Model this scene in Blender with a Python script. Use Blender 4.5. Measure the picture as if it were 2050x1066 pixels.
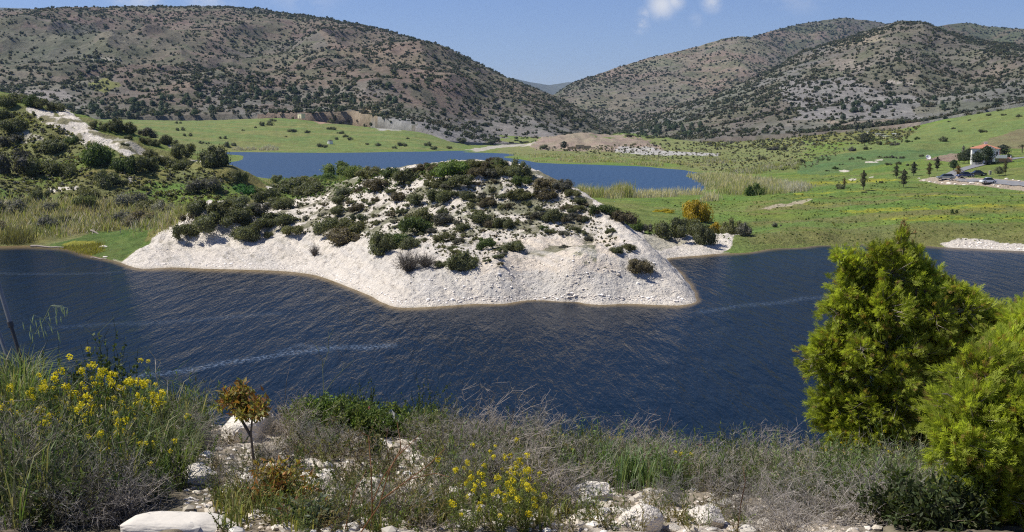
import bpy, math, numpy as np
from mathutils import Vector, Matrix
R = math.radians
rng = np.random.default_rng(7)
scene = bpy.context.scene
for _o in list(bpy.data.objects): bpy.data.objects.remove(_o, do_unlink=True)
COL = scene.collection

# ------------------------------------------------------------------ camera
EYE = 20.0
PITCH = 7.33
FPX = 2200.0                                    # focal length in pixels of a 2050 px wide picture
cd = bpy.data.cameras.new("camera"); cam = bpy.data.objects.new("camera", cd); COL.objects.link(cam)
cam.location = (0, 0, EYE); cam.rotation_euler = (R(90 - PITCH), 0, 0)
cd.sensor_width = 36.0; cd.lens = 36.0 * FPX / 2050.0
cd.clip_start = 0.1; cd.clip_end = 40000
scene.camera = cam

# ------------------------------------------------------------------ light
SUN_DIR = Vector((-0.90, 0.16, 0)).normalized()
SUN_EL = 54.0
world = bpy.data.worlds.new("World"); scene.world = world; world.use_nodes = True
nt = world.node_tree; nt.nodes.clear()
def nnode(nt, t, **kw):
    n = nt.nodes.new(t)
    for k, v in kw.items(): setattr(n, k, v)
    return n
wo = nnode(nt, 'ShaderNodeOutputWorld'); bg = nnode(nt, 'ShaderNodeBackground')
sky = nnode(nt, 'ShaderNodeTexSky', sky_type='NISHITA')
sky.sun_disc = False; sky.sun_elevation = R(SUN_EL); sky.sun_rotation = math.atan2(SUN_DIR.x, SUN_DIR.y)
sky.altitude = 200; sky.air_density = 1.0; sky.dust_density = 0.1; sky.ozone_density = 4.5
SKY_STRENGTH = 0.067
bg.inputs['Strength'].default_value = SKY_STRENGTH
# thin clouds as part of the sky dome: soft noise around a few directions
tc = nnode(nt, 'ShaderNodeTexCoord')
def cloud_dir(px, py):
    s = (533 - py) / FPX; p = R(PITCH)
    return Vector(((px - 1025) / FPX, math.cos(p) + s * math.sin(p), -math.sin(p) + s * math.cos(p))).normalized()
wn = nnode(nt, 'ShaderNodeTexNoise'); wn.inputs['Scale'].default_value = 34; wn.inputs['Detail'].default_value = 7; wn.inputs['Roughness'].default_value = .62
mp = nnode(nt, 'ShaderNodeMapping'); mp.inputs['Scale'].default_value = (1, 1, 1.7)
nt.links.new(tc.outputs['Generated'], mp.inputs['Vector']); nt.links.new(mp.outputs[0], wn.inputs['Vector'])
acc = None
for (px, py, rad, k) in ((1325, 10, .0125, 1.0), (1350, 0, .009, .9), (1282, 50, .0075, .8), (1290, 28, .006, .5), (1426, 4, .009, .7), (1393, 42, .006, .3), (290, 0, .016, .65), (400, 4, .012, .5), (420, -6, .02, .5), (1600, -60, .03, .6), (600, -80, .04, .5), (245, -4, .012, .4)):
    d = nnode(nt, 'ShaderNodeVectorMath', operation='DISTANCE'); d.inputs[1].default_value = cloud_dir(px, py)
    nt.links.new(tc.outputs['Generated'], d.inputs[0])
    mr = nnode(nt, 'ShaderNodeMapRange', interpolation_type='SMOOTHSTEP'); mr.inputs['From Min'].default_value = 0; mr.inputs['From Max'].default_value = rad * 1.5
    mr.inputs['To Min'].default_value = k; mr.inputs['To Max'].default_value = 0
    nt.links.new(d.outputs['Value'], mr.inputs['Value'])
    if acc is None: acc = mr.outputs[0]
    else:
        m = nnode(nt, 'ShaderNodeMath', operation='MAXIMUM'); nt.links.new(acc, m.inputs[0]); nt.links.new(mr.outputs[0], m.inputs[1]); acc = m.outputs[0]
m1 = nnode(nt, 'ShaderNodeMapRange', interpolation_type='SMOOTHSTEP'); m1.inputs['From Min'].default_value = .34; m1.inputs['From Max'].default_value = .58
nt.links.new(wn.outputs['Fac'], m1.inputs['Value'])
m2 = nnode(nt, 'ShaderNodeMath', operation='MULTIPLY'); nt.links.new(acc, m2.inputs[0]); nt.links.new(m1.outputs[0], m2.inputs[1])
m3 = nnode(nt, 'ShaderNodeMath', operation='MULTIPLY', use_clamp=True); nt.links.new(m2.outputs[0], m3.inputs[0]); m3.inputs[1].default_value = .95
mx = nnode(nt, 'ShaderNodeMix', data_type='RGBA'); nt.links.new(m3.outputs[0], mx.inputs['Factor'])
tint = nnode(nt, 'ShaderNodeVectorMath', operation='MULTIPLY'); tint.inputs[1].default_value = (.92, .92, 1.22)
nt.links.new(sky.outputs[0], tint.inputs[0]); nt.links.new(tint.outputs[0], mx.inputs['A'])
mx.inputs['B'].default_value = (9.0, 9.2, 9.8, 1)
nt.links.new(mx.outputs['Result'], bg.inputs['Color']); nt.links.new(bg.outputs[0], wo.inputs[0])
sl = bpy.data.lights.new("sun", 'SUN'); sun = bpy.data.objects.new("sun", sl); COL.objects.link(sun)
sl.energy = 4.9; sl.angle = R(0.53); sl.color = (1.0, 0.955, 0.88)
sd = Vector((SUN_DIR.x * math.cos(R(SUN_EL)), SUN_DIR.y * math.cos(R(SUN_EL)), math.sin(R(SUN_EL))))
sun.rotation_euler = sd.to_track_quat('Z', 'Y').to_euler(); sun.location = sd * 60
scene.view_settings.view_transform = 'Standard'; scene.view_settings.look = 'None'
scene.view_settings.exposure = 0.32; scene.view_settings.gamma = 1.0
scene.cycles.max_bounces = 6; scene.cycles.transparent_max_bounces = 8; scene.cycles.volume_bounces = 0
scene.cycles.use_denoising = False; scene.cycles.filter_width = 1.15

# ------------------------------------------------------------------ pixel <-> world
_p = R(PITCH); CP, SP = math.cos(_p), math.sin(_p)
def ray(px, py):
    s = (533 - np.asarray(py, float)) / FPX
    dx = (np.asarray(px, float) - 1025) / FPX; dy = CP + s * SP; dz = -SP + s * CP
    return dx / dy, dz / dy                      # per metre of forward distance
def at_d(px, py, d):
    a, b = ray(px, py); return (a * d, d, EYE + b * d)
def at_z(px, py, z):
    a, b = ray(px, py); d = (z - EYE) / b; return (a * d, d, z)
def project(x, y, z):
    z = z - EYE
    fw = y * CP - z * SP; up = y * SP + z * CP
    return 1025 + FPX * x / fw, 533 - FPX * up / fw

# ------------------------------------------------------------------ noise
def _hash(i, j, s):
    h = (i.astype(np.int64) * 374761393 + j.astype(np.int64) * 668265263 + s * 1274126177) & 0x7fffffff
    h = ((h ^ (h >> 13)) * 1274126177) & 0x7fffffff
    return ((h ^ (h >> 16)) & 0xffff) / 65535.0
def vnoise(x, y, s=0):
    x = np.asarray(x, float); y = np.asarray(y, float)
    i = np.floor(x); j = np.floor(y); fx = x - i; fy = y - j
    fx = fx * fx * (3 - 2 * fx); fy = fy * fy * (3 - 2 * fy)
    a = _hash(i, j, s); b = _hash(i + 1, j, s); c = _hash(i, j + 1, s); d = _hash(i + 1, j + 1, s)
    return (a * (1 - fx) + b * fx) * (1 - fy) + (c * (1 - fx) + d * fx) * fy
def fbm(x, y, s=0, o=4, g=.5):
    t = 0; a = 1; n = 0
    for k in range(o):
        t = t + a * vnoise(x * 2 ** k, y * 2 ** k, s + k * 17); n += a; a *= g
    return t / n
def ridged(x, y, s=0, o=4, g=.5):
    t = 0; a = 1; n = 0
    for k in range(o):
        t = t + a * (1 - np.abs(2 * vnoise(x * 2 ** k, y * 2 ** k, s + k * 17) - 1)); n += a; a *= g
    return t / n
def sstep(a, b, x):
    t = np.clip((x - a) / (b - a), 0, 1); return t * t * (3 - 2 * t)
def in_poly(px, py, poly):
    r = np.zeros(np.shape(px), bool); n = len(poly)
    for i in range(n):
        x0, y0 = poly[i]; x1, y1 = poly[(i + 1) % n]
        if y0 == y1: continue
        c = (y0 > py) != (y1 > py)
        r ^= c & (px < (x1 - x0) * (py - y0) / (y1 - y0) + x0)
    return r

# ------------------------------------------------------------------ mesh helpers
def tag(o, label=None, cat=None, group=None, kind=None):
    for k, v in (('label', label), ('category', cat), ('group', group), ('kind', kind)):
        if v: o[k] = v
    return o
def mesh_data(name, v, f, mats=(), mi=None, smooth=False, tone=None, col=None):
    me = bpy.data.meshes.new(name)
    v = np.asarray(v, np.float32)
    fl = f if isinstance(f, list) else [f]
    if isinstance(f, list) and not isinstance(f[0], np.ndarray): fl = [np.array([q for q in f if len(q) == k], np.int32) for k in sorted({len(q) for q in f})]
    fl = [np.asarray(q, np.int32) for q in fl if len(q)]
    nl = sum(q.size for q in fl); nf = sum(len(q) for q in fl)
    me.vertices.add(len(v)); me.vertices.foreach_set('co', v.ravel())
    me.loops.add(nl); me.loops.foreach_set('vertex_index', np.concatenate([q.ravel() for q in fl]))
    me.polygons.add(nf)
    tot = np.concatenate([np.full(len(q), q.shape[1], np.int32) for q in fl])
    st = np.concatenate([[0], np.cumsum(tot)[:-1]]).astype(np.int32)
    me.polygons.foreach_set('loop_start', st); me.polygons.foreach_set('loop_total', tot)
    if mi is not None: me.polygons.foreach_set('material_index', np.asarray(mi, np.int32))
    me.polygons.foreach_set('use_smooth', np.full(nf, smooth))
    for m in mats: me.materials.append(m)
    if tone is not None:
        a = me.attributes.new('tone', 'FLOAT', 'POINT' if len(tone) == len(v) else 'FACE'); a.data.foreach_set('value', np.asarray(tone, np.float32))
    if col is not None:
        for nm, c in col.items():
            dom = 'POINT' if len(c) == len(v) else 'FACE'
            if c.ndim == 1:
                a = me.attributes.new(nm, 'FLOAT', dom); a.data.foreach_set('value', c.astype(np.float32))
            else:
                a = me.attributes.new(nm, 'FLOAT_COLOR', dom)
                c4 = np.ones((len(c), 4), np.float32); c4[:, :c.shape[1]] = c; a.data.foreach_set('color', c4.ravel())
    me.update(calc_edges=True)
    return me
def put(name, me, parent=None, loc=(0, 0, 0), rz=0.0, sc=1.0):
    o = bpy.data.objects.new(name, me); COL.objects.link(o); o.location = loc; o.rotation_euler = (0, 0, rz)
    o.scale = (sc, sc, sc) if np.isscalar(sc) else sc
    if parent is not None: o.parent = parent
    return o
def empty(name, loc, rz=0.0):
    o = bpy.data.objects.new(name, None); COL.objects.link(o); o.location = loc; o.rotation_euler = (0, 0, rz); o.empty_display_size = .3
    return o
def grid_faces(nr, nc):
    i = np.arange(nr - 1)[:, None] * nc + np.arange(nc - 1)[None, :]
    return np.stack([i, i + 1, i + nc + 1, i + nc], -1).reshape(-1, 4)

# ------------------------------------------------------------------ materials
def new_mat(name, rough=.9, spec=.2):
    m = bpy.data.materials.new(name); m.use_nodes = True
    b = m.node_tree.nodes['Principled BSDF']; b.inputs['Roughness'].default_value = rough; b.inputs['Specular IOR Level'].default_value = spec
    return m, m.node_tree, b
def simple(name, c, rough=.8, spec=.3, metal=0, var=0.0, scale=3.0, bump=0.0, coat=0):
    m, t, b = new_mat(name, rough, spec); b.inputs['Base Color'].default_value = (*c, 1); b.inputs['Metallic'].default_value = metal
    b.inputs['Coat Weight'].default_value = coat
    if var or bump:
        tc = nnode(t, 'ShaderNodeTexCoord'); n = nnode(t, 'ShaderNodeTexNoise'); n.inputs['Scale'].default_value = scale; n.inputs['Detail'].default_value = 6
        t.links.new(tc.outputs['Object'], n.inputs['Vector'])
        if var:
            x = nnode(t, 'ShaderNodeMix', data_type='RGBA'); t.links.new(n.outputs['Fac'], x.inputs['Factor'])
            x.inputs['A'].default_value = (*[q * (1 - var) for q in c], 1); x.inputs['B'].default_value = (*[min(1, q * (1 + var)) for q in c], 1)
            t.links.new(x.outputs['Result'], b.inputs['Base Color'])
        if bump:
            bp = nnode(t, 'ShaderNodeBump'); bp.inputs['Strength'].default_value = 1; bp.inputs['Distance'].default_value = bump
            t.links.new(n.outputs['Fac'], bp.inputs['Height']); t.links.new(bp.outputs[0], b.inputs['Normal'])
    return m
def leaf_mat(name, src, trans=.35):
    """foliage: colour comes from the object's own colour or from a colour attribute, varied leaf by leaf"""
    m, t, b = new_mat(name, .62, .25)
    if src == 'object': c = nnode(t, 'ShaderNodeObjectInfo').outputs['Color']
    else: c = nnode(t, 'ShaderNodeAttribute', attribute_name='col').outputs['Color']
    tn = nnode(t, 'ShaderNodeAttribute', attribute_name='tone')
    mr = nnode(t, 'ShaderNodeMapRange'); mr.inputs['To Min'].default_value = .55; mr.inputs['To Max'].default_value = 1.55
    t.links.new(tn.outputs['Fac'], mr.inputs['Value'])
    vm = nnode(t, 'ShaderNodeVectorMath', operation='SCALE'); t.links.new(c, vm.inputs[0]); t.links.new(mr.outputs[0], vm.inputs['Scale'])
    t.links.new(vm.outputs[0], b.inputs['Base Color'])
    if trans:
        tr = nnode(t, 'ShaderNodeBsdfTranslucent'); vs = nnode(t, 'ShaderNodeVectorMath', operation='MULTIPLY'); vs.inputs[1].default_value = (1.25, 1.3, .6)
        t.links.new(vm.outputs[0], vs.inputs[0]); t.links.new(vs.outputs[0], tr.inputs['Color'])
        mixs = nnode(t, 'ShaderNodeMixShader'); mixs.inputs[0].default_value = trans
        t.links.new(b.outputs[0], mixs.inputs[1]); t.links.new(tr.outputs[0], mixs.inputs[2])
        t.links.new(mixs.outputs[0], t.nodes['Material Output'].inputs['Surface'])
    return m
LEAF = leaf_mat('leaf', 'object'); LEAFA = leaf_mat('leaf_mass', 'attr'); TWIGA = leaf_mat('dry_stem', 'attr', 0)
BARK = simple('bark', (.16, .13, .10), .9, .1, var=.4, scale=14, bump=.01)

def ground_mat(name, rocky):
    """one land material: colours come from the 'ground' attribute (what grows or lies there), broken up by noise at several scales"""
    m, t, b = new_mat(name, .95, .12)
    at = nnode(t, 'ShaderNodeAttribute', attribute_name='ground'); rk = nnode(t, 'ShaderNodeAttribute', attribute_name='chalk')
    geo = nnode(t, 'ShaderNodeNewGeometry')
    def noise(sc, det=6, rough=.6, dim='3D'):
        n = nnode(t, 'ShaderNodeTexNoise'); n.inputs['Scale'].default_value = sc; n.inputs['Detail'].default_value = det; n.inputs['Roughness'].default_value = rough
        t.links.new(geo.outputs['Position'], n.inputs['Vector']); return n.outputs['Fac']
    def ramp(src, lo, hi, a, bb):
        r = nnode(t, 'ShaderNodeMapRange'); r.inputs['From Min'].default_value = lo; r.inputs['From Max'].default_value = hi; r.inputs['To Min'].default_value = a; r.inputs['To Max'].default_value = bb
        t.links.new(src, r.inputs['Value']); return r.outputs[0]
    def mul(a, bb):
        x = nnode(t, 'ShaderNodeMath', operation='MULTIPLY'); t.links.new(a, x.inputs[0])
        if hasattr(bb, 'links'): t.links.new(bb, x.inputs[1])
        else: x.inputs[1].default_value = bb
        return x.outputs[0]
    v = mul(ramp(noise(rocky[0], 8, .7), .3, .7, .68, 1.32), ramp(noise(rocky[1], 4), .3, .7, .82, 1.18))
    sc = nnode(t, 'ShaderNodeVectorMath', operation='SCALE'); t.links.new(at.outputs['Color'], sc.inputs[0]); t.links.new(v, sc.inputs['Scale'])
    # hue drift: straw to green
    hv = nnode(t, 'ShaderNodeHueSaturation'); t.links.new(sc.outputs[0], hv.inputs['Color']); t.links.new(ramp(noise(rocky[1] * .4, 3), .3, .7, .475, .525), hv.inputs['Hue'])
    # chalk keeps its own paler, tighter variation
    vc = mul(ramp(noise(rocky[2], 9, .72), .3, .7, .84, 1.12), ramp(noise(rocky[2] * .13, 4), .35, .65, .88, 1.04))
    s2 = nnode(t, 'ShaderNodeVectorMath', operation='SCALE'); t.links.new(at.outputs['Color'], s2.inputs[0]); t.links.new(vc, s2.inputs['Scale'])
    mx = nnode(t, 'ShaderNodeMix', data_type='RGBA'); t.links.new(rk.outputs['Fac'], mx.inputs['Factor']); t.links.new(hv.outputs[0], mx.inputs['A']); t.links.new(s2.outputs[0], mx.inputs['B'])
    t.links.new(mx.outputs['Result'], b.inputs['Base Color'])
    bp = nnode(t, 'ShaderNodeBump'); bp.inputs['Strength'].default_value = 1; bp.inputs['Distance'].default_value = rocky[3]
    t.links.new(noise(rocky[2] * .8, 8, .68), bp.inputs['Height']); t.links.new(bp.outputs[0], b.inputs['Normal'])
    return m
# ================================================================== THE LAND
GROUND = ground_mat('land', (1.1, .16, 1.9, .75))
HILLM = ground_mat('hillside', (.10, .016, .16, 3.0))

# ---- shore land: thin-plate surface through surveyed points, in (x/y, ln y) coordinates
PTS = []
def Z(px, py, z): x, y, z = at_z(px, py, z); PTS.append((x / y, math.log(y), z))
def D(px, py, d): x, y, z = at_d(px, py, d); PTS.append((x / y, math.log(y), z))
def X(px, d, z): a, _ = ray(px, 300); PTS.append((float(a), math.log(d), z))
FRONT_SHORE = [(-250, 493), (-120, 493), (0, 493), (60, 492), (130, 497), (180, 511), (235, 524), (262, 534), (330, 536), (400, 538), (480, 540), (560, 543), (610, 548), (650, 557), (690, 572), (730, 588), (760, 604), (785, 614), (830, 616), (900, 612), (960, 608), (1040, 603), (1150, 604), (1250, 608), (1330, 611), (1375, 610), (1397, 603)]
for q in FRONT_SHORE: Z(*q, 0)
for q in FRONT_SHORE[:-1]: x, y, _ = at_z(q[0], q[1] + 9, 0); PTS.append((x / y, math.log(y), -.55))
for px, d in ((1398, 127), (1390, 133), (1372, 142), (1350, 152), (1330, 161)): X(px, d, 0)
for px, d in ((1408, 129), (1400, 136), (1384, 145), (1362, 154)): X(px, d, -.6)
RSH = [(1330, 518), (1400, 512), (1445, 508), (1470, 507), (1530, 500), (1560, 497), (1640, 491), (1720, 489), (1800, 489), (1850, 492), (1890, 495), (1950, 498), (2050, 503), (2200, 508), (2350, 510)]
for q in RSH: Z(*q, 0)
for q in RSH[1:]: x, y, _ = at_z(q[0], q[1] + 6, 0); PTS.append((x / y, math.log(y), -.5))
for q in [(1330, 505), (1400, 495), (1445, 492), (1500, 492), (1560, 487), (1640, 482), (1720, 480), (1800, 479), (1900, 483), (1950, 484), (2050, 489)]: Z(*q, .7)
for px in range(-250, 2400, 260): X(px, 95, -3.5); X(px, 78, -4.5)
for px in (1450, 1600, 1800, 2000, 2250): X(px, 125, -3); X(px, 150, -2)
for px in (0, 200): X(px, 150, -2.5)
# peninsula front slope
for q in [(330, 505), (420, 505), (520, 512), (600, 515), (680, 535), (760, 560), (840, 580), (960, 580), (1100, 575), (1250, 580), (1340, 580)]: Z(*q, 1.25 if q[0] > 700 else .9)
for q in [(320, 480, 1.6), (400, 480, 2.0), (520, 480, 2.2), (640, 485, 2.6), (760, 510, 3.2), (860, 540, 3.0), (1000, 540, 3.2), (1150, 540, 3.4), (1240, 545, 3.0), (1300, 550, 2.6)]: Z(*q)
for q in [(400, 440, 162+13), (520, 440, 176), (640, 440, 172), (760, 450, 160), (880, 480, 146), (1000, 480, 144), (1120, 480, 143), (1200, 490, 142)]: D(*q)
for q in [(520, 415, 190), (640, 400, 186), (760, 400, 170), (880, 410, 160), (1000, 410, 156), (1100, 420, 153), (1170, 440, 150)]: D(*q)
for q in [(600, 398, 200), (640, 380, 197), (700, 365, 186), (800, 357, 174), (900, 345, 168), (980, 340, 165), (1040, 348, 163), (1100, 370, 160), (1150, 387, 157), (1200, 416, 153), (1240, 446, 149), (1290, 484, 144), (1330, 522, 138), (1370, 563, 131)]: D(*q)
for px, d, z in [(1290, 158, 2.2), (1290, 175, 2.4), (1340, 175, 1.4), (1400, 180, 1.6), (1330, 200, 2.6), (1250, 170, 4.2), (1200, 185, 4.5), (1200, 230, 3), (1250, 250, 2.2), (1150, 190, 6), (1100, 200, 6), (980, 205, 7), (980, 280, 2), (800, 220, 7), (800, 330, 2), (700, 250, 6), (700, 330, 2.5), (1100, 290, 1.2), (1200, 300, .8), (900, 340, .8)]: X(px, d, z)
# isthmus and left bank
for q in [(620, 398, 6.0), (620, 375, 3), (560, 405, 3.6), (560, 378, 2.4), (480, 430, 3), (480, 400, 4), (480, 372, 6), (400, 440, 2.2), (0, 440, 2), (200, 440, 2), (330, 440, 2), (-200, 440, 2), (0, 470, .9), (130, 478, .7), (220, 480, .9), (220, 500, .5), (270, 490, 1.2), (0, 400, 5), (200, 400, 5), (350, 400, 4), (-200, 400, 6), (0, 350, 9), (200, 350, 9), (350, 350, 8), (-200, 350, 10), (0, 300, 14), (120, 300, 14), (200, 310, 13)]: Z(*q)
for q in [(0, 250, 280), (60, 217, 295), (0, 188, 310), (-200, 150, 330), (140, 237, 290), (200, 252, 287), (250, 268, 285), (330, 302, 280), (400, 327, 272), (470, 348, 257), (520, 364, 268), (548, 380, 270), (100, 260, 275), (200, 290, 268), (280, 320, 262), (360, 350, 250)]: D(*q)
for px, d, z in [(-200, 430, 22), (0, 420, 16), (150, 400, 11), (300, 380, 7), (400, 360, 5), (470, 330, 4), (520, 330, 2.6), (0, 600, 8), (200, 600, 6), (400, 600, 2.5), (400, 480, 2.2), (300, 750, 5), (-200, 700, 12), (420, 750, 1.2)]: X(px, d, z)
# far lake shores
FARL = [(455, 305), (600, 306), (700, 306), (790, 304.5), (880, 303), (930, 302), (960, 306), (1010, 314), (1045, 320)]
for q in FARL: Z(*q, 0)
for q in FARL[1:7]: Z(q[0], q[1] - 3.4, 1.0)
for px in (520, 650, 780, 900, 980): Z(px, 313, -.8)
for q in [(1075, 326), (1140, 329), (1235, 332), (1330, 338), (1385, 344), (1412, 350), (1375, 353), (1400, 360), (1428, 374), (1400, 386), (1340, 390), (1270, 392), (1200, 391), (1130, 389), (455, 326), (470, 338), (500, 348), (530, 357), (560, 361), (600, 357), (650, 353), (700, 352), (800, 358), (900, 372), (1000, 385)]: Z(*q, 0)
for q in [(1140, 334), (1235, 337), (1320, 343), (1350, 351), (1370, 365), (1390, 376), (1330, 383), (1200, 384), (1130, 380), (560, 354), (500, 341), (620, 349), (480, 330), (1000, 372), (800, 345)]: Z(*q, -.7)
for q in [(600, 320), (700, 330), (850, 330), (1000, 335), (1150, 355), (1250, 365), (900, 350)]: Z(*q, -2)
for q in [(1100, 316, 1.), (1200, 321, .7), (1300, 326, .8), (1150, 323, .45), (1400, 330, 1.2), (1440, 352, 1), (1445, 362, .8), (1300, 397, .7), (1200, 397, .7), (1450, 378, 1), (1090, 322, .4), (1230, 327, .5)]: Z(*q)
for q in [(1000, 298, 1.), (1100, 300, 1.5), (1200, 304, 1.2), (1300, 304, 2), (1400, 318, 2), (1500, 300, 3), (1500, 285, 5), (1300, 288, 3.5), (1400, 290, 4), (1100, 290, 2.5), (1450, 332, 1.5)]: Z(*q)
for q in [(260, 241, 980), (450, 250, 960), (450, 290, 830), (650, 290, 860), (650, 262, 930), (850, 268, 950), (850, 292, 860), (560, 238, 1010), (720, 255, 1010), (0, 240, 1000), (930, 290, 950)]: D(*q)
for q in [(1085, 287, 900), (1115, 279, 920), (1150, 273, 940), (1185, 271, 950), (1215, 276, 950), (1260, 276, 950), (1300, 284, 930), (1330, 292, 900)]: D(*q)
for px in (1100, 1180, 1260): X(px, 1080, 6); Z(px, 299, 1.3)
# right plain and green slopes
for q in [(1450, 470, .8), (1500, 460, 1), (1700, 460, 1.5), (2000, 460, 2), (2250, 460, 2.5), (1450, 420, 1.4), (1560, 400, 2.5), (1700, 400, 3), (1850, 400, 3.8), (2000, 400, 4), (2250, 400, 5), (1550, 360, 2), (1600, 350, 2), (1750, 350, 4), (1760, 375, 4.2), (1890, 362, 5), (1990, 374, 4.6), (2050, 380, 4.2), (2250, 380, 6), (1940, 342, 7), (1985, 328, 8), (2050, 318, 9), (2100, 340, 8), (2030, 345, 7), (1900, 300, 9), (1850, 290, 11), (1700, 320, 6), (1600, 310, 4.5)]: Z(*q)
for q in [(1700, 290, 650), (1700, 265, 850), (1850, 265, 650), (1985, 285, 480), (1950, 238, 620), (2050, 215, 650), (2250, 190, 650), (1600, 275, 900), (2200, 280, 460), (1780, 262, 780), (1890, 240, 700)]: D(*q)
for px, d, z in [(2050, 820, 27), (2250, 820, 38), (1950, 800, 20)]: X(px, d, z)
for px in range(-300, 2500, 280): X(px, 1250, 16 if px < 900 or px > 1500 else 8); X(px, 1500, 15 if px < 900 or px > 1500 else 10)
P = np.array(PTS); KU = 1.6
def tps_fit(P, lam):
    n = len(P); a = P[:, 0] * KU; b = P[:, 1]
    r2 = (a[:, None] - a[None]) ** 2 + (b[:, None] - b[None]) ** 2
    K = .5 * r2 * np.log(r2 + 1e-12); K[np.diag_indices(n)] = lam
    A = np.zeros((n + 3, n + 3)); A[:n, :n] = K; A[:n, n] = 1; A[:n, n + 1] = a; A[:n, n + 2] = b; A[n:, :n] = A[:n, n:].T
    return np.linalg.solve(A, np.concatenate([P[:, 2], [0, 0, 0]]))
def tps_eval(P, w, u, v):
    a = P[:, 0] * KU; b = P[:, 1]; out = np.empty(u.size); U = u.ravel() * KU; V = v.ravel()
    for s in range(0, U.size, 20000):
        e = slice(s, s + 20000)
        r2 = (U[e, None] - a) ** 2 + (V[e, None] - b) ** 2
        out[e] = (.5 * r2 * np.log(r2 + 1e-12)) @ w[:-3] + w[-3] + w[-2] * U[e] + w[-1] * V[e]
    return out.reshape(u.shape)
W = tps_fit(P, 2e-5)
gu = np.linspace(-.60, .60, 921)
gv = np.concatenate([np.linspace(math.log(70), math.log(100), 40, endpoint=False), np.linspace(math.log(100), math.log(420), 460, endpoint=False), np.linspace(math.log(420), math.log(1500), 250)])
# coarse evaluation then refine (the surface is smooth)
cu = np.linspace(-.60, .60, 181); cv = np.linspace(gv[0], gv[-1], 261)
CZ = tps_eval(P, W, *np.meshgrid(cu, cv))
def bilin(G, us, vs, u, v):
    fu = np.clip((u - us[0]) / (us[1] - us[0]), 0, len(us) - 1.001); fv = np.clip((v - vs[0]) / (vs[1] - vs[0]), 0, len(vs) - 1.001)
    i = fu.astype(int); j = fv.astype(int); fu = fu - i; fv = fv - j
    return (G[j, i] * (1 - fu) + G[j, i + 1] * fu) * (1 - fv) + (G[j + 1, i] * (1 - fu) + G[j + 1, i + 1] * fu) * fv
U, V = np.meshgrid(gu, gv)
ZB = bilin(CZ, cu, cv, U, V)
Y = np.exp(V); XX = U * Y
PX, PY = project(XX, Y, ZB)

# what lies where (traced regions, ragged by noise)
jx = (fbm(XX * .12, Y * .12, 3, 4) - .5) * 34; jy = (fbm(XX * .12, Y * .12, 9, 4) - .5) * 20
QX, QY = PX + jx, PY + jy
def zone(poly, dmin=0, dmax=1e9, jit=1.0): return in_poly(PX + jx * jit, PY + jy * jit, poly) & (Y > dmin) & (Y < dmax)
big = fbm(XX * .02, Y * .02, 21, 4); mid = fbm(XX * .11, Y * .11, 31, 4); fine = fbm(XX * .55, Y * .55, 41, 4)
stripe = fbm(XX * .015, Y * .09, 51, 4)
def C(*c): return np.array(c, float)
def lay(col, mask, c, k=1.0):
    w = (mask.astype(float) * k)[..., None]; return col * (1 - w) + c * w
GREEN, LUSH, OLIVE, STRAW, YEL = C(.142, .205, .042), C(.105, .160, .038), C(.16, .155, .062), C(.25, .22, .10), C(.36, .34, .03)
CHALKC, BEIGE, PINK, GREYR, BROWN = C(.75, .68, .58), C(.70, .59, .46), C(.30, .22, .19), C(.26, .25, .23), C(.20, .145, .105)
col = np.broadcast_to(GREEN, U.shape + (3,)).copy()
col = lay(col, sstep(.42, .62, big), OLIVE * 1.15, .38)
col = lay(col, sstep(.55, .70, mid), LUSH, .6)
col = lay(col, sstep(.56, .68, stripe), STRAW * .9, .32)
chalk = np.zeros(U.shape)
# far left field
m = zone([(200, 225), (460, 228), (700, 250), (900, 265), (935, 302), (440, 308), (180, 308)], 600)
col = lay(col, m, C(.150, .190, .058)); col = lay(col, m & (stripe > .55), C(.22, .21, .08), .5)
# meadow yellow bands on the right
yb = sstep(.52, .62, fbm(XX * .02, Y * .16 + XX * .02, 61, 3)) * sstep(.40, .55, fine + .1)
m = zone([(1560, 360), (1640, 345), (2100, 385), (2300, 400), (2300, 470), (1900, 465), (1600, 410)], 170, 420)
col = lay(col, m * yb, YEL, .55)
col = lay(col, zone([(1500, 395), (1800, 380), (2300, 420), (2300, 500), (1500, 490)], 150) * sstep(.5, .62, stripe), C(.17, .15, .06), .45)
# upper golf-green strips
col = lay(col, zone([(1600, 330), (1640, 315), (1760, 300), (1900, 290), (1950, 300), (1800, 325), (1650, 352), (1600, 352)], 330, 800, .4), C(.105, .165, .058), .9)
col = lay(col, zone([(1680, 300), (1990, 215), (2300, 180), (2300, 300), (1980, 300), (1900, 300)], 440, 900, .4), C(.150, .190, .060), .9)
col = lay(col, zone([(1960, 290), (2000, 270), (2060, 255), (2300, 250), (2300, 300), (2050, 300)], 400, 800, .5), C(.19, .155, .09), .75)
col = lay(col, zone([(1845, 322), (1900, 308), (1928, 306), (1925, 320), (1900, 325)], 330, 800, .3), C(.25, .19, .14), .95)
col = lay(col, zone([(1560, 262), (1800, 255), (1850, 270), (1780, 292), (1600, 280)], 650, 1300), C(.17, .16, .055), .7)
# olive, marshy ground between far lake and hills
col = lay(col, zone([(1000, 280), (1600, 275), (1620, 300), (1560, 345), (1430, 345), (1300, 318), (1000, 312)], 450), C(.20, .20, .085), .65)
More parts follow.
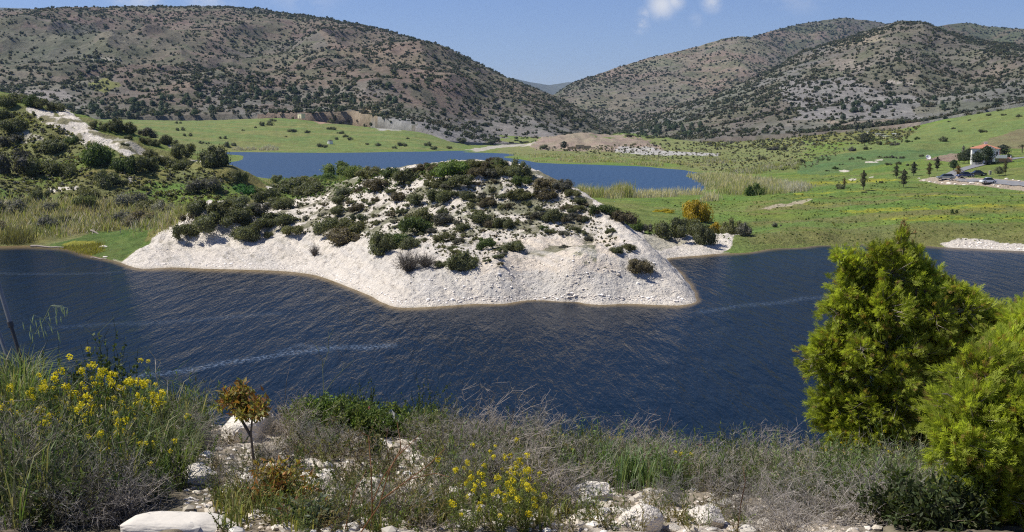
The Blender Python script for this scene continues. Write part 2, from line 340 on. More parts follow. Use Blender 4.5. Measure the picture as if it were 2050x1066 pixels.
# quarry benches: pinkish bare soil
qm = zone([(1060, 292), (1110, 272), (1160, 268), (1210, 274), (1260, 276), (1310, 290), (1330, 302), (1250, 306), (1080, 300)], 600, 1600, .6)
col = lay(col, qm, PINK * 1.05, .75)
col = lay(col, zone([(930, 300), (1000, 291), (1070, 288), (1075, 292), (1000, 296), (955, 304)], 600, 1600, .2), C(.40, .37, .31), .9)
col = lay(col, zone([(1240, 300), (1340, 303), (1440, 308), (1440, 312), (1300, 311), (1230, 306)], 500, 1600, .2), C(.42, .40, .37), .9)
col = lay(col, zone([(620, 235), (700, 222), (740, 232), (745, 250), (640, 248)], 600, 1600, .5), C(.36, .24, .17), .9)
col = lay(col, zone([(730, 240), (760, 236), (800, 240), (830, 262), (760, 262)], 600, 1600, .4), GREYR * 1.5, .9)
# dirt tracks, bunkers
col = lay(col, zone([(1518, 417), (1570, 408), (1620, 399), (1628, 401), (1600, 410), (1540, 420)], 150, 420, .12), C(.42, .36, .25), .9)
for (bx, by, rx_, ry_) in ((1690, 343, 11, 2.2), (1745, 325, 14, 1.6), (1760, 321, 8, 1.2), (1706, 360, 8, 1), (1744, 356, 5, 1)):
    e = (((PX - bx) / rx_) ** 2 + ((PY - by) / ry_) ** 2 < 1); col = lay(col, e, C(.62, .56, .46)); chalk = np.maximum(chalk, e)
# left bank
LB = (Y > 175) & (Y < 420) & (PX < 560) & (PX + jx < 600 - (PY - 380) * .6)
col = lay(col, LB, OLIVE * 1.25, .85); col = lay(col, LB * sstep(.47, .6, mid), C(.19, .175, .055), .8); col = lay(col, LB * sstep(.52, .66, fine), C(.12, .125, .05), .5)
col = lay(col, LB * sstep(.52, .62, fbm(XX * .06, Y * .12, 71, 4)), GREEN, .7)
col = lay(col, zone([(300, 365), (480, 370), (560, 385), (470, 420), (330, 420), (200, 410)], 190, 330, .8), GREEN * 1.1, .85)
def chz(poly, a, b, jit=.5, c=CHALKC, k=.95):
    global col, chalk
    m = zone(poly, a, b, jit); col = lay(col, m, c, k); chalk = np.maximum(chalk, m * k)
chz([(62, 212), (100, 224), (150, 262), (215, 300), (175, 300), (118, 262), (50, 222)], 240, 330, .35, CHALKC * .85)
chz([(108, 222), (132, 222), (175, 252), (215, 272), (262, 298), (285, 308), (255, 314), (225, 300), (180, 280), (128, 246)], 240, 330, .22)
chz([(195, 262), (230, 268), (300, 300), (330, 320), (285, 312)], 240, 330, 1.2, CHALKC * .75, .7)
chz([(328, 286), (345, 292), (368, 312), (366, 318), (340, 300)], 230, 340, .15)
col = lay(col, LB * (chalk > .5) * sstep(.52, .60, fbm(XX * .45, Y * .25, 75, 4)), C(.19, .175, .085), .9)
chz([(376, 320), (410, 327), (436, 336), (400, 330)], 230, 340, .2)
chz([(40, 256), (85, 262), (100, 280), (50, 285)], 220, 330, 1.5, CHALKC * .7, .7)
chz([(90, 372), (150, 380), (155, 388), (100, 386)], 200, 330, .5)
chz([(532, 378), (548, 380), (556, 390), (540, 388)], 200, 330, .3)
chz([(250, 350), (275, 362), (262, 366)], 200, 330, .6, CHALKC * .8, .8)
# lush green patch at the left waterline
lush = zone([(95, 492), (140, 482), (180, 468), (250, 462), (300, 468), (275, 500), (240, 524), (195, 514), (140, 498)], 160, 215, .25)
col = lay(col, lush, C(.085, .135, .03), .95); col = lay(col, lush * sstep(.45, .6, fine), C(.13, .17, .045), .7)
col = lay(col, zone([(128, 490), (150, 484), (190, 485), (200, 496), (170, 510), (140, 502)], 160, 215, .3), C(.30, .28, .04), .8)
# peninsula
PEN = (Y < 212) & (PX > 215) & (QX < np.where(PY < 535, 1452 - (PY - 500) * .8, 2000)) & ((PX + jx * .5 > 320 - (PY - 470) * 1.4)) & ~((Y > 188) & (PX > 1010) & (PX < 1300)) & ~((PX < 330) & (PY < 463)) & ~((PX > 1290) & (PY + jy * .3 < 470)) 
PENB = PEN & ~lush
col = lay(col, PENB, CHALKC * 1.0); chalk = np.maximum(chalk, PENB)
band = PENB & (PY > 530) & (PX > 640) & (QX > 820) & (PY < 600) & (PY - (PX - 900) * .06 > 530)
col = lay(col, band * sstep(.42, .6, fbm(XX * .5 + Y * .25, Y * .06, 81, 4)), C(.56, .54, .50), .5)
col = lay(col, PENB * (PY > 478) * (PY < 548) * (PX > 960) * (PX < 1240) * 1.0, BEIGE * 1.1, .55)
scr = PENB & (PY + jy < 470 + np.clip((PX - 700) * .12, 0, 60)) & (QX < 1190)
col = lay(col, scr * sstep(.50, .57, fbm(XX * .35, Y * .35, 91, 5)), C(.18, .175, .10), .9); chalk = np.where(scr & (fbm(XX * .35, Y * .35, 91, 5) > .50), .3, chalk)
col = lay(col, PENB * sstep(.60, .70, fbm(XX * 1.1, Y * 1.1, 95, 4)) * (PY < 530), C(.36, .33, .26), .6)
stria = fbm(XX * 1.15 + ZB * 2.6 + Y * .35, Y * .07 + ZB * .2, 97, 4)
col = lay(col, PENB * sstep(.52, .66, stria) * (PY > 470), C(.60, .565, .51), .5); col = lay(col, PENB * sstep(.60, .72, fbm(XX * .25, ZB * 4.0 + XX * .1, 99, 3)) * (PY > 500), C(.66, .59, .49), .4)
col = lay(col, ((ZB > -.3) & (ZB < .11) & (Y < 215) & (PX > 225) & (PX < 1460)) * 1.0, C(.56, .49, .38), .5)   # wet tideline
chz([(1880, 488), (1915, 481), (1960, 481), (2010, 487), (2080, 490), (2300, 492), (2300, 512), (2000, 506), (1900, 498)], 140, 215, .3, CHALKC * .9)
col = lay(col, zone([(1290, 470), (1330, 470), (1380, 485), (1340, 500), (1290, 505)], 150, 260, .6), C(.33, .31, .19), .5)
# gravel yard by the cars
chz([(1838, 362), (1862, 356), (1900, 352), (1985, 358), (2080, 366), (2300, 372), (2300, 392), (2050, 384), (1960, 372), (1880, 370)], 250, 380, .15, C(.44, .36, .27))
col = np.clip(col, .01, .88)
# relief: rubble and gullies on chalk, soft tussocks elsewhere, calm near roads
amp_c = chalk.astype(float)
for _ in range(9):
    amp_c[1:-1] = (amp_c[:-2] + amp_c[1:-1] + amp_c[2:]) / 3; amp_c[:, 1:-1] = (amp_c[:, :-2] + amp_c[:, 1:-1] + amp_c[:, 2:]) / 3
amp_c = amp_c * sstep(.15, .9, ZB)
ZN = ZB + amp_c * ((ridged(XX * .16 + Y * .05, Y * .10, 5, 4) - .55) * .95 + (ridged(XX * .55 + ZB * 1.1, Y * .30, 15, 4) - .5) * .62 + (fbm(XX * 2.2, Y * 2.2, 19, 2) - .5) * .35)
ZN += (1 - chalk) * sstep(.2, 1.2, ZB) * (fbm(XX * .3, Y * .3, 25, 4) - .5) * np.where(Y < 330, .9, 1.1) * np.where(zone([(1800, 330), (2300, 300), (2300, 400), (1800, 385)], 220, 450, 0), .12, 1)
ZN += qm * (ridged(XX * .035, Y * .035, 45, 4) - .5) * 7
LV = LB & (Y < 330)
ZN += LV * sstep(.5, 2, ZB) * ((ridged(XX * .10, Y * .10, 35, 4) - .5) * 1.6)
ZG = ZN
verts = np.stack([XX, Y, ZG], -1).reshape(-1, 3)
land = put('ground', mesh_data('ground', verts, grid_faces(*U.shape), [GROUND], smooth=True, col={'ground': col.reshape(-1, 3), 'chalk': chalk.ravel()}))
tag(land, kind='structure', label='grassy lake shore with the white chalk peninsula')
# the plain carries on to the horizon under the hills
bx = np.array([(-30000, 1490, 6), (30000, 1490, 6), (30000, 30000, 6), (-30000, 30000, 6)], float)
pl = put('plain', mesh_data('plain', bx, [[0, 1, 2, 3]], [simple('far_soil', (.14, .13, .08), var=.2, scale=.01)])); tag(pl, kind='structure')

def zg(x, y):
    """height of the shore land at world points"""
    x = np.asarray(x, float); y = np.asarray(y, float); u = x / y; v = np.log(y)
    jj = np.clip(np.searchsorted(gv, v) - 1, 0, len(gv) - 2); fu = np.clip((u - gu[0]) / (gu[1] - gu[0]), 0, len(gu) - 1.001); i = fu.astype(int); fu = fu - i
    fv = np.clip((v - gv[jj]) / (gv[jj + 1] - gv[jj]), 0, 1)
    return (ZG[jj, i] * (1 - fu) + ZG[jj, i + 1] * fu) * (1 - fv) + (ZG[jj + 1, i] * (1 - fu) + ZG[jj + 1, i + 1] * fu) * fv
_dm = np.exp(np.linspace(math.log(75), math.log(1490), 1400))
def hit(px, py, dmin=75, dmax=1490):
    """the first point of the land seen at this pixel"""
    a, b = ray(px, py); d = _dm[(_dm >= dmin) & (_dm <= dmax)]
    h = zg(a * d, d); s = np.nonzero(h >= EYE + b * d)[0]
    if len(s) == 0: k = int(np.argmax(h - (EYE + b * d)))
    else: k = int(s[0])
    return np.array([a * d[k], d[k], h[k]])

# ---- water
wu = np.linspace(-.62, .62, 500); wv = np.linspace(math.log(14), math.log(1100), 560)
WU, WV = np.meshgrid(wu, wv); WY = np.exp(WV); WX = WU * WY
dep = np.where(WY > 75, -zg(WX, np.maximum(WY, 71)), 4.0)
WPX, WPY = project(WX, WY, 0 * WX)
shal = 1 - sstep(.02, .62, dep); shal = np.where(WY > 330, shal * .3, shal)
foam = np.zeros(WU.shape)
def streak(pl, w, k, blur=1.0):
    global foam
    best = np.full(WU.shape, 1e9); tt = np.zeros(WU.shape)
    jn = (fbm(WX * .3, WY * .12, 77, 3) - .5) * w * 1.6
    for (x0, y0), (x1, y1) in zip(pl[:-1], pl[1:]):
        t = np.clip(((WPX - x0) * (x1 - x0) + (WPY - y0) * (y1 - y0)) / ((x1 - x0) ** 2 + (y1 - y0) ** 2), 0, 1)
        best = np.minimum(best, np.hypot((WPX - x0 - t * (x1 - x0)) * .5, WPY + jn - y0 - t * (y1 - y0)))
    foam = np.maximum(foam, k * (1 - sstep(w * .2, w, best)))
streak([(230, 765), (310, 748), (450, 728), (560, 712), (650, 698), (720, 692), (785, 692)], 7, .8)
streak([(650, 700), (600, 690), (560, 705)], 5, .5)
streak([(0, 548), (120, 549), (240, 545)], 2.2, .35)
streak([(100, 655), (250, 648), (400, 640), (560, 628)], 5, .28)
streak([(1400, 628), (1500, 610), (1580, 603), (1660, 596)], 6, .4)
streak([(1900, 640), (2000, 632), (2100, 640)], 5, .3)
def water_mat():
    m, t, b = new_mat('lake_water', .06, .3); b.inputs['IOR'].default_value = 1.333
    geo = nnode(t, 'ShaderNodeNewGeometry')
    sh = nnode(t, 'ShaderNodeAttribute', attribute_name='shallow'); fo = nnode(t, 'ShaderNodeAttribute', attribute_name='foam')
    a1 = nnode(t, 'ShaderNodeMix', data_type='RGBA'); a1.inputs['A'].default_value = (.004, .0115, .024, 1); a1.inputs['B'].default_value = (.17, .125, .065, 1); t.links.new(sh.outputs['Fac'], a1.inputs['Factor'])
    fn = nnode(t, 'ShaderNodeTexNoise'); fn.inputs['Scale'].default_value = 3.2; fn.inputs['Detail'].default_value = 5; fn.inputs['Roughness'].default_value = .7; t.links.new(geo.outputs['Position'], fn.inputs['Vector'])
    fr = nnode(t, 'ShaderNodeMapRange'); fr.inputs['From Min'].default_value = .47; fr.inputs['From Max'].default_value = .74; t.links.new(fn.outputs['Fac'], fr.inputs['Value'])
    fm = nnode(t, 'ShaderNodeMath', operation='MULTIPLY', use_clamp=True); t.links.new(fr.outputs[0], fm.inputs[0]); t.links.new(fo.outputs['Fac'], fm.inputs[1])
    a2 = nnode(t, 'ShaderNodeMix', data_type='RGBA'); t.links.new(a1.outputs['Result'], a2.inputs['A']); a2.inputs['B'].default_value = (.26, .34, .46, 1); t.links.new(fm.outputs[0], a2.inputs['Factor'])
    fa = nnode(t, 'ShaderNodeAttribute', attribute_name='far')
    a3 = nnode(t, 'ShaderNodeMix', data_type='RGBA'); t.links.new(a2.outputs['Result'], a3.inputs['A']); a3.inputs['B'].default_value = (.016, .056, .125, 1); t.links.new(fa.outputs['Fac'], a3.inputs['Factor'])  # far water's body colour turned bluer, standing in for reflected sky
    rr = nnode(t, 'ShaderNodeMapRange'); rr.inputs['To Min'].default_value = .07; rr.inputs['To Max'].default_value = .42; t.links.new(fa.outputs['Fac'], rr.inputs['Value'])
    def wave(rot, sx, sy, det, dist, rough=.55):
        mp = nnode(t, 'ShaderNodeMapping'); mp.inputs['Rotation'].default_value = (0, 0, R(rot)); mp.inputs['Scale'].default_value = (sx, sy, 1)
        n = nnode(t, 'ShaderNodeTexNoise'); n.inputs['Scale'].default_value = 1; n.inputs['Detail'].default_value = det; n.inputs['Roughness'].default_value = rough; n.inputs['Distortion'].default_value = .25
        t.links.new(geo.outputs['Position'], mp.inputs['Vector']); t.links.new(mp.outputs[0], n.inputs['Vector'])
        bp = nnode(t, 'ShaderNodeBump'); bp.inputs['Strength'].default_value = 1; bp.inputs['Distance'].default_value = dist
        t.links.new(n.outputs['Fac'], bp.inputs['Height']); return bp
    w1 = wave(-14, 2.1, .42, 4, .15, .62); w2 = wave(22, 4.6, 1.5, 3, .045); w3 = wave(-24, .55, .11, 3, .42)
    t.links.new(w1.outputs[0], w2.inputs['Normal']); t.links.new(w3.outputs[0], w1.inputs['Normal'])
    # a dark body and a mirror layer whose strength is damped, as the choppy surface scatters the grazing reflection
    di = nnode(t, 'ShaderNodeBsdfDiffuse'); gl = nnode(t, 'ShaderNodeBsdfGlossy'); fre = nnode(t, 'ShaderNodeFresnel'); fre.inputs['IOR'].default_value = 1.333
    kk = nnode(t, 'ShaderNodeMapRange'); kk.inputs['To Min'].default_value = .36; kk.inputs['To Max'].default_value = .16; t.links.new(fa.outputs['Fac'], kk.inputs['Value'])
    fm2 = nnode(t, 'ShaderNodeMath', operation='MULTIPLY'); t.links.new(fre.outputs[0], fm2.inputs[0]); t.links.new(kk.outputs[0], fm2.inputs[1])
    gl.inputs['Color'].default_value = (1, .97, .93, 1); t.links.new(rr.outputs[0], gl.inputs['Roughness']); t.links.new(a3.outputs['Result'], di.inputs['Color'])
    for n_ in (di, gl, fre): t.links.new(w2.outputs[0], n_.inputs['Normal'])
    mxs = nnode(t, 'ShaderNodeMixShader'); t.links.new(fm2.outputs[0], mxs.inputs[0]); t.links.new(di.outputs[0], mxs.inputs[1]); t.links.new(gl.outputs[0], mxs.inputs[2])
    t.links.new(mxs.outputs[0], t.nodes['Material Output'].inputs['Surface']); t.nodes.remove(b)
    return m
wv_ = np.stack([WX, WY, 0 * WX], -1).reshape(-1, 3)
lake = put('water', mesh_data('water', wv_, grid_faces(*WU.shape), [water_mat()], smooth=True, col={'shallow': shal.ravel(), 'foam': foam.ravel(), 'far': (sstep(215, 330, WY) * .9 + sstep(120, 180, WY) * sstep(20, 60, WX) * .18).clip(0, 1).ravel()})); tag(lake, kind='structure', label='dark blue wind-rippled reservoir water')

# ---- hills
HILLS = []
def hill(name, foot, crest, seed, pal, nc=700, nr=230, amp=.16, back=1.5, zones=()):
    fa = np.array([(float(ray(px, py)[0]), d, at_d(px, py, d)[2]) for px, py, d in foot]); ca = np.array([(float(ray(px, py)[0]), d, at_d(px, py, d)[2]) for px, py, d in crest])
    u0, u1 = max(min(fa[0, 0], ca[0, 0]), -.66), min(max(fa[-1, 0], ca[-1, 0]), .66)
    u = np.linspace(u0, u1, nc); k = np.concatenate([np.linspace(0, 1, nr - 20, endpoint=False), np.linspace(1, back, 20)])
    df = np.interp(u, fa[:, 0], fa[:, 1]); zf = np.interp(u, fa[:, 0], fa[:, 2]); dc = np.interp(u, ca[:, 0], ca[:, 1]); zc = np.interp(u, ca[:, 0], ca[:, 2])
    ker = np.hanning(13); ker /= ker.sum(); sm = lambda q: np.convolve(np.pad(q, 6, 'edge'), ker, 'valid')
    df, zf, dc, zc = map(sm, (df, zf, dc, zc))
    UU, K = np.meshgrid(u, k); Dd = df + (dc - df) * K; Xh = UU * Dd; Yh = Dd
    prof = np.where(K < 1, .62 * K + .38 * sstep(0, 1, K), 1 - (K - 1) * .9)
    H = zc - zf; Zh = zf + H * prof
    env = np.sin(np.pi * np.clip(K, 0, 1)) ** .8 * (1 - .55 * sstep(.45, .95, K))
    s = 1 / 420.0
    wx = Xh + (fbm(Xh * s, Yh * s, seed + 5, 3) - .5) * 240
    n1 = ridged(wx * s, Yh * s * .55, seed, 3, .5) - .72; n2 = ridged(wx * s * 3.1, Yh * s * 2.0, seed + 2, 3, .5) - .55
    Zh = Zh + env * H * (amp * 2.2 * n1 + amp * .65 * n2) + (fbm(Xh * .03, Yh * .03, seed + 9, 3) - .5) * 5 * np.clip(K * 6, 0, 1)
    Zh = np.where(K == 0, Zh - 12, Zh)
    a, b_, c_ = fbm(Xh / 260, Yh / 260, seed + 31, 4), fbm(Xh / 70, Yh / 70, seed + 41, 4), fbm(Xh / 24, Yh / 24, seed + 51, 3)
    colh = np.broadcast_to(pal[0], Xh.shape + (3,)).copy()
    colh = lay(colh, sstep(.42, .6, a), pal[1], .8); colh = lay(colh, sstep(.5, .64, b_), pal[2], .7); colh = lay(colh, sstep(.5, .62, c_), pal[3], .55)
    low = sstep(.28, .0, K)
    colh = lay(colh, low * sstep(.4, .55, b_), pal[4], .7)
    hx, hy = project(Xh, Yh, Zh); h1 = (fbm(Xh / 45, Yh / 45, seed + 61, 4) - .5) * 46; h2 = (fbm(Xh / 45, Yh / 45, seed + 71, 4) - .5) * 26
    for poly, zc_, kk in zones: colh = lay(colh, in_poly(hx + h1, hy + h2, poly), zc_, kk)
    o = put('hills', mesh_data('hills', np.stack([Xh, Yh, Zh], -1).reshape(-1, 3), grid_faces(nr, nc), [HILLM], smooth=True, col={'ground': np.clip(colh, .01, .8).reshape(-1, 3), 'chalk': np.zeros(Xh.size)}))
    tag(o, kind='structure', label=name)
    HILLS.append((name, u, Dd, Xh, Yh, Zh)); return o
SOIL, RED, TAN, SCRUB, GREY = C(.140, .126, .100), C(.172, .130, .098), C(.180, .162, .112), C(.090, .100, .055), C(.168, .165, .148)
LA = [(-400, 30, 2300), (-200, 26, 2300), (0, 25, 2300), (200, 20, 2350), (330, 18, 2400), (450, 14, 2400), (520, 19, 2400), (650, 36, 2300), (760, 58, 2200), (830, 78, 2100), (900, 97, 2050), (960, 129, 2000), (1010, 155, 1900), (1060, 174, 1850), (1110, 194, 1800), (1160, 219, 1700), (1200, 243, 1650), (1250, 266, 1600)]
hill('brown scrubby hill on the left', [(-400, 225, 1000), (0, 236, 1020), (200, 238, 1000), (450, 232, 1040), (620, 228, 1040), (700, 225, 1060), (780, 240, 1000), (850, 262, 960), (900, 286, 930), (1000, 289, 1000), (1100, 286, 1050), (1200, 280, 1200), (1250, 275, 1400)], LA, 11, (SOIL, RED * .95, TAN * .85, SCRUB, GREY), 900, 280, .27, zones=[
    ([(480, 262), (480, 228), (560, 222), (640, 226), (760, 220), (760, 262)], C(.23, .165, .115), .75), ([(640, 225), (740, 222), (742, 240), (650, 246)], C(.235, .18, .13), .8), ([(735, 238), (765, 234), (820, 236), (830, 266), (745, 262)], C(.25, .245, .23), .85),
    ([(820, 240), (860, 236), (960, 280), (960, 300), (880, 295)], C(.21, .20, .19), .85), ([(900, 240), (1050, 236), (1150, 262), (1200, 285), (980, 290)], C(.21, .195, .185), .6), ([(165, 168), (215, 158), (240, 172), (215, 190), (180, 188)], C(.19, .19, .06), .9),
    ([(185, 118), (240, 116), (240, 126), (190, 127)], C(.33, .30, .25), .7), ([(30, 178), (120, 180), (150, 195), (40, 196)], C(.27, .24, .22), .7), ([(600, 40), (760, 62), (900, 130), (980, 180), (900, 200), (700, 120)], C(.185, .135, .10), .5), ([(0, 60), (200, 50), (200, 140), (0, 150)], C(.10, .11, .075), .5)])
hill('grey scrubby hill on the right', [(1210, 275, 1400), (1300, 283, 1150), (1400, 280, 1050), (1500, 273, 1000), (1600, 268, 950), (1750, 255, 880), (1850, 243, 860), (1930, 226, 850), (2050, 205, 860), (2400, 180, 900)],
     [(1210, 268, 1750), (1250, 258, 1750), (1300, 238, 1750), (1380, 207, 1800), (1440, 187, 1800), (1500, 162, 1850), (1560, 131, 1850), (1610, 102, 1900), (1680, 82, 1900), (1740, 62, 1950), (1800, 43, 2000), (1850, 45, 2000), (1880, 60, 2000), (1950, 80, 1950), (2050, 92, 1900), (2400, 60, 1900)], 57, (SOIL * .95, GREY * .9, TAN * .85, SCRUB * 1.0, GREY * 1.05), 760, 260, .20, zones=[
    ([(1640, 90), (1760, 62), (1770, 80), (1670, 98)], C(.25, .22, .15), .8), ([(1680, 122), (1740, 125), (1735, 142), (1660, 140)], C(.22, .19, .155), .8), ([(1440, 160), (1520, 165), (1500, 200), (1400, 205)], C(.14, .145, .10), .6), ([(1560, 165), (1700, 160), (1840, 205), (1840, 235), (1600, 240), (1560, 200)], C(.205, .195, .185), .75),
    ([(1650, 245), (1840, 235), (1860, 255), (1700, 262)], C(.25, .19, .15), .6), ([(1780, 160), (1830, 168), (1825, 173), (1775, 166)], C(.30, .27, .23), .8)])
hill('reddish wooded hill beyond the valley', [(1040, 262, 1900), (1300, 262, 1950), (1700, 262, 2000)], [(1040, 240, 2500), (1075, 210, 2500), (1110, 189, 2600), (1150, 164, 2700), (1200, 148, 2800), (1300, 116, 2900), (1400, 93, 3000), (1450, 78, 3000), (1480, 74, 3000), (1510, 76, 3000), (1570, 104, 2900), (1640, 128, 2900), (1700, 150, 2900)], 93, (SOIL, RED * 1.15, TAN, SCRUB, GREY), 420, 180, .12)
hill('tall far hill with a flat summit', [(1380, 262, 3100), (1700, 250, 3100), (2000, 250, 3100)], [(1380, 160, 3400), (1450, 110, 3500), (1500, 76, 3600), (1560, 58, 3700), (1620, 45, 3800), (1690, 36, 3800), (1740, 41, 3800), (1790, 50, 3800), (1850, 66, 3700), (2000, 120, 3700)], 131, (SOIL * .8, RED * 1.05, SCRUB, SCRUB * .9, GREY), 360, 140, .12)
hill('wooded hill behind the right ridge', [(1780, 250, 2700), (2400, 220, 2700)], [(1780, 100, 3200), (1860, 56, 3300), (1930, 45, 3400), (1990, 55, 3400), (2050, 58, 3300), (2400, 70, 3200)], 171, (SOIL * .7, SCRUB, SCRUB * .9, RED * .8, GREY), 240, 110, .12)
FM = (C(.10, .105, .09),) * 5
hill('distant blue mountains in the gap', [(960, 255, 8000), (1320, 255, 8000)], [(960, 190, 8800), (1030, 157, 9000), (1060, 165, 9000), (1100, 171, 9000), (1140, 164, 9000), (1180, 172, 9000), (1320, 190, 9000)], 191, FM, 160, 60, .1)
hill('distant blue ridge on the left', [(-300, 240, 4800), (300, 240, 4800)], [(-300, 20, 5600), (-60, 14, 5600), (30, 17, 5600), (80, 19, 5600), (300, 40, 5600)], 211, FM, 160, 60, .1)
# ---- haze: the air between here and the far hills
def haze_box():
    x0, x1, y0, y1, z0, z1 = -9000, 9000, -40, 12000, -8, 700
    v = [(x0, y0, z0), (x1, y0, z0), (x1, y1, z0), (x0, y1, z0), (x0, y0, z1), (x1, y0, z1), (x1, y1, z1), (x0, y1, z1)]
    f = [(3, 2, 1, 0), (4, 5, 6, 7), (0, 1, 5, 4), (1, 2, 6, 5), (2, 3, 7, 6), (3, 0, 4, 7)]
    m = bpy.data.materials.new('haze_air'); m.use_nodes = True; t = m.node_tree; t.nodes.clear()
    o = nnode(t, 'ShaderNodeOutputMaterial'); p = nnode(t, 'ShaderNodeVolumePrincipled'); p.inputs['Color'].default_value = (.42, .66, 1.0, 1)
    p.inputs['Density'].default_value = HAZE; p.inputs['Anisotropy'].default_value = .1
    t.links.new(p.outputs[0], o.inputs['Volume'])
    ob = put('haze', mesh_data('haze', v, f, [m])); tag(ob, kind='stuff', label='thin blue haze in the valley air')
# ================================================================== PLANTS
def unit(v): return v / np.maximum(np.linalg.norm(v, axis=-1, keepdims=True), 1e-9)
def leaf_quads(c, n, L, Wd, r, fold=0.0):
    """rhombic leaves at c, facing roughly n"""
    t = unit(np.cross(n, unit(r.normal(size=n.shape)))); s = np.cross(n, t)
    L = np.broadcast_to(L, (len(c),))[:, None]; Wd = np.broadcast_to(Wd, (len(c),))[:, None]
    v = np.stack([c - t * L * .5, c + s * Wd * .5 + n * L * fold, c + t * L * .5, c - s * Wd * .5 + n * L * fold], 1).reshape(-1, 3)
    return v, np.arange(len(c) * 4).reshape(-1, 4)
def lumpy(seed, n_lump, n_leaf, leaf, rx=1.0, rz=.8, base=.12, ragged=.2, spread=.62, core=True):
    """unit crown, about 1 m radius, standing on z=0: lumps of many small leaves round darker gaps"""
    r = np.random.default_rng(seed)
    a = r.uniform(0, 2 * np.pi, n_lump); q = np.sqrt(r.uniform(0, 1, n_lump)) * spread; zz = r.uniform(.0, 1, n_lump)
    lc = np.stack([np.cos(a) * q * rx, np.sin(a) * q, base + zz * (1 - q * .7) * rz], 1); lr = r.uniform(.24, .50, n_lump) * (1 - .35 * zz)
    k = r.choice(n_lump, n_leaf, p=lr ** 2 / (lr ** 2).sum())
    d = unit(r.normal(size=(n_leaf, 3)) + [0, 0, .3])
    rad = lr[k] * (1 + r.normal(0, ragged, n_leaf) * .6) * r.uniform(.72, 1.08, n_leaf)
    c = lc[k] + d * rad[:, None] * [1, 1, .85]; c[:, 2] = np.abs(c[:, 2] - .01) + .01
    n = unit(d + r.normal(0, .7, d.shape))
    v, f = leaf_quads(c, n, leaf * r.uniform(.6, 1.4, n_leaf), leaf * .6 * r.uniform(.6, 1.3, n_leaf), r)
    lump_t = r.uniform(-.22, .22, n_lump)
    tone = np.clip(r.normal(.42, .17, n_leaf) + lump_t[k], 0, 1)
    if core:
        # darker-toned inner mass so the crown is not hollow
        ci, cf = ico(1)
        vv, ff, tt = [v], [f], [tone]; off = len(v); tris = []
        for j in range(n_lump):
            vv.append(lc[j] + ci * lr[j] * .74 * [1, 1, .85]); tris.append(cf + off); off += len(ci)
        v = np.concatenate(vv); v[:, 2] = np.maximum(v[:, 2], 0); tr = np.concatenate(tris)
        return v, [tr, f], np.concatenate([np.full(len(tr), .25), tone])
    return v, [f], tone
def ico(sub):
    import bmesh
    b = bmesh.new(); bmesh.ops.create_icosphere(b, subdivisions=sub, radius=1); b.verts.ensure_lookup_table()
    v = np.array([x.co[:] for x in b.verts]); f = np.array([[q.index for q in p.verts] for p in b.faces]); b.free(); return v, f
def fdata(name, t, mat=None): return mesh_data(name, t[0], t[1], [mat or LEAF], tone=t[2])
def segs(P0, P1, R0, R1, n=3):
    """prisms for a set of twigs"""
    P0, P1 = np.asarray(P0, float), np.asarray(P1, float); m = len(P0)
    d = unit(P1 - P0); ref = np.where(np.abs(d[:, 2:3]) > .9, [[1., 0, 0]], [[0, 0, 1.]]); a = unit(np.cross(d, ref)); b = np.cross(d, a)
    th = np.arange(n) * 2 * np.pi / n; ring = np.cos(th)[None, :, None] * a[:, None] + np.sin(th)[None, :, None] * b[:, None]
    v = np.concatenate([P0[:, None] + ring * np.asarray(R0)[:, None, None], P1[:, None] + ring * np.asarray(R1)[:, None, None]], 1).reshape(-1, 3)
    i = np.arange(n); f = np.stack([i, (i + 1) % n, n + (i + 1) % n, n + i], 1)
    return v, (f[None] + (np.arange(m) * 2 * n)[:, None, None]).reshape(-1, 4)
def merge(parts):
    """parts: (verts, faces or [faces], tone or None, colour or None) -> one set"""
    V, F, T, Cc = [], {}, {}, {}; off = 0
    for p in parts:
        v, f = p[0], p[1]; fl = f if isinstance(f, list) else [f]; tone = p[2] if len(p) > 2 else None; cc = p[3] if len(p) > 3 else None
        k = 0
        for q in fl:
            if not len(q): continue
            s = q.shape[1]; F.setdefault(s, []).append(q + off)
            T.setdefault(s, []).append(np.full(len(q), .5) if tone is None else (np.full(len(q), tone) if np.isscalar(tone) else tone[k:k + len(q)]))
            if cc is not None: Cc.setdefault(s, []).append(np.broadcast_to(np.asarray(cc, float), (len(q), 3)) if np.ndim(cc) == 1 else cc[k:k + len(q)])
            k += len(q)
        V.append(v); off += len(v)
    ks = sorted(F)
    return np.concatenate(V), [np.concatenate(F[s]) for s in ks], np.concatenate([np.concatenate(T[s]) for s in ks]), (np.concatenate([np.concatenate(Cc[s]) for s in ks]) if Cc else None)

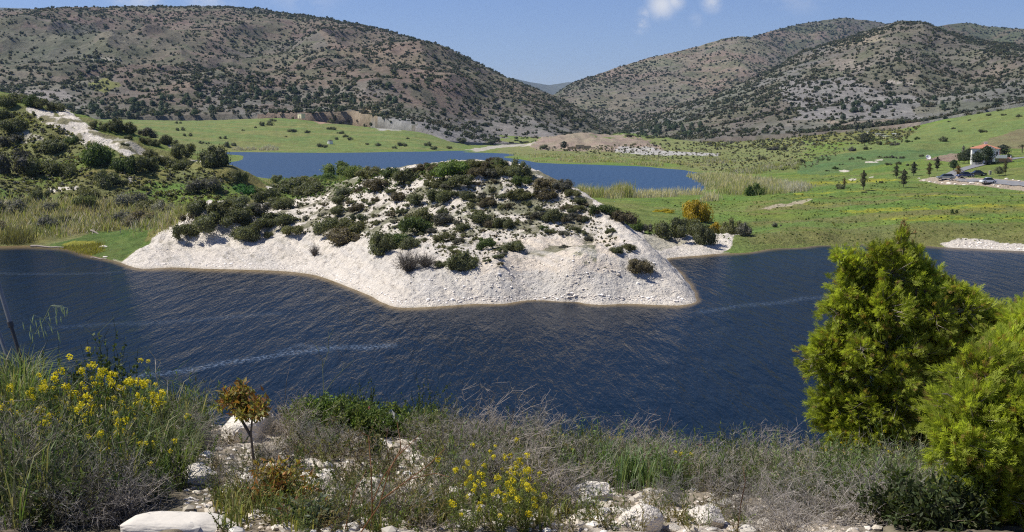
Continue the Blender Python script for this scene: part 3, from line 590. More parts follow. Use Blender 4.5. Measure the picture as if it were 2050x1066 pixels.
BUSH = [fdata('bush_foliage', lumpy(100 + i, 9 + i % 4 * 2, 2300, .085, 1.15, .62)) for i in range(6)]
SMALLB = [fdata('small_bush_foliage', lumpy(130 + i, 6, 520, .13, 1.1, .6, ragged=.3)) for i in range(5)]
TREEC = [fdata('round_crown', lumpy(160 + i, 14, 3000, .08, 1.0, 1.15, .2)) for i in range(3)]
FARB = [lumpy(200 + i, 4, 46, .34, 1.1, .62, .1, .25, .5) for i in range(6)]
FARME = [fdata('hill_shrub', lumpy(220 + i, 6, 170, .2, 1.1, .62, .1, .3, .55)) for i in range(6)]
PINEME = []
for i in range(3):
    r = np.random.default_rng(300 + i); n = 420; h = r.uniform(.12, 1, n); rad = np.sqrt(np.clip(1 - (h * 1.5 - .55) ** 2, .03, 1)) * .62 * r.uniform(.45, 1.1, n); a = r.uniform(0, 6.28, n)
    c = np.stack([np.cos(a) * rad, np.sin(a) * rad, h * 1.55 + .1], 1); v, f = leaf_quads(c, unit(np.stack([np.cos(a), np.sin(a), 0 * a + .6], 1) + r.normal(0, .5, (n, 3))), .26, .16, r)
    v2, f2 = segs([[0, 0, 0]], [[0, 0, 1.4]], [.06], [.02], 5)
    V_, F_, T_, _ = merge([(v, f, np.clip(r.normal(.45, .2, n), 0, 1)), (v2, f2, .1)]); PINEME.append(mesh_data('pine', V_, F_, [LEAF], tone=T_))

# ---- shrubs over the hills: the largest as objects, the rest as one mass per hill
HC = [C(.088, .100, .050), C(.070, .088, .046), C(.104, .108, .058), C(.085, .092, .066), C(.112, .100, .058)]
cand = []
def hill_pts(hi, n, seed, smin, smax, dens_k=1.0, vis=True):
    name, u, Dd, Xh, Yh, Zh = HILLS[hi]; r = np.random.default_rng(seed)
    nr, nc = Xh.shape
    w = (Dd[1:, :] - Dd[:-1, :]) * Dd[:-1, :]; w = np.concatenate([w, w[-1:]]); w = np.maximum(w, 0)
    dn = fbm(Xh / 160, Yh / 160, seed, 4) * .75 + fbm(Xh / 35, Yh / 35, seed + 1, 2) * .25
    K = np.linspace(0, 1, nr)[:, None]
    w = w * (.50 + sstep(.38, .60, dn) * 1.4) * (1 + (1.0 if hi == 0 else .1) * sstep(.25, .02, K))
    # seen ones only: running maximum of elevation angle along each column
    ang = (Zh + 3 - EYE) / Dd; run = np.maximum.accumulate(ang, 0); seen = ang >= run - .0012
    w = w * seen; p = (w / w.sum()).ravel(); k = r.choice(p.size, n, p=p)
    j, i = k // nc, k % nc; dx = (r.uniform(-.5, .5, n)); du = (u[1] - u[0]) * Dd.ravel()[k]
    x = Xh.ravel()[k] + dx * du; i2 = np.clip(i + np.sign(dx).astype(int), 0, nc - 1); z = Zh.ravel()[k] * (1 - np.abs(dx)) + Zh[j, i2] * np.abs(dx)
    # slide along the row direction too
    j2 = np.clip(j + 1, 0, nr - 1); t = r.uniform(0, 1, n); k2 = j2 * nc + i
    y = Yh.ravel()[k] * (1 - t) + Yh.ravel()[k2] * t; x = x + (Xh.ravel()[k2] - Xh.ravel()[k]) * t; z = z + (Zh.ravel()[k2] - Zh.ravel()[k]) * t
    s = smin * .72 * (smax * 1.3 / (smin * .72)) ** r.beta(1.4, 2.4, n)
    return np.stack([x, y, z - .15 * s], 1), s, r
def mass(name, label, pos, s, r, shapes, cols, kind='stuff', zsc=1.0):
    Vs, Fs3, Fs4, T3, T4, C3, C4 = [], [], [], [], [], [], []; off = 0
    which = r.integers(0, len(shapes), len(pos)); rot = r.uniform(0, 6.28, len(pos)); ci = r.integers(0, len(cols), len(pos)); cv = r.uniform(.75, 1.3, len(pos))
    for q, (v, fl, tone) in enumerate(shapes):
        m = np.nonzero(which == q)[0]
        if not len(m): continue
        c, sn = np.cos(rot[m]), np.sin(rot[m])
        vx = v[None, :, 0] * c[:, None] - v[None, :, 1] * sn[:, None]; vy = v[None, :, 0] * sn[:, None] + v[None, :, 1] * c[:, None]
        vv = np.stack([vx, vy, np.broadcast_to(v[None, :, 2] * zsc, vx.shape)], -1) * s[m][:, None, None] + pos[m][:, None]
        Vs.append(vv.reshape(-1, 3)); offs = off + np.arange(len(m)) * len(v); off += len(m) * len(v); k = 0
        cc = np.array(cols)[ci[m]] * cv[m][:, None]
        for f in fl:
            ff = (f[None] + offs[:, None, None]).reshape(-1, f.shape[1]); tt = np.tile(tone[k:k + len(f)], len(m)); k += len(f); c2 = np.repeat(cc, len(f), 0)
            if f.shape[1] == 3: Fs3.append(ff); T3.append(tt); C3.append(c2)
            else: Fs4.append(ff); T4.append(tt); C4.append(c2)
    F = ([np.concatenate(Fs3)] if Fs3 else []) + ([np.concatenate(Fs4)] if Fs4 else [])
    T = np.concatenate(T3 + T4); CCc = np.concatenate(C3 + C4)
    return tag(put(name, mesh_data(name, np.concatenate(Vs), F, [LEAFA], tone=T, col={'col': CCc})), kind=kind, label=label)
HSPEC = [(0, 14500, 2.5, 6.6), (1, 11000, 2.4, 6.2), (2, 6500, 3.0, 7.0), (3, 4200, 4.0, 8.5), (4, 2000, 4.0, 8)]
HLAB = {0: ('round dark green shrub on the lower slope of the left hill', 'shrubs on the left hill'), 1: ('dark green shrub on the grey slope of the right hill', 'shrubs on the right hill')}
sets = [hill_pts(h, n, 500 + h, a, b) for h, n, a, b in HSPEC]
app = np.concatenate([s / p[:, 1] * (h < 2) for h, (p, s, r) in enumerate(sets)])
cut = np.sort(app)[-285]
for h, (p, s, r) in enumerate(sets):
    big_ = (s / p[:, 1] >= cut) & (h < 2)
    for q in np.nonzero(big_)[0]:
        o = put('hill_shrub', FARME[q % 6], loc=p[q], rz=r.uniform(0, 6.28), sc=s[q]); o.color = (*(HC[q % 5] * r.uniform(.8, 1.25)), 1)
        tag(o, HLAB[h][0], 'shrub', HLAB[h][1])
    mass('hillside_scrub', 'dense dark scrub dotted over ' + ('the left hill', 'the right hill', 'the reddish hill beyond', 'the tall far hill', 'the rightmost far hill')[h], p[~big_], s[~big_], r, FARB, HC)
# small low scrub filling between, seen as texture
lowp = [hill_pts(h, n, 700 + h, .5, 1.3) for h, n in ((0, 11000), (1, 10000), (2, 4000))]
LOWS = [lumpy(260 + i, 2, 14, .6, 1.2, .5, .05, .2, .4) for i in range(4)]
for h, (p, s, r) in enumerate(lowp):
    mass('hillside_heath', 'low grey green heath between the shrubs of ' + ('the left hill', 'the right hill', 'the reddish hill')[h], p, s * (1.0, 1.0, 1.6)[h], r, LOWS, [C(.105, .115, .06), C(.09, .10, .05), C(.13, .125, .085)])
# pines in the woodland band at the foot of the left hill and lower right hill
def on_hill(px, py, hi):
    name, u, Dd, Xh, Yh, Zh = HILLS[hi]; a, b = ray(px, py); i = int(np.argmin(abs(u - a)))
    if abs(u[i] - a) > .006: return None
    e = Zh[:, i] - (EYE + b * Dd[:, i]); s_ = np.nonzero(e >= 0)[0]
    if not len(s_): return None
    return np.array([Xh[s_[0], i], Yh[s_[0], i], Zh[s_[0], i] - .3])
rp = np.random.default_rng(42)
def pines(n, poly_c, w, h, hi, label, group, smin=3.2, smax=5.2):
    for _ in range(n):
        k = rp.integers(0, len(poly_c) - 1); t = rp.uniform(); px = poly_c[k][0] * (1 - t) + poly_c[k + 1][0] * t + rp.normal(0, w); py = poly_c[k][1] * (1 - t) + poly_c[k + 1][1] * t + rp.normal(0, h)
        q = on_hill(px, py, hi)
        if q is None: continue
        s_ = rp.uniform(smin, smax)
        o = put('pine_tree', PINEME[rp.integers(0, 3)], loc=q, rz=rp.uniform(0, 6.28), sc=(s_ * .95, s_ * .95, s_ * .78)); o.color = (*(C(.085, .115, .062) * rp.uniform(.75, 1.25)), 1)
        tag(o, label, 'pine tree', group)
pines(120, [(130, 232), (260, 230), (330, 222), (420, 205), (520, 190), (600, 195), (700, 208), (790, 205)], 26, 12, 0, 'dark pine in the woodland band at the foot of the left hill', 'pines at the foot of the left hill')
pines(40, [(1280, 268), (1330, 258), (1400, 262)], 14, 8, 1, 'dark pine at the lower end of the right hill', 'pines at the foot of the right hill')
pines(30, [(1650, 228), (1750, 215), (1850, 205), (1900, 215)], 22, 8, 1, 'dark pine in the gully above the green slope', 'pines above the green slope')
# ================================================================== BUSHES AND TREES OF THE SHORE
DK, OL, GR, BR, GY, LG, BG = C(.128, .138, .066), C(.155, .156, .066), C(.115, .160, .050), C(.158, .132, .078), C(.155, .150, .118), C(.16, .20, .06), C(.12, .175, .04)
PALE = C(.17, .19, .11)
rb = np.random.default_rng(77)
def bush(px, py, w, c, label, h=1.0, name='bush', cat='bush', group=None, kinds=None, dmin=75, dmax=1490):
    q = hit(px, py, dmin, dmax); s = w * .5 * q[1] / FPX / .80
    me = (kinds or (BUSH if w >= 26 else SMALLB)); me = me[rb.integers(0, len(me))]
    o = put(name, me, loc=(q[0], q[1], q[2] - .10 * s), rz=rb.uniform(0, 6.28), sc=(s, s, s * h * rb.uniform(.92, 1.08))); o.color = (*(c * rb.uniform(.88, 1.12)), 1)
    return tag(o, label, cat, group)
PB = [
 (377, 484, 62, DK, 'dark rounded bush at the left end of the thicket, over bare chalk', 1.35), (496, 481, 62, DK, 'dark rounded bush at the lower edge of the thicket, bulging over the chalk', 1.2),
 (425, 467, 84, DK, 'broad dark bush between the two lowest bushes of the thicket', 1.0), (535, 466, 60, DK, 'dark bush closing the right lower corner of the thicket', 1.1), (538, 475, 26, DK, 'small dark bush sitting on chalk right of the thicket', 1.0),
 (560, 450, 70, DK, 'dark bush on the right flank of the thicket above a chalk fan', 1.0), (400, 430, 64, DK, 'dark bush in the upper left of the thicket beside the reeds', 1.1), (450, 430, 72, OL * .8, 'olive dark bush in the middle of the thicket', 1.0),
 (486, 434, 70, DK, 'dark bush in the thicket, right of the olive one', 1.0), (525, 430, 62, GY * .7, 'greyish bush in the upper thicket', 1.0), (562, 418, 62, DK, 'dark bush at the top right of the thicket', 1.0), (392, 452, 60, BR * .9, 'brownish bush on the left flank of the thicket', 1.1), (470, 455, 60, OL * .75, 'low olive bush deep inside the thicket', .9),
 (530, 403, 62, DK, 'dark bush above the thicket, below the bare yellow bank', 1.0), (584, 388, 92, DK * .95, 'wide dark bush on the crest between thicket and lake', .8), (628, 388, 72, DK, 'dark bush on the crest left of the small chalk scar', .85), (612, 372, 60, OL, 'olive bush behind the wide dark one on the crest', .8),
 (589, 471, 50, OL, 'olive bush alone at the foot of the speckled chalk fan', .9), (691, 486, 82, BR, 'wide brown green bush right of the speckled chalk fan', .9), (668, 466, 70, DK, 'dark bush uphill of the wide brown green bush', .95), (706, 464, 62, OL * .9, 'olive bush uphill right of the wide brown green bush', .9),
 (764, 507, 66, DK, 'tall dark bush low on the chalk left of the bare twiggy shrub', 1.5), (795, 492, 62, GR * .85, 'green bush leaning behind the tall dark bush on the slope', 1.1), (834, 470, 72, GR * .75, 'large green bush in the middle left of the white slope', 1.1), (816, 497, 56, DK, 'dark bush just above the bare twiggy shrub', 1.0), (844, 446, 62, OL * .85, 'olive bush high in the left gully of the slope', 1.0), (885, 447, 52, GY * .75, 'greyish bush in the centre gully of the slope', 1.0), (892, 484, 46, OL * .8, 'olive bush in the centre of the slope', .9),
 (679, 428, 46, DK, 'dark bush at the top of the speckled fan', .9), (720, 446, 42, PALE * .8, 'pale grey green bush on the upper slope', .9), (681, 408, 42, DK, 'dark bush right under the crest scar', .9), (713, 424, 40, BR * .8, 'brown bush under the crest scar', .9), (689, 392, 40, PALE * .7, 'pale bush between crest scar and yellow grass', 1.0),
 (755, 380, 56, BR * .85, 'reddish brown bush on the crest by the yellow grass strip', 1.0), (799, 401, 46, BR * .8, 'brown bush below the crest saddle', .9), (833, 407, 42, DK, 'dark bush below the crest saddle', 1.0), (813, 360, 62, DK, 'dark green bush on the crest saddle', .8), (785, 352, 50, GR * .8, 'green bush beside the saddle on the skyline', .8),
 (557, 368, 28, PALE, 'small pale green bush standing against the lake', 1.5), (677, 352, 62, LG, 'light green bush on the skyline left of the summit', 1.1), (706, 345, 46, LG * 1.1, 'tallest light green bush on the skyline left of the summit', 1.5), (742, 355, 60, OL * 1.2, 'olive green bush right of the light green ones on the skyline', .9), (655, 362, 46, BG, 'bright green bush at the edge of the isthmus', .8),
 (881, 404, 54, DK * 1.1, 'round dark green bush high on the slope under the summit', 1.25), (871, 376, 44, OL, 'olive bush on the left shoulder of the summit', 1.0), (905, 350, 72, BG * 1.1, 'broad yellow green bush on the summit', 1.0), (946, 340, 26, OL * 1.2, 'small upright bush on the summit right of the yellow green one', 1.6), (926, 375, 52, DK, 'dark bush below the summit', 1.0), (960, 353, 42, BR * .8, 'brown bush on the summit ridge', 1.0), (985, 353, 36, GY * .7, 'grey bush on the summit ridge', 1.0), (1006, 350, 34, OL * .9, 'olive bush beside the tallest summit bush', 1.0), (1036, 352, 46, DK * 1.2, 'tallest dark bush on the right end of the summit', 1.55), (1046, 370, 42, GR * .85, 'green bush just below the tallest summit bush', 1.0),
 (1090, 376, 62, BR, 'reddish brown bush on the right shoulder of the hill', .8), (1129, 380, 48, GY * .8, 'bare twiggy grey bush on the right shoulder', 1.0), (1092, 396, 50, BR * .75, 'brown bush below the right shoulder', .9), (1144, 392, 36, OL, 'olive bush on the right shoulder near the edge', .9), (1160, 408, 30, DK, 'dark bush on the steep right edge', .9),
 (933, 400, 36, DK, 'dark bush in the upper centre of the slope', 1.0), (1038, 396, 52, OL * .9, 'olive bush in the upper right of the slope', .8), (1055, 410, 24, DK, 'small dark bush under the olive one in the upper right', 1.0), (963, 443, 50, DK, 'dark bush in the centre of the slope', 1.0), (977, 412, 36, BR * .8, 'brown bush above the centre of the slope', .9), (1011, 457, 46, DK * .95, 'dark bush right of the centre of the slope', 1.1), (926, 460, 32, DK, 'small dark bush left of the centre of the slope', 1.0), (980, 455, 34, BR * .7, 'brown bush between two dark bushes at the centre', .9),
 (1107, 440, 58, DK, 'dark bush on the right part of the slope, above the beige outcrop', .95), (1079, 437, 32, GY * .7, 'grey bush beside the dark one above the outcrop', .9), (1144, 444, 28, GY * .8, 'grey bush on the open chalk right of the dark one', .8), (1168, 444, 28, DK, 'dark bush on the open chalk near the right edge', .9), (1088, 461, 20, GR * .7, 'little green bush at the top of the beige outcrop', 1.0),
 (970, 499, 46, GR * .85, 'round green bush low on the slope, upper of a pair', 1.2), (1031, 501, 50, DK, 'dark bush low on the slope beside the beige outcrop', 1.0), (926, 535, 74, DK, 'large dark bush low on the white slope', 1.0), (881, 533, 30, DK, 'small dark bush left of the large low one', .9), (912, 543, 24, OL, 'small olive tuft below the large low bush', .8), (977, 526, 20, DK, 'small dark bush right of the large low one', .9), (1001, 530, 18, BR * .8, 'small brown bush on bare chalk by the outcrop', .9),
 (1277, 547, 60, BR * .95, 'brown green bush low on the right end of the chalk', 1.15), (1236, 506, 32, DK, 'dark bush above the low brown green one', 1.0), (1260, 500, 30, OL * .8, 'olive bush on the right edge above the brown green one', 1.0), (1127, 472, 26, GY * .8, 'grey bush on top of the beige outcrop', .8), (1161, 468, 24, DK, 'dark tuft on top of the beige outcrop', .8), (1130, 496, 26, GY * .7, 'low grey tuft in the beige outcrop', .6), (1220, 470, 26, DK, 'dark bush on the steep edge above the inlet', .9), (1190, 430, 24, BR * .8, 'brown bush on the steep right edge', .9),
 (1209, 432, 60, GR * .8, 'green bush behind the right edge of the hill', .9), (1243, 446, 62, BR * .75, 'brown bush behind the right edge of the hill', 1.0), (1268, 460, 38, BG * .9, 'bright green bush behind the right edge of the hill', 1.3), (1290, 468, 34, GY, 'bare grey brown shrub beside the bright green bush', 1.3),
 (1347, 481, 80, DK * .9, 'large dark bush on the low chalk bank of the inlet', 1.25), (1408, 488, 52, DK * .85, 'very dark bush at the right end of the low chalk bank', 1.7), (1375, 470, 60, DK, 'dark bush between the two on the low chalk bank', 1.2),
 (1394, 444, 62, C(.42, .30, .025), 'tall broom in full orange yellow flower behind the dark bushes', 1.7), (1432, 466, 30, C(.42, .29, .025), 'small orange flowering broom at the foot of the dark bushes', 1.6), (1330, 425, 46, C(.40, .33, .02), 'low broom with bright yellow flowers beyond the hill edge', .45),
 (1463, 470, 44, OL * 1.1, 'half bare willow shrub right of the flowering broom, left half', 1.7), (1492, 473, 38, GY * .9, 'half bare willow shrub right of the flowering broom, right half', 1.7), (1556, 455, 20, GY, 'small leafless grey shrub in the green meadow', 1.3), (1512, 391, 44, BG * .8, 'green willow bush in front of the grey reeds', 1.3),
 # left bank
 (190, 330, 78, BG * .85, 'large bright green bush below the white chalk scar', 1.35), (254, 346, 56, GR * .8, 'dark green bush right of the large bright green one', 1.3), (298, 347, 64, DK, 'dark bush at the lower end of the chalk scar', 1.3), (105, 303, 62, DK, 'dark bush left of the chalk scar', 1.0), (146, 286, 30, GR * .8, 'small green bush at the left edge of the chalk scar', 1.1), (24, 291, 54, GY * .7, 'greyish bush on the upper left bank', .9),
 (32, 352, 92, GY * .65, 'huge grey green bush low on the left bank', 1.2), (86, 352, 78, DK, 'big dark bush touching the huge grey green one', 1.15), (124, 357, 60, DK * .95, 'dark bush at the right end of the big bush row', 1.1), (78, 405, 40, DK * .9, 'dark cone shaped bush above the reeds', 1.5), (176, 403, 50, OL * .8, 'olive bush above the reeds', 1.3), (212, 374, 58, DK, 'dark bush below the large bright green bush', 1.2), (240, 374, 32, DK, 'small dark bush attached to the one below the bright green bush', 1.0),
 (361, 340, 62, DK, 'low dark bush below the small chalk strip', .9), (324, 328, 42, OL * .8, 'olive bush at the foot of the chalk scar', 1.0), (371, 320, 58, DK, 'dark bush right of the small chalk strip', 1.4), (434, 335, 70, DK * .95, 'big dark bush at the point where the left bank meets the lake', 1.35), (415, 382, 78, GY * .75, 'broad grey green bush above the green grass', .9), (477, 364, 48, DK, 'dark bush on the yellow slope beside the lake', 1.1), (383, 391, 22, GR * .8, 'small green bush in the green grass', 1.4), (290, 381, 18, DK, 'tiny dark bush in the grass', 1.3),
 (190, 257, 28, DK, 'dark bush at the top edge of the chalk scar', 1.2), (210, 264, 28, DK, 'second dark bush along the top of the chalk scar', 1.2), (235, 265, 38, DK, 'third and tallest dark bush along the top of the chalk scar', 1.6), (262, 267, 34, DK * .9, 'dark bush against the green field above the scar', 1.6), (295, 272, 36, GY * .7, 'grey bush against the green field above the scar', 1.2), (258, 278, 22, DK, 'small dark bush below the skyline ones', 1.0), (251, 293, 20, DK, 'small dark bush at the right edge of the scar', 1.0), (288, 287, 30, OL * .8, 'olive bush among rubble right of the scar', 1.0), (310, 292, 26, DK, 'dark bush among rubble right of the scar', 1.0), (330, 287, 32, DK, 'dark bush at the top of the small chalk strip', 1.2), (346, 289, 24, DK, 'little dark bush near the top of the small chalk strip', 1.1), (303, 314, 40, OL * .75, 'olive bush between scar and small chalk strip', .9),
 (12, 216, 44, DK, 'dark tree like bush at the top of the left bank', 1.4), (10, 240, 44, DK * .9, 'dark bush below the topmost one', 1.2), (29, 264, 54, DK * .9, 'dark bush on the upper bank left of the scar', 1.1), (61, 214, 42, GR * .7, 'dark green bush on the skyline above the scar', 1.3), (84, 220, 42, DK, 'dark bush on the skyline above the scar', 1.2), (108, 221, 38, DK * .9, 'last dark bush on the skyline above the scar', 1.1), (35, 205, 40, DK, 'dark bush at the top left of the skyline', 1.2),
 (484, 387, 58, C(.06, .16, .04), 'feathery bright green thicket by the isthmus', .8), (472, 412, 54, PALE, 'pale feathery tuft below the bright green thicket', 1.0), (510, 392, 40, OL, 'olive bush beside the feathery green thicket', .9),
]
for q in PB:
    g = 'bushes on the chalk peninsula' if q[0] > 340 and q[1] > 340 and q[0] < 1310 else ('bushes on the left bank' if q[0] < 560 else 'bushes by the inlet')
    nm = 'flowering_broom' if 'broom' in q[4] else 'bush'
    bush(q[0], q[1], q[2], q[3], q[4], q[5], nm, 'broom' if 'broom' in q[4] else 'bush', g, dmax=420)
RP = None
# bare twiggy shrubs standing on the chalk
def twiggy(seed, n=60, h=1.0, spread=.7, sub=3, thick=.012):
    r = np.random.default_rng(seed); A, B, ra, rb_ = [], [], [], []
    for _ in range(n):
        p = np.array([r.normal(0, .06), r.normal(0, .06), 0]); d = unit(np.array([r.normal(0, spread), r.normal(0, spread), 1.0])); L = h * r.uniform(.5, 1.1); k = 5
        for j in range(k):
            q = p + d * L / k; A.append(p); B.append(q); ra.append(thick * (1 - j / k * .7)); rb_.append(thick * (1 - (j + 1) / k * .7))
            if j > 0:
                for _s in range(sub):
                    e = unit(d + r.normal(0, .7, 3)); A.append(p); B.append(p + e * L * .22); ra.append(thick * .5); rb_.append(thick * .2)
            p = q; d = unit(d + r.normal(0, .14, 3))
    return segs(A, B, ra, rb_)
TW = []
for i in range(2):
    v, f = twiggy(400 + i, 170, 1.25, .75, 3, .012); TW.append(mesh_data('bare_shrub', v, f, [LEAF], tone=np.random.default_rng(i).uniform(.2, .8, len(f))))
for px, py, w, hgt, lab in ((818, 546, 52, 1.2, 'leafless grey twiggy shrub low on the white slope'), (630, 514, 20, 1.8, 'thin upright grey shrub alone on the chalk beach'), (852, 536, 44, .9, 'grey brown twiggy shrub right of the leafless one')):
    q = hit(px, py, 75, 300); s = w * .5 * q[1] / FPX / .8; o = put('bare_shrub', TW[rb.integers(0, 2)], loc=q, sc=(s, s, s * hgt)); o.color = (.20, .175, .15, 1); tag(o, lab, 'shrub')
# small scattered shrubs: the larger as objects
def scatter_px(n, poly, seed, dmin=75, dmax=420):
    r = np.random.default_rng(seed); P_ = np.array(poly); x0, y0 = P_.min(0); x1, y1 = P_.max(0); out = []
    while len(out) < n:
        px, py = r.uniform(x0, x1), r.uniform(y0, y1)
        if in_poly(np.array([px]), np.array([py]), poly)[0]: out.append((px, py))
    return out
SLOPE = [(600, 400), (700, 372), (830, 362), (930, 352), (1050, 358), (1130, 385), (1190, 425), (1250, 480), (1290, 520), (1230, 500), (1130, 470), (1040, 480), (1000, 520), (900, 520), (800, 480), (700, 478), (600, 470), (560, 470)]
for px, py in scatter_px(170, SLOPE, 5):
    bush(px, py, rb.uniform(12, 28), [DK, OL, GY * .8, BR * .8][rb.integers(0, 4)], 'small scattered shrub among the larger bushes of the chalk slope', rb.uniform(.6, 1.0), 'small_shrub', 'shrub', 'small shrubs on the chalk slope', dmax=260)
LBANK = [(0, 230), (60, 225), (200, 300), (330, 330), (440, 345), (520, 375), (540, 395), (430, 420), (300, 415), (0, 430)]
for px, py in scatter_px(34, LBANK, 6):
    bush(px, py, rb.uniform(10, 26), [DK, OL, GY * .8, OL][rb.integers(0, 4)], 'small shrub among the grass of the left bank', rb.uniform(.5, .9), 'small_shrub', 'shrub', 'small shrubs on the left bank', dmin=170, dmax=420)
_hs = scatter_px(34, [(820, 352), (850, 338), (900, 330), (1000, 326), (1015, 345), (900, 356)], 8)
for px, py in _hs:
    bush(px, py, rb.uniform(22, 40), [OL, GR, DK, BR * .8][rb.integers(0, 4)], 'bush of the dense growth covering the very top of the hill', rb.uniform(.7, 1.0), 'bush', 'bush', 'bushes covering the hilltop', dmax=260)
for k_, (px, py) in enumerate(scatter_px(20, [(-20, 478), (60, 474), (180, 455), (350, 448), (372, 425), (300, 418), (150, 415), (-20, 418)], 9)):
    bush(px, py, rb.uniform(34, 66), [OL * 1.15, GY * 1.3, C(.20, .17, .11), C(.17, .19, .07), GY * 1.5][rb.integers(0, 5)], 'tangled shrub growing among the reeds of the left shore', rb.uniform(1.0, 1.5), 'bush', 'bush', 'tangled shrubs among the left reeds', dmax=260)
# low herb tufts as a mass: rubble plants on the chalk, tussocks on the bank and meadow
def tufts(name, label, n, poly, seed, smin, smax, cols, dmin=75, dmax=420, shapes=None, zsc=1.0):
    pts = np.array([hit(a, b, dmin, dmax) for a, b in scatter_px(n, poly, seed)]); r = np.random.default_rng(seed); s = r.uniform(smin, smax, n) * pts[:, 1] / 160
    pts[:, 2] -= .05; return mass(name, label, pts, s, r, shapes or LOWS, cols, zsc=zsc)
tufts('herb_tufts', 'low grey green herb tufts over the chalk slope', 2300, SLOPE, 15, .15, .5, [GY, OL, BR * .9, C(.15, .15, .09)], dmax=260)
tufts('herb_tufts', 'sparse grey tufts low on the white chalk', 130, [(700, 500), (1000, 520), (1200, 480), (1380, 600), (1200, 590), (900, 590), (760, 560)], 16, .08, .25, [GY, OL], dmax=260)
tufts('bank_herbs', 'olive herb cushions over the left bank', 2200, LBANK, 17, .2, .75, [OL * 1.2, GY * 1.1, C(.18, .18, .06), OL], 170, 420)
tufts('bank_herbs', 'green herb cushions on the isthmus and crest', 700, [(540, 365), (650, 350), (800, 345), (900, 345), (760, 385), (600, 400), (545, 395)], 18, .2, .6, [OL * 1.1, BG, GR], 150, 480)
tufts('meadow_tussocks', 'tussocks scattered over the green meadow', 1700, [(1440, 490), (1320, 400), (1500, 400), (1650, 350), (2050, 385), (2050, 485), (1800, 480), (1550, 490)], 19, .10, .34, [GREEN * .9, GREEN, C(.2, .2, .05), LUSH], 150, 420)
tufts('marsh_herbs', 'low shrubs and herbs over the marshy plain', 1500, [(1060, 300), (1250, 290), (1560, 280), (1700, 300), (1620, 340), (1450, 350), (1300, 320)], 20, .10, .40, [OL, GY, C(.16, .15, .07), DK], 330, 1200)
tufts('marsh_herbs', 'dark bushes and herbs at the hill foot', 900, [(1380, 290), (1500, 262), (1700, 250), (1850, 255), (1800, 290), (1650, 292), (1480, 300)], 21, .2, .6, [OL, DK, GY, DK, C(.2, .18, .05)], 330, 1400)

# ---- far bushes of fields and plain
FB = [(353, 241, 10), (358, 248, 13), (360, 262, 18), (375, 273, 18), (446, 278, 15), (403, 288, 16), (415, 289, 10), (462, 294, 26), (531, 252, 28), (545, 244, 18), (586, 264, 18), (617, 267, 14), (646, 296, 24), (662, 260, 18), (662, 239, 18), (681, 268, 14), (674, 279, 12), (691, 275, 12), (700, 281, 16), (736, 290, 10), (757, 293, 16), (806, 293, 22), (789, 297, 14), (816, 279, 9), (855, 292, 22), (851, 257, 18), (572, 275, 6), (512, 257, 7), (487, 262, 8), (870, 300, 18), (900, 298, 14)]
for px, py, w in FB:
    bush(px, py, w, DK * 1.05, 'dark round bush in the green field across the lake', 1.0, 'field_bush', 'bush', 'bushes of the far green field', SMALLB, 500)
QB = [(1090, 298, 20, 1.1), (1261, 274, 16, .9), (1276, 275, 16, .9), (1302, 278, 18, .8), (1330, 283, 14, .8), (1355, 288, 12, .8)]
for px, py, w, h in QB: bush(px, py, w, DK, 'dark bush standing on the pinkish quarry ground', h, 'field_bush', 'bush', 'bushes of the quarry', SMALLB, 450)
MB_ = [(1685, 379, 24, 1.3, 'round dark green bush in the meadow, left of the slender tree', DK * 1.2), (1730, 387, 11, 1, 'small dark bush at the foot of the slender tree', DK), (1604, 327, 22, .9, 'dark dome shaped bush on the plain', DK * .8), (1764, 367, 12, 1, 'small dark bush right of the slender tree', DK), (1911, 428, 14, 1.5, 'small dark bush alone low in the right meadow', GR * .7), (1666, 395, 10, .8, 'tiny dark bush beside the yellow flower band', DK), (1700, 403, 8, .8, 'tiny dark bush lower in the yellow flower band', DK), (1756, 410, 8, .8, 'tiny dark bush furthest down the yellow band', DK)]
for px, py, w, h, lab, c in MB_: bush(px, py, w, c, lab, h, 'field_bush', 'bush', 'bushes of the right meadow', SMALLB, 150)
PLB = [(1642, 322, 15), (1660, 322, 11), (1615, 312, 10), (1628, 312, 10), (1546, 301, 25), (1571, 301, 20), (1591, 306, 14), (1524, 320, 22), (1704, 320, 13), (1721, 318, 12), (1729, 320, 9), (1672, 339, 13), (1657, 344, 9), (1684, 331, 9), (1760, 316, 11), (1772, 317, 13), (1786, 317, 12), (1798, 318, 12), (1808, 318, 11), (1705, 303, 20), (1737, 300, 18), (1628, 270, 9), (1641, 269, 9), (1665, 271, 8), (1692, 262, 16), (1713, 256, 12), (1753, 256, 20), (1780, 258, 20), (1560, 310, 12), (1500, 322, 12), (1780, 332, 16), (1800, 330, 14), (1820, 332, 12), (1770, 290, 22), (1790, 292, 20), (1750, 282, 16), (1820, 285, 14), (1835, 280, 12), (1440, 300, 12), (1420, 290, 14), (1470, 308, 10), (1600, 292, 12)]
for px, py, w in PLB: bush(px, py, w, [DK, GR * .8, GY * .7][rb.integers(0, 3)], 'dark bush on the plain between lake and right hill', 1.0, 'field_bush', 'bush', 'bushes of the plain', SMALLB, 330)
SLB = [(1969, 266, 18), (1908, 259, 9), (1922, 264, 8), (1940, 242, 9), (1961, 228, 14), (1978, 232, 12), (2000, 223, 14), (1888, 283, 22), (1845, 314, 12), (2010, 232, 12), (2040, 235, 14), (1900, 245, 8)]
for px, py, w in SLB: bush(px, py, w, DK, 'dark bush on the green slope behind the white house', 1.0, 'field_bush', 'bush', 'bushes of the green slope', SMALLB, 380)

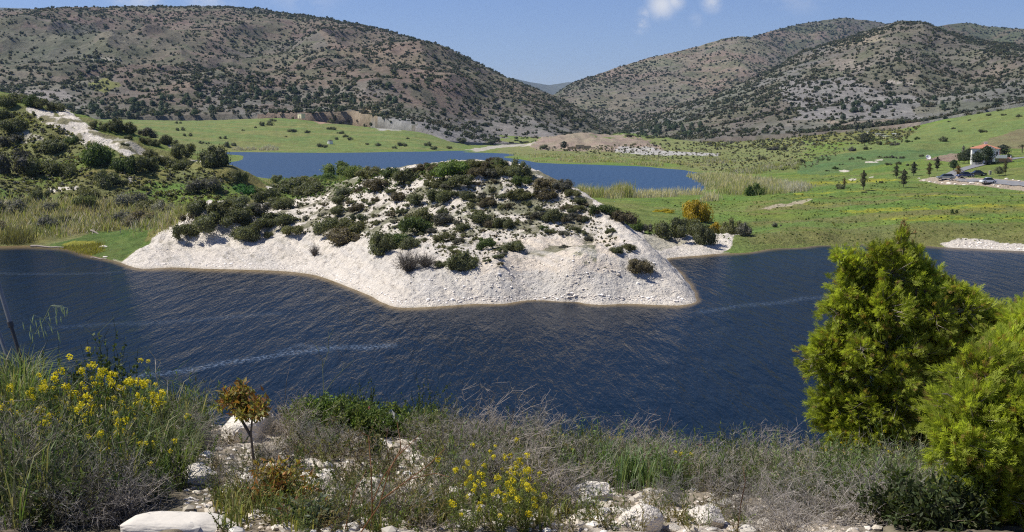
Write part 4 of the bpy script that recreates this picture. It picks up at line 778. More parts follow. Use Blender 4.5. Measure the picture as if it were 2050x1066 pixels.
# ---- trees with a trunk and a crown
def tree_meshes(seed, slim):
    r = np.random.default_rng(seed); n = 1500; h = r.uniform(0, 1, n)
    if slim: rad = (.12 + .36 * np.sin(np.pi * np.clip(h, 0, 1) ** .7)) * r.uniform(.25, 1.25, n) * (.75 + .4 * np.sin(h * 17 + seed)); z = .22 + h * .80
    else: rad = .5 * np.sqrt(np.clip(1 - (2 * h - .9) ** 2, .02, 1)) * r.uniform(.5, 1.05, n); z = .25 + h * .72
    a = r.uniform(0, 6.28, n); wob = 1 + .35 * np.sin(a * 3 + h * 9 + seed); c = np.stack([np.cos(a) * rad * wob, np.sin(a) * rad * wob, z], 1)
    nn = unit(np.stack([np.cos(a), np.sin(a), .5 + 0 * a], 1) + r.normal(0, .6, (n, 3))); v, f = leaf_quads(c, nn, .09, .055, r)
    cm = mesh_data('crown', v, f, [LEAF], tone=np.clip(r.normal(.45, .2, n) + .15 * np.sin(a * 2 + h * 7), 0, 1))
    A, B, ra, rb_ = [[0, 0, 0], [.01, 0, .35]], [[.01, 0, .35], [0, .01, .85]], [.03, .022], [.022, .006]
    for _ in range(9):
        z0 = r.uniform(.25, .7); e = r.uniform(0, 6.28); A.append([0, 0, z0]); B.append([math.cos(e) * .22, math.sin(e) * .22, z0 + .16]); ra.append(.01); rb_.append(.003)
    tv, tf = segs(A, B, ra, rb_, 6); return cm, mesh_data('trunk', tv, tf, [BARK])
TM = {(s, k): tree_meshes(600 + k + 10 * s, s) for s in (0, 1) for k in range(2)}
def tree(px, py, w, h, c, label, slim=1, name='young_tree', group=None, dmin=75, sink=.1):
    q = hit(px, py, dmin); H = h * q[1] / FPX; Wd = w * q[1] / FPX
    t = empty(name, (q[0], q[1], q[2] - sink), rb.uniform(0, 6.28)); tag(t, label, 'tree', group); cm, tm = TM[(slim, int(rb.integers(0, 2)))]
    o = put('crown', cm, t, sc=(Wd / .95, Wd / .95, H)); o.color = (*c, 1); put('trunk', tm, t, sc=(H * .8, H * .8, H))
    return t
TL = [(1728, 382, 14, 40, C(.12, .11, .06), 'slender brownish tree alone in the meadow', 1), (1809, 376, 18, 36, C(.09, .09, .05), 'dark slender tree left of the gravel yard', 1), (1794, 358, 13, 27, C(.085, .09, .045), 'slender tree behind and left of the gravel yard', 1), (1829, 353, 16, 28, C(.075, .08, .05), 'full dark tree left of the road mouth', 1), (1860, 355, 11, 29, C(.12, .10, .045), 'rusty slender tree at the left end of the yard', 1), (1876, 343, 14, 28, C(.07, .07, .04), 'dark conical tree beside the road', 1), (1909, 342, 17, 23, C(.05, .08, .035), 'round green tree beside the road', 0), (1918, 356, 13, 24, C(.20, .13, .04), 'small orange brown tree in the yard behind the cars', 1), (2000, 353, 18, 20, C(.14, .15, .08), 'pale olive tree on the right bank of the road', 0), (2012, 351, 9, 29, C(.11, .10, .045), 'slim brown tree beside the pale olive tree', 1), (1690, 376, 7, 20, C(.22, .15, .07), 'small rusty sapling left of the round meadow bush', 1),
      (1731, 292, 30, 26, C(.07, .075, .05), 'large grey green tree by the sheds under the right hill', 0), (1930, 328, 26, 26, C(.055, .07, .035), 'dark garden tree at the left of the white house', 0), (1938, 328, 24, 30, C(.06, .075, .04), 'dark garden tree between the two at the left of the white house', 0), (1954, 331, 20, 26, C(.05, .068, .035), 'dark garden tree hiding the left corner of the white house', 0), (1946, 327, 24, 34, C(.07, .08, .045), 'tall grey green garden tree left of the white house', 0), (1974, 331, 27, 40, C(.05, .07, .03), 'dark garden tree covering the front of the white house', 0), (2007, 316, 26, 26, C(.055, .065, .045), 'dark garden tree right of the white house', 0), (1921, 326, 12, 18, C(.06, .07, .03), 'small dark tree at the left end of the garden', 1), (2018, 320, 16, 12, C(.045, .065, .03), 'low dark garden tree at the right end of the hedge', 0), (1129, 301, 14, 18, C(.035, .05, .03), 'dark upright tree in front of the quarry ruin', 0),
      (1960, 330, 16, 24, C(.055, .065, .035), 'dark tree between garden and road', 0), (1628, 271, 9, 12, C(.05, .06, .035), 'small round tree below the right hill, left of two', 0), (1641, 270, 8, 11, C(.05, .06, .035), 'small round tree below the right hill, right of two', 0), (1928, 318, 8, 26, C(.26, .25, .22), 'bare pale tree at the left edge of the garden', 1)]
for px, py, w, h, c, lab, slim in TL: tree(px, py, w, h, c, lab, slim, group='trees of the plain', dmin=200)

# ---- reeds
def reeds(name, label, n, poly, seed, hm, cols, dmin=75, dmax=900, wid=.035, lean=.16, clump=14, rad=.9):
    r = np.random.default_rng(seed); pts = np.array([hit(a, b, dmin, dmax) for a, b in scatter_px(n, poly, seed)]); m = n * clump
    keep = fbm(pts[:, 0] * .10, pts[:, 1] * .07, seed, 3) > .40; pts = pts[keep]; n = len(pts); m = n * clump
    base = np.repeat(pts, clump, 0) + np.stack([r.normal(0, rad, m), r.normal(0, rad, m), np.zeros(m)], 1)
    base[:, 2] = np.maximum(zg(base[:, 0], base[:, 1]), -.05)
    H = hm * r.uniform(.35, 1.15, m) * np.repeat(r.uniform(.5, 1.3, n), clump); wd = wid * base[:, 1] / 200 * r.uniform(.7, 1.6, m)
    a = r.uniform(0, np.pi, m); s = np.stack([np.cos(a), np.sin(a) * .5, 0 * a], 1) * wd[:, None]; l = np.stack([r.normal(.05, lean, m), r.normal(0, lean, m), np.ones(m)], 1) * H[:, None]
    mid = base + l * .55; tip = base + l + np.stack([r.normal(0, .12, m), r.normal(0, .12, m), 0 * m * a], 1) * H[:, None]
    v = np.stack([base - s, base + s, mid + s * .9, mid - s * .9, tip], 1).reshape(-1, 3); i = np.arange(m) * 5
    f4 = np.stack([i, i + 1, i + 2, i + 3], 1); f3 = np.stack([i + 3, i + 2, i + 4], 1)
    cc = np.array(cols)[np.repeat(r.integers(0, len(cols), n), clump)] * r.uniform(.75, 1.25, m)[:, None]
    # feathery seed heads
    return tag(put(name, mesh_data(name, v, [f3, f4], [LEAFA], tone=r.uniform(.3, .75, 2 * m), col={'col': np.concatenate([cc * 1.1, cc])})), kind='stuff', label=label)
RB, RG, RGY, RO = C(.54, .47, .31), C(.47, .42, .34), C(.44, .41, .36), C(.30, .31, .12)
reeds('reeds', 'pale beige reeds along the near edge of the far lake', 700, [(1215, 398), (1270, 400), (1420, 404), (1440, 396), (1400, 388), (1340, 391), (1230, 393)], 31, 2.1, [RB, RG, RB * 1.1], 230, 600)
reeds('reeds', 'pale reeds behind the right shoulder of the peninsula', 160, [(1150, 394), (1200, 396), (1230, 398), (1230, 394), (1160, 390)], 32, 2.8, [RO, RB], 230, 600)
reeds('reeds', 'tall green brown reeds at the point of the lake', 120, [(1228, 394), (1262, 397), (1260, 392), (1232, 390)], 33, 3.6, [RO, RO * .8, RB], 230, 600)
reeds('reeds', 'golden reeds filling the end of the lake', 800, [(1378, 352), (1405, 350), (1450, 352), (1520, 362), (1560, 380), (1500, 388), (1430, 388), (1400, 366)], 34, 2.0, [RB, RB * .9, RO, RB * 1.1], 230, 700)
reeds('reeds', 'grey leafless reeds right of the golden ones', 600, [(1515, 364), (1560, 368), (1620, 376), (1605, 384), (1540, 388), (1510, 380)], 35, 1.7, [RGY * 1.15, RG * 1.1], 230, 600)
reeds('reeds', 'olive reeds around the willow bush', 260, [(1440, 372), (1560, 366), (1570, 390), (1450, 392)], 36, 2.4, [RO * 1.1, RB * .9], 230, 600)
reeds('reeds', 'low reed spit crossing the far lake', 500, [(1060, 325), (1140, 325), (1240, 329), (1330, 335), (1330, 331), (1235, 324), (1140, 321), (1062, 321)], 37, 1.6, [RB, RB * .85, RO * 1.2], 430, 1000)
reeds('reeds', 'pale reeds on the north shore of the far lake', 300, [(1010, 311), (1060, 316), (1200, 318), (1300, 324), (1380, 334), (1420, 334), (1300, 316), (1060, 308)], 38, 1.3, [RB, RO, RB], 450, 1200)
reeds('reeds', 'grey reed patches on the marshy plain', 160, [(1410, 326), (1470, 330), (1475, 322), (1415, 318)], 39, 1.6, [RG, RO], 330, 900)
reeds('reeds', 'grey reed patches near the plain bushes', 260, [(1540, 340), (1600, 338), (1600, 328), (1550, 330), (1450, 345), (1520, 350)], 40, 1.5, [RG, RO, RO], 330, 900)
reeds('reeds', 'dense brown and grey reeds along the left shore', 1300, [(-60, 490), (0, 490), (60, 487), (120, 476), (180, 466), (240, 460), (350, 455), (375, 425), (300, 415), (150, 410), (0, 412), (-60, 412)], 41, 1.9, [C(.34, .28, .18), C(.40, .35, .27), C(.27, .28, .11), C(.45, .39, .31), C(.22, .24, .08), C(.26, .27, .11)], 165, 260, .06, .34, 14, 1.1)
reeds('reeds', 'olive reed stems leaning at the left waterline', 260, [(-60, 492), (20, 491), (60, 488), (50, 470), (0, 460), (-60, 470)], 42, 2.6, [C(.18, .17, .07), C(.15, .14, .06)], 165, 240, .05, .28)
reeds('reeds', 'straw coloured grass along the isthmus shore', 260, [(548, 360), (600, 362), (660, 356), (700, 356), (690, 362), (600, 367), (550, 366)], 43, 1.3, [C(.13, .20, .05), RO], 260, 520)
reeds('reeds', 'grey dry reeds on the shore of the far green field', 130, [(465, 302), (500, 302), (560, 302), (550, 297), (470, 297)], 44, 2.4, [RGY, RG], 600, 900)
reeds('shore_grass', 'yellow green waterside grass at the lush patch', 400, [(130, 500), (180, 512), (205, 505), (195, 488), (150, 486)], 45, .6, [C(.30, .28, .05), C(.22, .20, .06)], 150, 220, .03, .3, 16, .5)
# fallen trunks and stones at the left waterline
DRY = simple('weathered_wood', (.36, .31, .26), .9, .1, var=.3, scale=6)
def rock_data(name, seed, sub=3, flat=.6, rough=.25, mat=None):
    v, f = ico(sub); r = np.random.default_rng(seed)
    d = unit(r.normal(size=(9, 3))); o = r.uniform(.55, .95, 9)
    for k in range(9):
        t = v @ d[k]; v = np.where((t > o[k])[:, None], v - d[k] * (t - o[k])[:, None] * .92, v)
    n = fbm(v[:, 0] * 2.1 + seed, v[:, 1] * 2.1 + v[:, 2] * 3.3, seed, 4); v = v * (1 + rough * (n - .5))[:, None]
    v[:, 2] *= flat; return mesh_data(name, v, f, [mat], smooth=False)
CHALKR = simple('chalk_stone', (.70, .64, .55), .95, .08, var=.16, scale=9, bump=.02)
q0 = hit(118, 493, 150, 240); q1 = hit(186, 472 + 24, 150, 240)
def logobj(x, label, n=5):
    (a, b, r0, r1) = x; A = [a + (b - a) * k / n + np.array([0, 0, .08 * math.sin(k * 1.7)]) for k in range(n)]; B = A[1:] + [b]
    v, f = segs(A, B, np.linspace(r0, r1, n), np.linspace(r0, r1, n + 1)[1:], 7); c = v.mean(0)
    o = put('driftwood_log', mesh_data('driftwood_log', v - c, f, [DRY], smooth=True), loc=c); tag(o, label, 'driftwood')
zc3 = lambda px, py, z: np.array(at_z(px, py, z))
logobj((zc3(62, 493, .25), zc3(128, 496, .2), .18, .10), 'long orange brown log lying along the left waterline')
logobj((zc3(182, 462, 1.5), zc3(208, 473, .7), .22, .08), 'pale fallen trunk sloping out of the reeds')
logobj((zc3(182, 516, .12), zc3(214, 519, .1), .10, .06), 'thin white branch at the edge of the lush grass')
logobj((zc3(112, 470, .9), zc3(124, 476, .6), .12, .06), 'short pale branch sticking out under the reeds')
for px, py, w, lab in ((211, 515, 11, 'white rounded stone at the edge of the lush grass'), (207, 496, 22, 'flat grey slab in the lush green patch'), (184, 505, 8, 'small grey stone at the lush waterline')):
    q = hit(px, py, 150, 220); s = w * .5 * q[1] / FPX; o = put('stone', rock_data('stone', px, 2, .35, .3, CHALKR), loc=q, sc=s); tag(o, lab, 'stone')

RUBS = [(lambda m: (np.array([v.co[:] for v in m.vertices]), [np.array([p.vertices[:] for p in m.polygons])], np.full(len(m.polygons), .5)))(rock_data('r', 970 + i, 1, .6, .5, CHALKR)) for i in range(4)]
STONEA = leaf_mat('gravel_stone', 'attr', 0)
def rubble(label, n, poly, seed, smin, smax, cols, dmax=230):
    pts = np.array([hit(a, b, 75, dmax) for a, b in scatter_px(n, poly, seed)]); r = np.random.default_rng(seed)
    o = mass('rubble', label, pts, smin * (smax / smin) ** r.beta(1, 2.5, n), r, RUBS, cols); o.data.materials[0] = STONEA
CK = [C(.78, .72, .64), C(.68, .62, .54), C(.56, .50, .42), C(.82, .77, .70)]
rubble('broken chalk stones along the waterline of the peninsula', 800, [(240, 528), (400, 534), (560, 540), (660, 556), (740, 588), (790, 610), (900, 608), (1150, 600), (1380, 606), (1380, 598), (1150, 592), (900, 598), (800, 600), (740, 575), (650, 545), (560, 530), (300, 526)], 51, .07, .38, CK)
rubble('loose chalk stones over the white slope', 700, [(300, 500), (420, 490), (700, 500), (900, 540), (1100, 520), (1260, 480), (1380, 590), (1200, 600), (800, 600), (650, 545), (300, 530)], 52, .06, .34, CK)
rubble('stones on the low white spit at the right shore', 120, [(1890, 492), (1960, 486), (2050, 492), (2050, 502), (1960, 497)], 53, .10, .5, CK)
# ================================================================== BUILDINGS, ROAD, CARS
WHITE = simple('white_render', (.78, .76, .72), .85, .2, var=.06, scale=1.5); TILE = simple('terracotta_tiles', (.42, .19, .12), .85, .15, var=.25, scale=4)
GLASSD = simple('dark_glass', (.02, .025, .03), .12, .6); PINKW = simple('salmon_render', (.55, .30, .22), .9, .1, var=.15, scale=2); CREAM = simple('cream_render', (.70, .62, .42), .9, .1, var=.1, scale=1)
METALR = simple('pale_sheet_roof', (.70, .72, .72), .6, .3, var=.1, scale=.8); STONEB = simple('yellow_stone', (.44, .36, .22), .95, .1, var=.3, scale=1.2)
def boxv(x0, x1, y0, y1, z0, z1):
    v = np.array([(x0, y0, z0), (x1, y0, z0), (x1, y1, z0), (x0, y1, z0), (x0, y0, z1), (x1, y0, z1), (x1, y1, z1), (x0, y1, z1)], float)
    return v, np.array([(3, 2, 1, 0), (4, 5, 6, 7), (0, 1, 5, 4), (1, 2, 6, 5), (2, 3, 7, 6), (3, 0, 4, 7)])
def part(name, boxes, mat, parent=None, **k):
    V_, F_, _, _ = merge([(b[0], b[1]) for b in boxes]); return put(name, mesh_data(name, V_, F_, [mat]), parent, **k)
def hip(x0, x1, y0, y1, z, h, ov=.4):
    x0 -= ov; x1 += ov; y0 -= ov; y1 += ov; w = min(x1 - x0, y1 - y0) / 2
    v = [(x0, y0, z), (x1, y0, z), (x1, y1, z), (x0, y1, z)]
    r = [(x0 + w, (y0 + y1) / 2, z + h), (x1 - w, (y0 + y1) / 2, z + h)] if x1 - x0 >= y1 - y0 else [((x0 + x1) / 2, y0 + w, z + h), ((x0 + x1) / 2, y1 - w, z + h)]
    v = v + r
    f3, f4 = ([(0, 4, 3), (1, 2, 5)], [(0, 1, 5, 4), (2, 3, 4, 5), (0, 3, 2, 1)]) if x1 - x0 >= y1 - y0 else ([(0, 1, 4), (2, 3, 5)], [(1, 2, 5, 4), (3, 0, 4, 5), (0, 3, 2, 1)])
    return np.array(v, float), [np.array(f3), np.array(f4)]
def gable(x0, x1, y0, y1, z, h, ov=.3):
    v = [(x0 - ov, y0 - ov, z), (x1 + ov, y0 - ov, z), (x1 + ov, y1, z), (x0 - ov, y1, z), ((x0 + x1) / 2, y0 - ov, z + h), ((x0 + x1) / 2, y1, z + h)]
    return np.array(v, float), [np.array([(0, 1, 4), (2, 3, 5)]), np.array([(1, 2, 5, 4), (3, 0, 4, 5), (0, 3, 2, 1)])]
def windows(parent, specs, y, sill=True):
    for (x0, x1, z0, z1) in specs:
        fr = part('window', [boxv(x0 - .08, x0, y - .06, y + .05, z0 - .08, z1 + .08), boxv(x1, x1 + .08, y - .06, y + .05, z0 - .08, z1 + .08), boxv(x0, x1, y - .06, y + .05, z1, z1 + .08), boxv(x0, x1, y - .06, y + .05, z0 - .08, z0)], WHITE, parent)
        part('pane', [boxv(x0, x1, y - .03, y + .02, z0, z1)], GLASSD, fr)
q = hit(1978, 329, 250, 450); hz = q[2] - .4
hb = empty('house', (q[0] + .6, q[1] + 3, hz), R(-19)); hb.scale = (1.12, .9, .84); tag(hb, 'white two storey house with a terracotta roof on the right slope', 'house')
part('wall', [boxv(-3.7, 3.3, 0, 7, 0, 6.1), boxv(-.9, 2.2, -1.6, 0, 0, 6.0)], WHITE, hb)
rf = put('roof', mesh_data('roof', *hip(-3.7, 3.3, 0, 7, 6.1, 1.7), [TILE]), hb); part('chimney', [boxv(-.5, .3, 3, 3.8, 7.2, 8.3), boxv(-.6, .4, 2.9, 3.9, 8.3, 8.5)], WHITE, rf)
put('porch_roof', mesh_data('porch_roof', *gable(-.9, 2.2, -1.6, 2.5, 6.0, 1.2, .35), [TILE]), hb)
gv2 = np.array([(-.9, -1.62, 6.0), (2.2, -1.62, 6.0), (.65, -1.62, 7.05), (-.9, -1.55, 6.0), (2.2, -1.55, 6.0), (.65, -1.55, 7.05)]); gv2[:, 1] -= .42
put('gable', mesh_data('gable', gv2, [np.array([(0, 1, 2), (5, 4, 3)]), np.array([(0, 3, 4, 1), (1, 4, 5, 2), (2, 5, 3, 0)])], [WHITE]), hb)
windows(hb, [(-2.9, -1.7, 3.7, 5.0), (-2.9, -1.7, .9, 2.3), (2.5, 3.0, 3.8, 5.0)], -.01); windows(hb, [(-.3, 1.6, 3.4, 5.3), (-.3, 1.6, .5, 2.5)], -1.61)
part('balcony', [boxv(2.3, 5.2, -2.3, 1.2, 2.6, 2.85), boxv(2.3, 5.2, -2.3, -2.2, 2.85, 3.8), boxv(5.1, 5.2, -2.2, 1.2, 2.85, 3.8)], WHITE, hb)
part('terrace_wing', [boxv(3.3, 6.6, -1.2, 4.5, 0, 2.6)], PINKW, hb); part('side_wall', [boxv(3.31, 3.6, .8, 3.4, 2.9, 5.8)], PINKW, hb)
q = hit(2005, 322, 250, 450); gw = empty('garden_wall', (q[0], q[1], q[2] - .3), R(-15)); tag(gw, 'salmon and white garden wall with pillars right of the white house', 'wall')
part('pillar', [boxv(-2.6 + i * 1.3, -2.3 + i * 1.3, -.15, .15, 0, 1.9) for i in range(5)], WHITE, gw); part('panel', [boxv(-2.3 + i * 1.3, -1.3 + i * 1.3, -.08, .08, 0, 1.4) for i in range(4)], PINKW, gw)
# hedge in front of the garden
hm = [(np.asarray(lumpy(650 + i, 10, 900, .1, 1.1, .7)[0]) * [1.5, 1.0, 1.2] + [i * 2.1, 0, 0],) + lumpy(650 + i, 10, 900, .1, 1.1, .7)[1:] for i in range(8)]
V_, F_, T_, _ = merge(hm); q = hit(1999, 328, 250, 450); o = put('hedge', mesh_data('hedge', V_, F_, [LEAF], tone=T_), loc=(q[0] - 4, q[1] - 1.5, q[2] - .3), rz=R(14)); o.color = (.04, .06, .028, 1); tag(o, 'dark clipped hedge along the road below the white house', 'hedge')
# palm
q = hit(2046, 306, 300, 520); pm = empty('palm_tree', tuple(q)); tag(pm, 'small dark palm at the right of the garden', 'palm tree')
tv, tf = segs([[0, 0, -.2]], [[0, 0, 2.2]], [.22], [.17], 8); put('trunk', mesh_data('trunk', tv, tf, [BARK]), pm)
A, B, ra, rb_ = [], [], [], []
for k in range(22):
    a = k * 2.4; e = .2 + (k % 4) * .3; p = np.array([0, 0, 2.2])
    for j in range(4):
        d = np.array([math.cos(a) * math.cos(e - j * .45), math.sin(a) * math.cos(e - j * .45), math.sin(e - j * .45)]); A.append(p); p = p + d * .5; B.append(p); ra.append(.09 - j * .015); rb_.append(.075 - j * .02)
fv, ff = segs(A, B, ra, rb_); o = put('crown', mesh_data('crown', fv, ff, [LEAF], tone=np.full(len(ff), .4)), pm); o.color = (.05, .07, .03, 1)
# small white hut above the far field, white shed, sheds under the right hill, quarry ruin
def hut(px, py, wpx, hpx, depth, mat, roofm, label, name='hut', pitched=True, dmin=500, door=True, rz=-.95):
    q = hit(px, py, dmin)
    for hi_ in (0, 1):
        q2 = on_hill(px, py, hi_)
        if q2 is not None and q2[1] < q[1] + 60: q = q2
    if px == 599.5: q = np.array(at_d(px, py - 1, q[1] - 14))
    k = q[1] / FPX; w, h = wpx * k / 2, hpx * k
    t = empty(name, (q[0], q[1], q[2] - .3), rz); tag(t, label, 'hut'); part('wall', [boxv(-w, w, 0, depth, 0, h)], mat, t)
    put('roof', mesh_data('roof', *hip(-w, w, 0, depth, h, h * .35, .3), [roofm]), t) if pitched else part('roof', [boxv(-w - .25, w + .25, -.25, depth + .25, h, h + .18)], roofm, t)
    if door: part('door', [boxv(w * .05, w * .05 + h * .35, -.05, .02, 0, h * .62)], GLASSD, t)
    return t
hut(599.5, 238, 17, 9, 4, CREAM, METALR, 'small cream hut with a pale roof above the far green field', pitched=False)
hut(657.5, 289, 8, 7, 3, WHITE, simple('dark_roof', (.06, .05, .045)), 'tiny white shed with a dark roof by the far lake shore', 'shed')
for px, py, w, h, lab in ((1758, 273, 13, 5, 'low shed with a white roof among trees under the right hill'), (1770, 276, 9, 4, 'small pale shed right of the low white roofed one'), (1738, 268, 8, 4, 'small shed left of the white roofed ones'), (1790, 272, 9, 4, 'pale yellow shed at the right end of the farm')): hut(px, py, w, h, 5, CREAM, METALR, lab, 'shed', False, 450)
q = hit(1160, 299, 500); k = q[1] / FPX
ru = empty('ruin', (q[0], q[1], q[2] - .3)); tag(ru, 'yellow stone ruin in front of the pink quarry face', 'ruin')
part('wall', [boxv(-8 * k, 9 * k, 0, 4, 0, 9 * k), boxv(9 * k, 22 * k, .6, 3.5, 0, 7 * k)], STONEB, ru); part('low_wall', [boxv(-24 * k, -8 * k, .5, 1.3, 0, 5 * k), boxv(22 * k, 30 * k, .6, 1.3, 0, 3.5 * k)], STONEB, ru)
part('doorway', [boxv(0, 2.2 * k, -.06, .02, .2, 5 * k)], GLASSD, ru)
# white dish shaped disc on the slope edge
q = hit(1858, 320, 300); k = q[1] / FPX; rs = np.linspace(0, 1, 7); th = np.linspace(0, 2 * np.pi, 25)[:-1]
dv = np.concatenate([np.stack([np.cos(th) * r_, np.sin(th) * r_, 0 * th + .28 * r_ * r_], 1) for r_ in rs[1:]] + [np.stack([np.cos(th), np.sin(th), 0 * th + .22], 1)]); fl_ = [np.stack([np.arange(24) + 24 * j, (np.arange(24) + 1) % 24 + 24 * j, (np.arange(24) + 1) % 24 + 24 * (j + 1), np.arange(24) + 24 * (j + 1)], 1) for j in range(6)]
dt = empty('dish', (q[0], q[1], q[2] + .1)); tag(dt, 'white tilted round dish beside the track to the house', 'dish')
do = put('bowl', mesh_data('bowl', dv, np.concatenate(fl_), [WHITE], smooth=True), dt, sc=5.5 * k); do.rotation_euler = (R(52), R(12), 0); do.location = (0, 0, 3.2 * k)
sv, sf = segs([[0, .1, -.2]], [[0, .1, 3 * k]], [.12], [.1], 8); put('post', mesh_data('post', sv, sf, [WHITE]), dt)
# road, as a draped ribbon with pale kerb edges
def ribbon(name, label, pts, mat, lift, n=40, dmin=200, dmax=700, across=5):
    L = []
    pts = [(np.array(hit(*a, dmin, dmax)), np.array(hit(*b, dmin, dmax))) for a, b in pts]; t = np.linspace(0, len(pts) - 1, n)
    for s_ in t:
        i = min(int(s_), len(pts) - 2); f_ = s_ - i; a = pts[i][0] * (1 - f_) + pts[i + 1][0] * f_; b = pts[i][1] * (1 - f_) + pts[i + 1][1] * f_
        for c_ in np.linspace(0, 1, across):
            p = a * (1 - c_) + b * c_; L.append((p[0], p[1], float(zg(p[0], p[1])) + lift))
    o = put(name, mesh_data(name, np.array(L), grid_faces(n, across), [mat], smooth=True)); tag(o, kind='structure', label=label); return o
ASPH = simple('asphalt', (.20, .20, .205), .9, .15, var=.15, scale=.5); KERB = simple('pale_gravel', (.50, .44, .36), .95, .1, var=.25, scale=1.5)
ribbon('road', 'grey asphalt road rising to the house', [((1878, 357), (1912, 359)), ((1900, 346), (1922, 347)), ((1935, 334), (1950, 337)), ((1965, 327), (1975, 330.5)), ((2005, 320), (2012, 323)), ((2060, 312), (2066, 314.5)), ((2200, 303), (2206, 305))], ASPH, .12, 60, 200, 600)
ribbon('road', 'asphalt lane through the gravel yard', [((1880, 357), (1884, 361)), ((1925, 358), (1930, 365)), ((1985, 361), (1990, 369)), ((2060, 366), (2064, 375)), ((2200, 370), (2200, 380))], ASPH, .14, 60, 200, 420)
for i, (px, py, w) in enumerate(((1850, 362, 9), (1862, 365, 8), (1872, 366, 6), (1900, 368, 12), (1912, 370, 7), (1945, 369, 12), (1958, 370, 6), (1840, 358, 6), (1990, 372, 6), (2000, 374, 9), (1930, 371, 8), (2015, 359, 8), (2028, 361, 6), (2040, 363, 8), (1887, 367, 7))):
    q = hit(px, py, 200, 420); o = put('boulder', rock_data('boulder', 900 + i, 2, .6, .4, CHALKR), loc=(q[0], q[1], q[2]), rz=i, sc=w * .5 * q[1] / FPX); tag(o, 'pale boulder edging the gravel yard by the cars', 'boulder', 'boulders edging the gravel yard')
q = hit(1982, 351, 200, 420); bxm = empty('utility_box', tuple(q)); tag(bxm, 'small pale utility box on the grass bank above the cars', 'box'); part('cabinet', [boxv(-.3, .3, -.2, .2, 0, 1.0)], KERB, bxm); part('cap', [boxv(-.35, .35, -.25, .25, 1.0, 1.08)], WHITE, bxm)
# cars
TYRE = simple('tyre', (.015, .015, .015), .8, .2); RIM = simple('rim', (.5, .5, .5), .3, .5, 1.0); LAMPG = simple('lamp_glass', (.75, .75, .75), .1, .6); TAIL = simple('tail_lamp', (.35, .01, .01), .2, .5)
def car(px, py, rz, paint, label, wagon=False, L=4.4):
    q = hit(px, py, 200, 420); t = empty('parked_car', (q[0], q[1], q[2] + .14), rz); tag(t, label, 'car', 'cars parked by the road')
    low = [(-.5, .22), (-.5, .62), (-.46, .72), (-.26, .80), (.30, .80), (.48, .70), (.5, .55), (.5, .22)]
    cabn = [(-.30, .80), (-.14, 1.36), (.22 if wagon else .12, 1.42), (.44 if wagon else .34, .80)] if not wagon else [(-.28, .80), (-.12, 1.38), (.30, 1.42), (.46, .82)]
    def ext(pf, w0, w1, zt):
        n = len(pf); v = []
        for sgn in (-1, 1):
            for x, z in pf: w = w0 if z <= zt else w1; v.append((x * L, sgn * w, z))
        fs = [np.array([[i, (i + 1) % n, n + (i + 1) % n, n + i] for i in range(n)])]; tri = [(0, i + 1, i) for i in range(1, n - 1)] + [(n, n + i, n + i + 1) for i in range(1, n - 1)]
        return np.array(v, float), [np.array(tri)] + fs
    bd = put('body', mesh_data('body', *ext(low, .86, .86, 9), [paint]), t)
    mod = bd.modifiers.new('round', 'BEVEL'); mod.width = .07; mod.segments = 3
    cab = put('cabin', mesh_data('cabin', *ext(cabn, .80, .62, .9), [GLASSD]), t)
    rfp = [(c[0], c[1]) for c in cabn[1:3]]
    part('roof', [boxv(rfp[0][0] * L - .05, rfp[1][0] * L + .05, -.63, .63, 1.37, 1.46)], paint, t)
    wv_, wf_ = segs([[0, -.11, 0]], [[0, .11, 0]], [.33], [.33], 18); n = 18; wv_ = np.concatenate([wv_, [[0, -.11, 0], [0, .11, 0]]]); wt = np.array([(36, (i + 1) % n, i) for i in range(n)] + [(37, n + i, n + (i + 1) % n) for i in range(n)])
    wm = mesh_data('tyre', wv_, [wt, wf_], [TYRE]); rv = wv_ * [.6, 1.08, .6]; rm = mesh_data('rim', rv, [wt, wf_], [RIM])
    for sx in (-.31, .31):
        for sy in (-.78, .78):
            w = put('wheel', wm, t, loc=(sx * L, sy, .33)); put('rim', rm, w)
    for sy in (-.62, .62): part('headlight', [boxv(-.505 * L, -.47 * L, sy - .16, sy + .16, .55, .70)], LAMPG, t); part('tail_light', [boxv(.475 * L, .505 * L, sy - .14, sy + .14, .55, .72)], TAIL, t)
    return t
SILV = simple('silver_paint', (.42, .44, .47), .25, .5, .6, coat=.6); WPAINT = simple('white_paint', (.75, .77, .80), .25, .5, coat=.6); BLUEP = simple('blue_paint', (.03, .05, .16), .25, .5, coat=.6); DARKP = simple('dark_paint', (.03, .04, .055), .25, .5, coat=.6)
car(1893, 360.5, R(-8), SILV, 'silver estate car parked at the left of the yard', True, 4.6); car(1978, 368, R(4), WPAINT, 'white car parked at the right of the yard', False, 3.9)
car(1932, 356.5, R(6), BLUEP, 'dark blue car partly hidden behind a mound in the yard'); car(1957, 353, R(-4), DARKP, 'dark car parked highest in the yard')
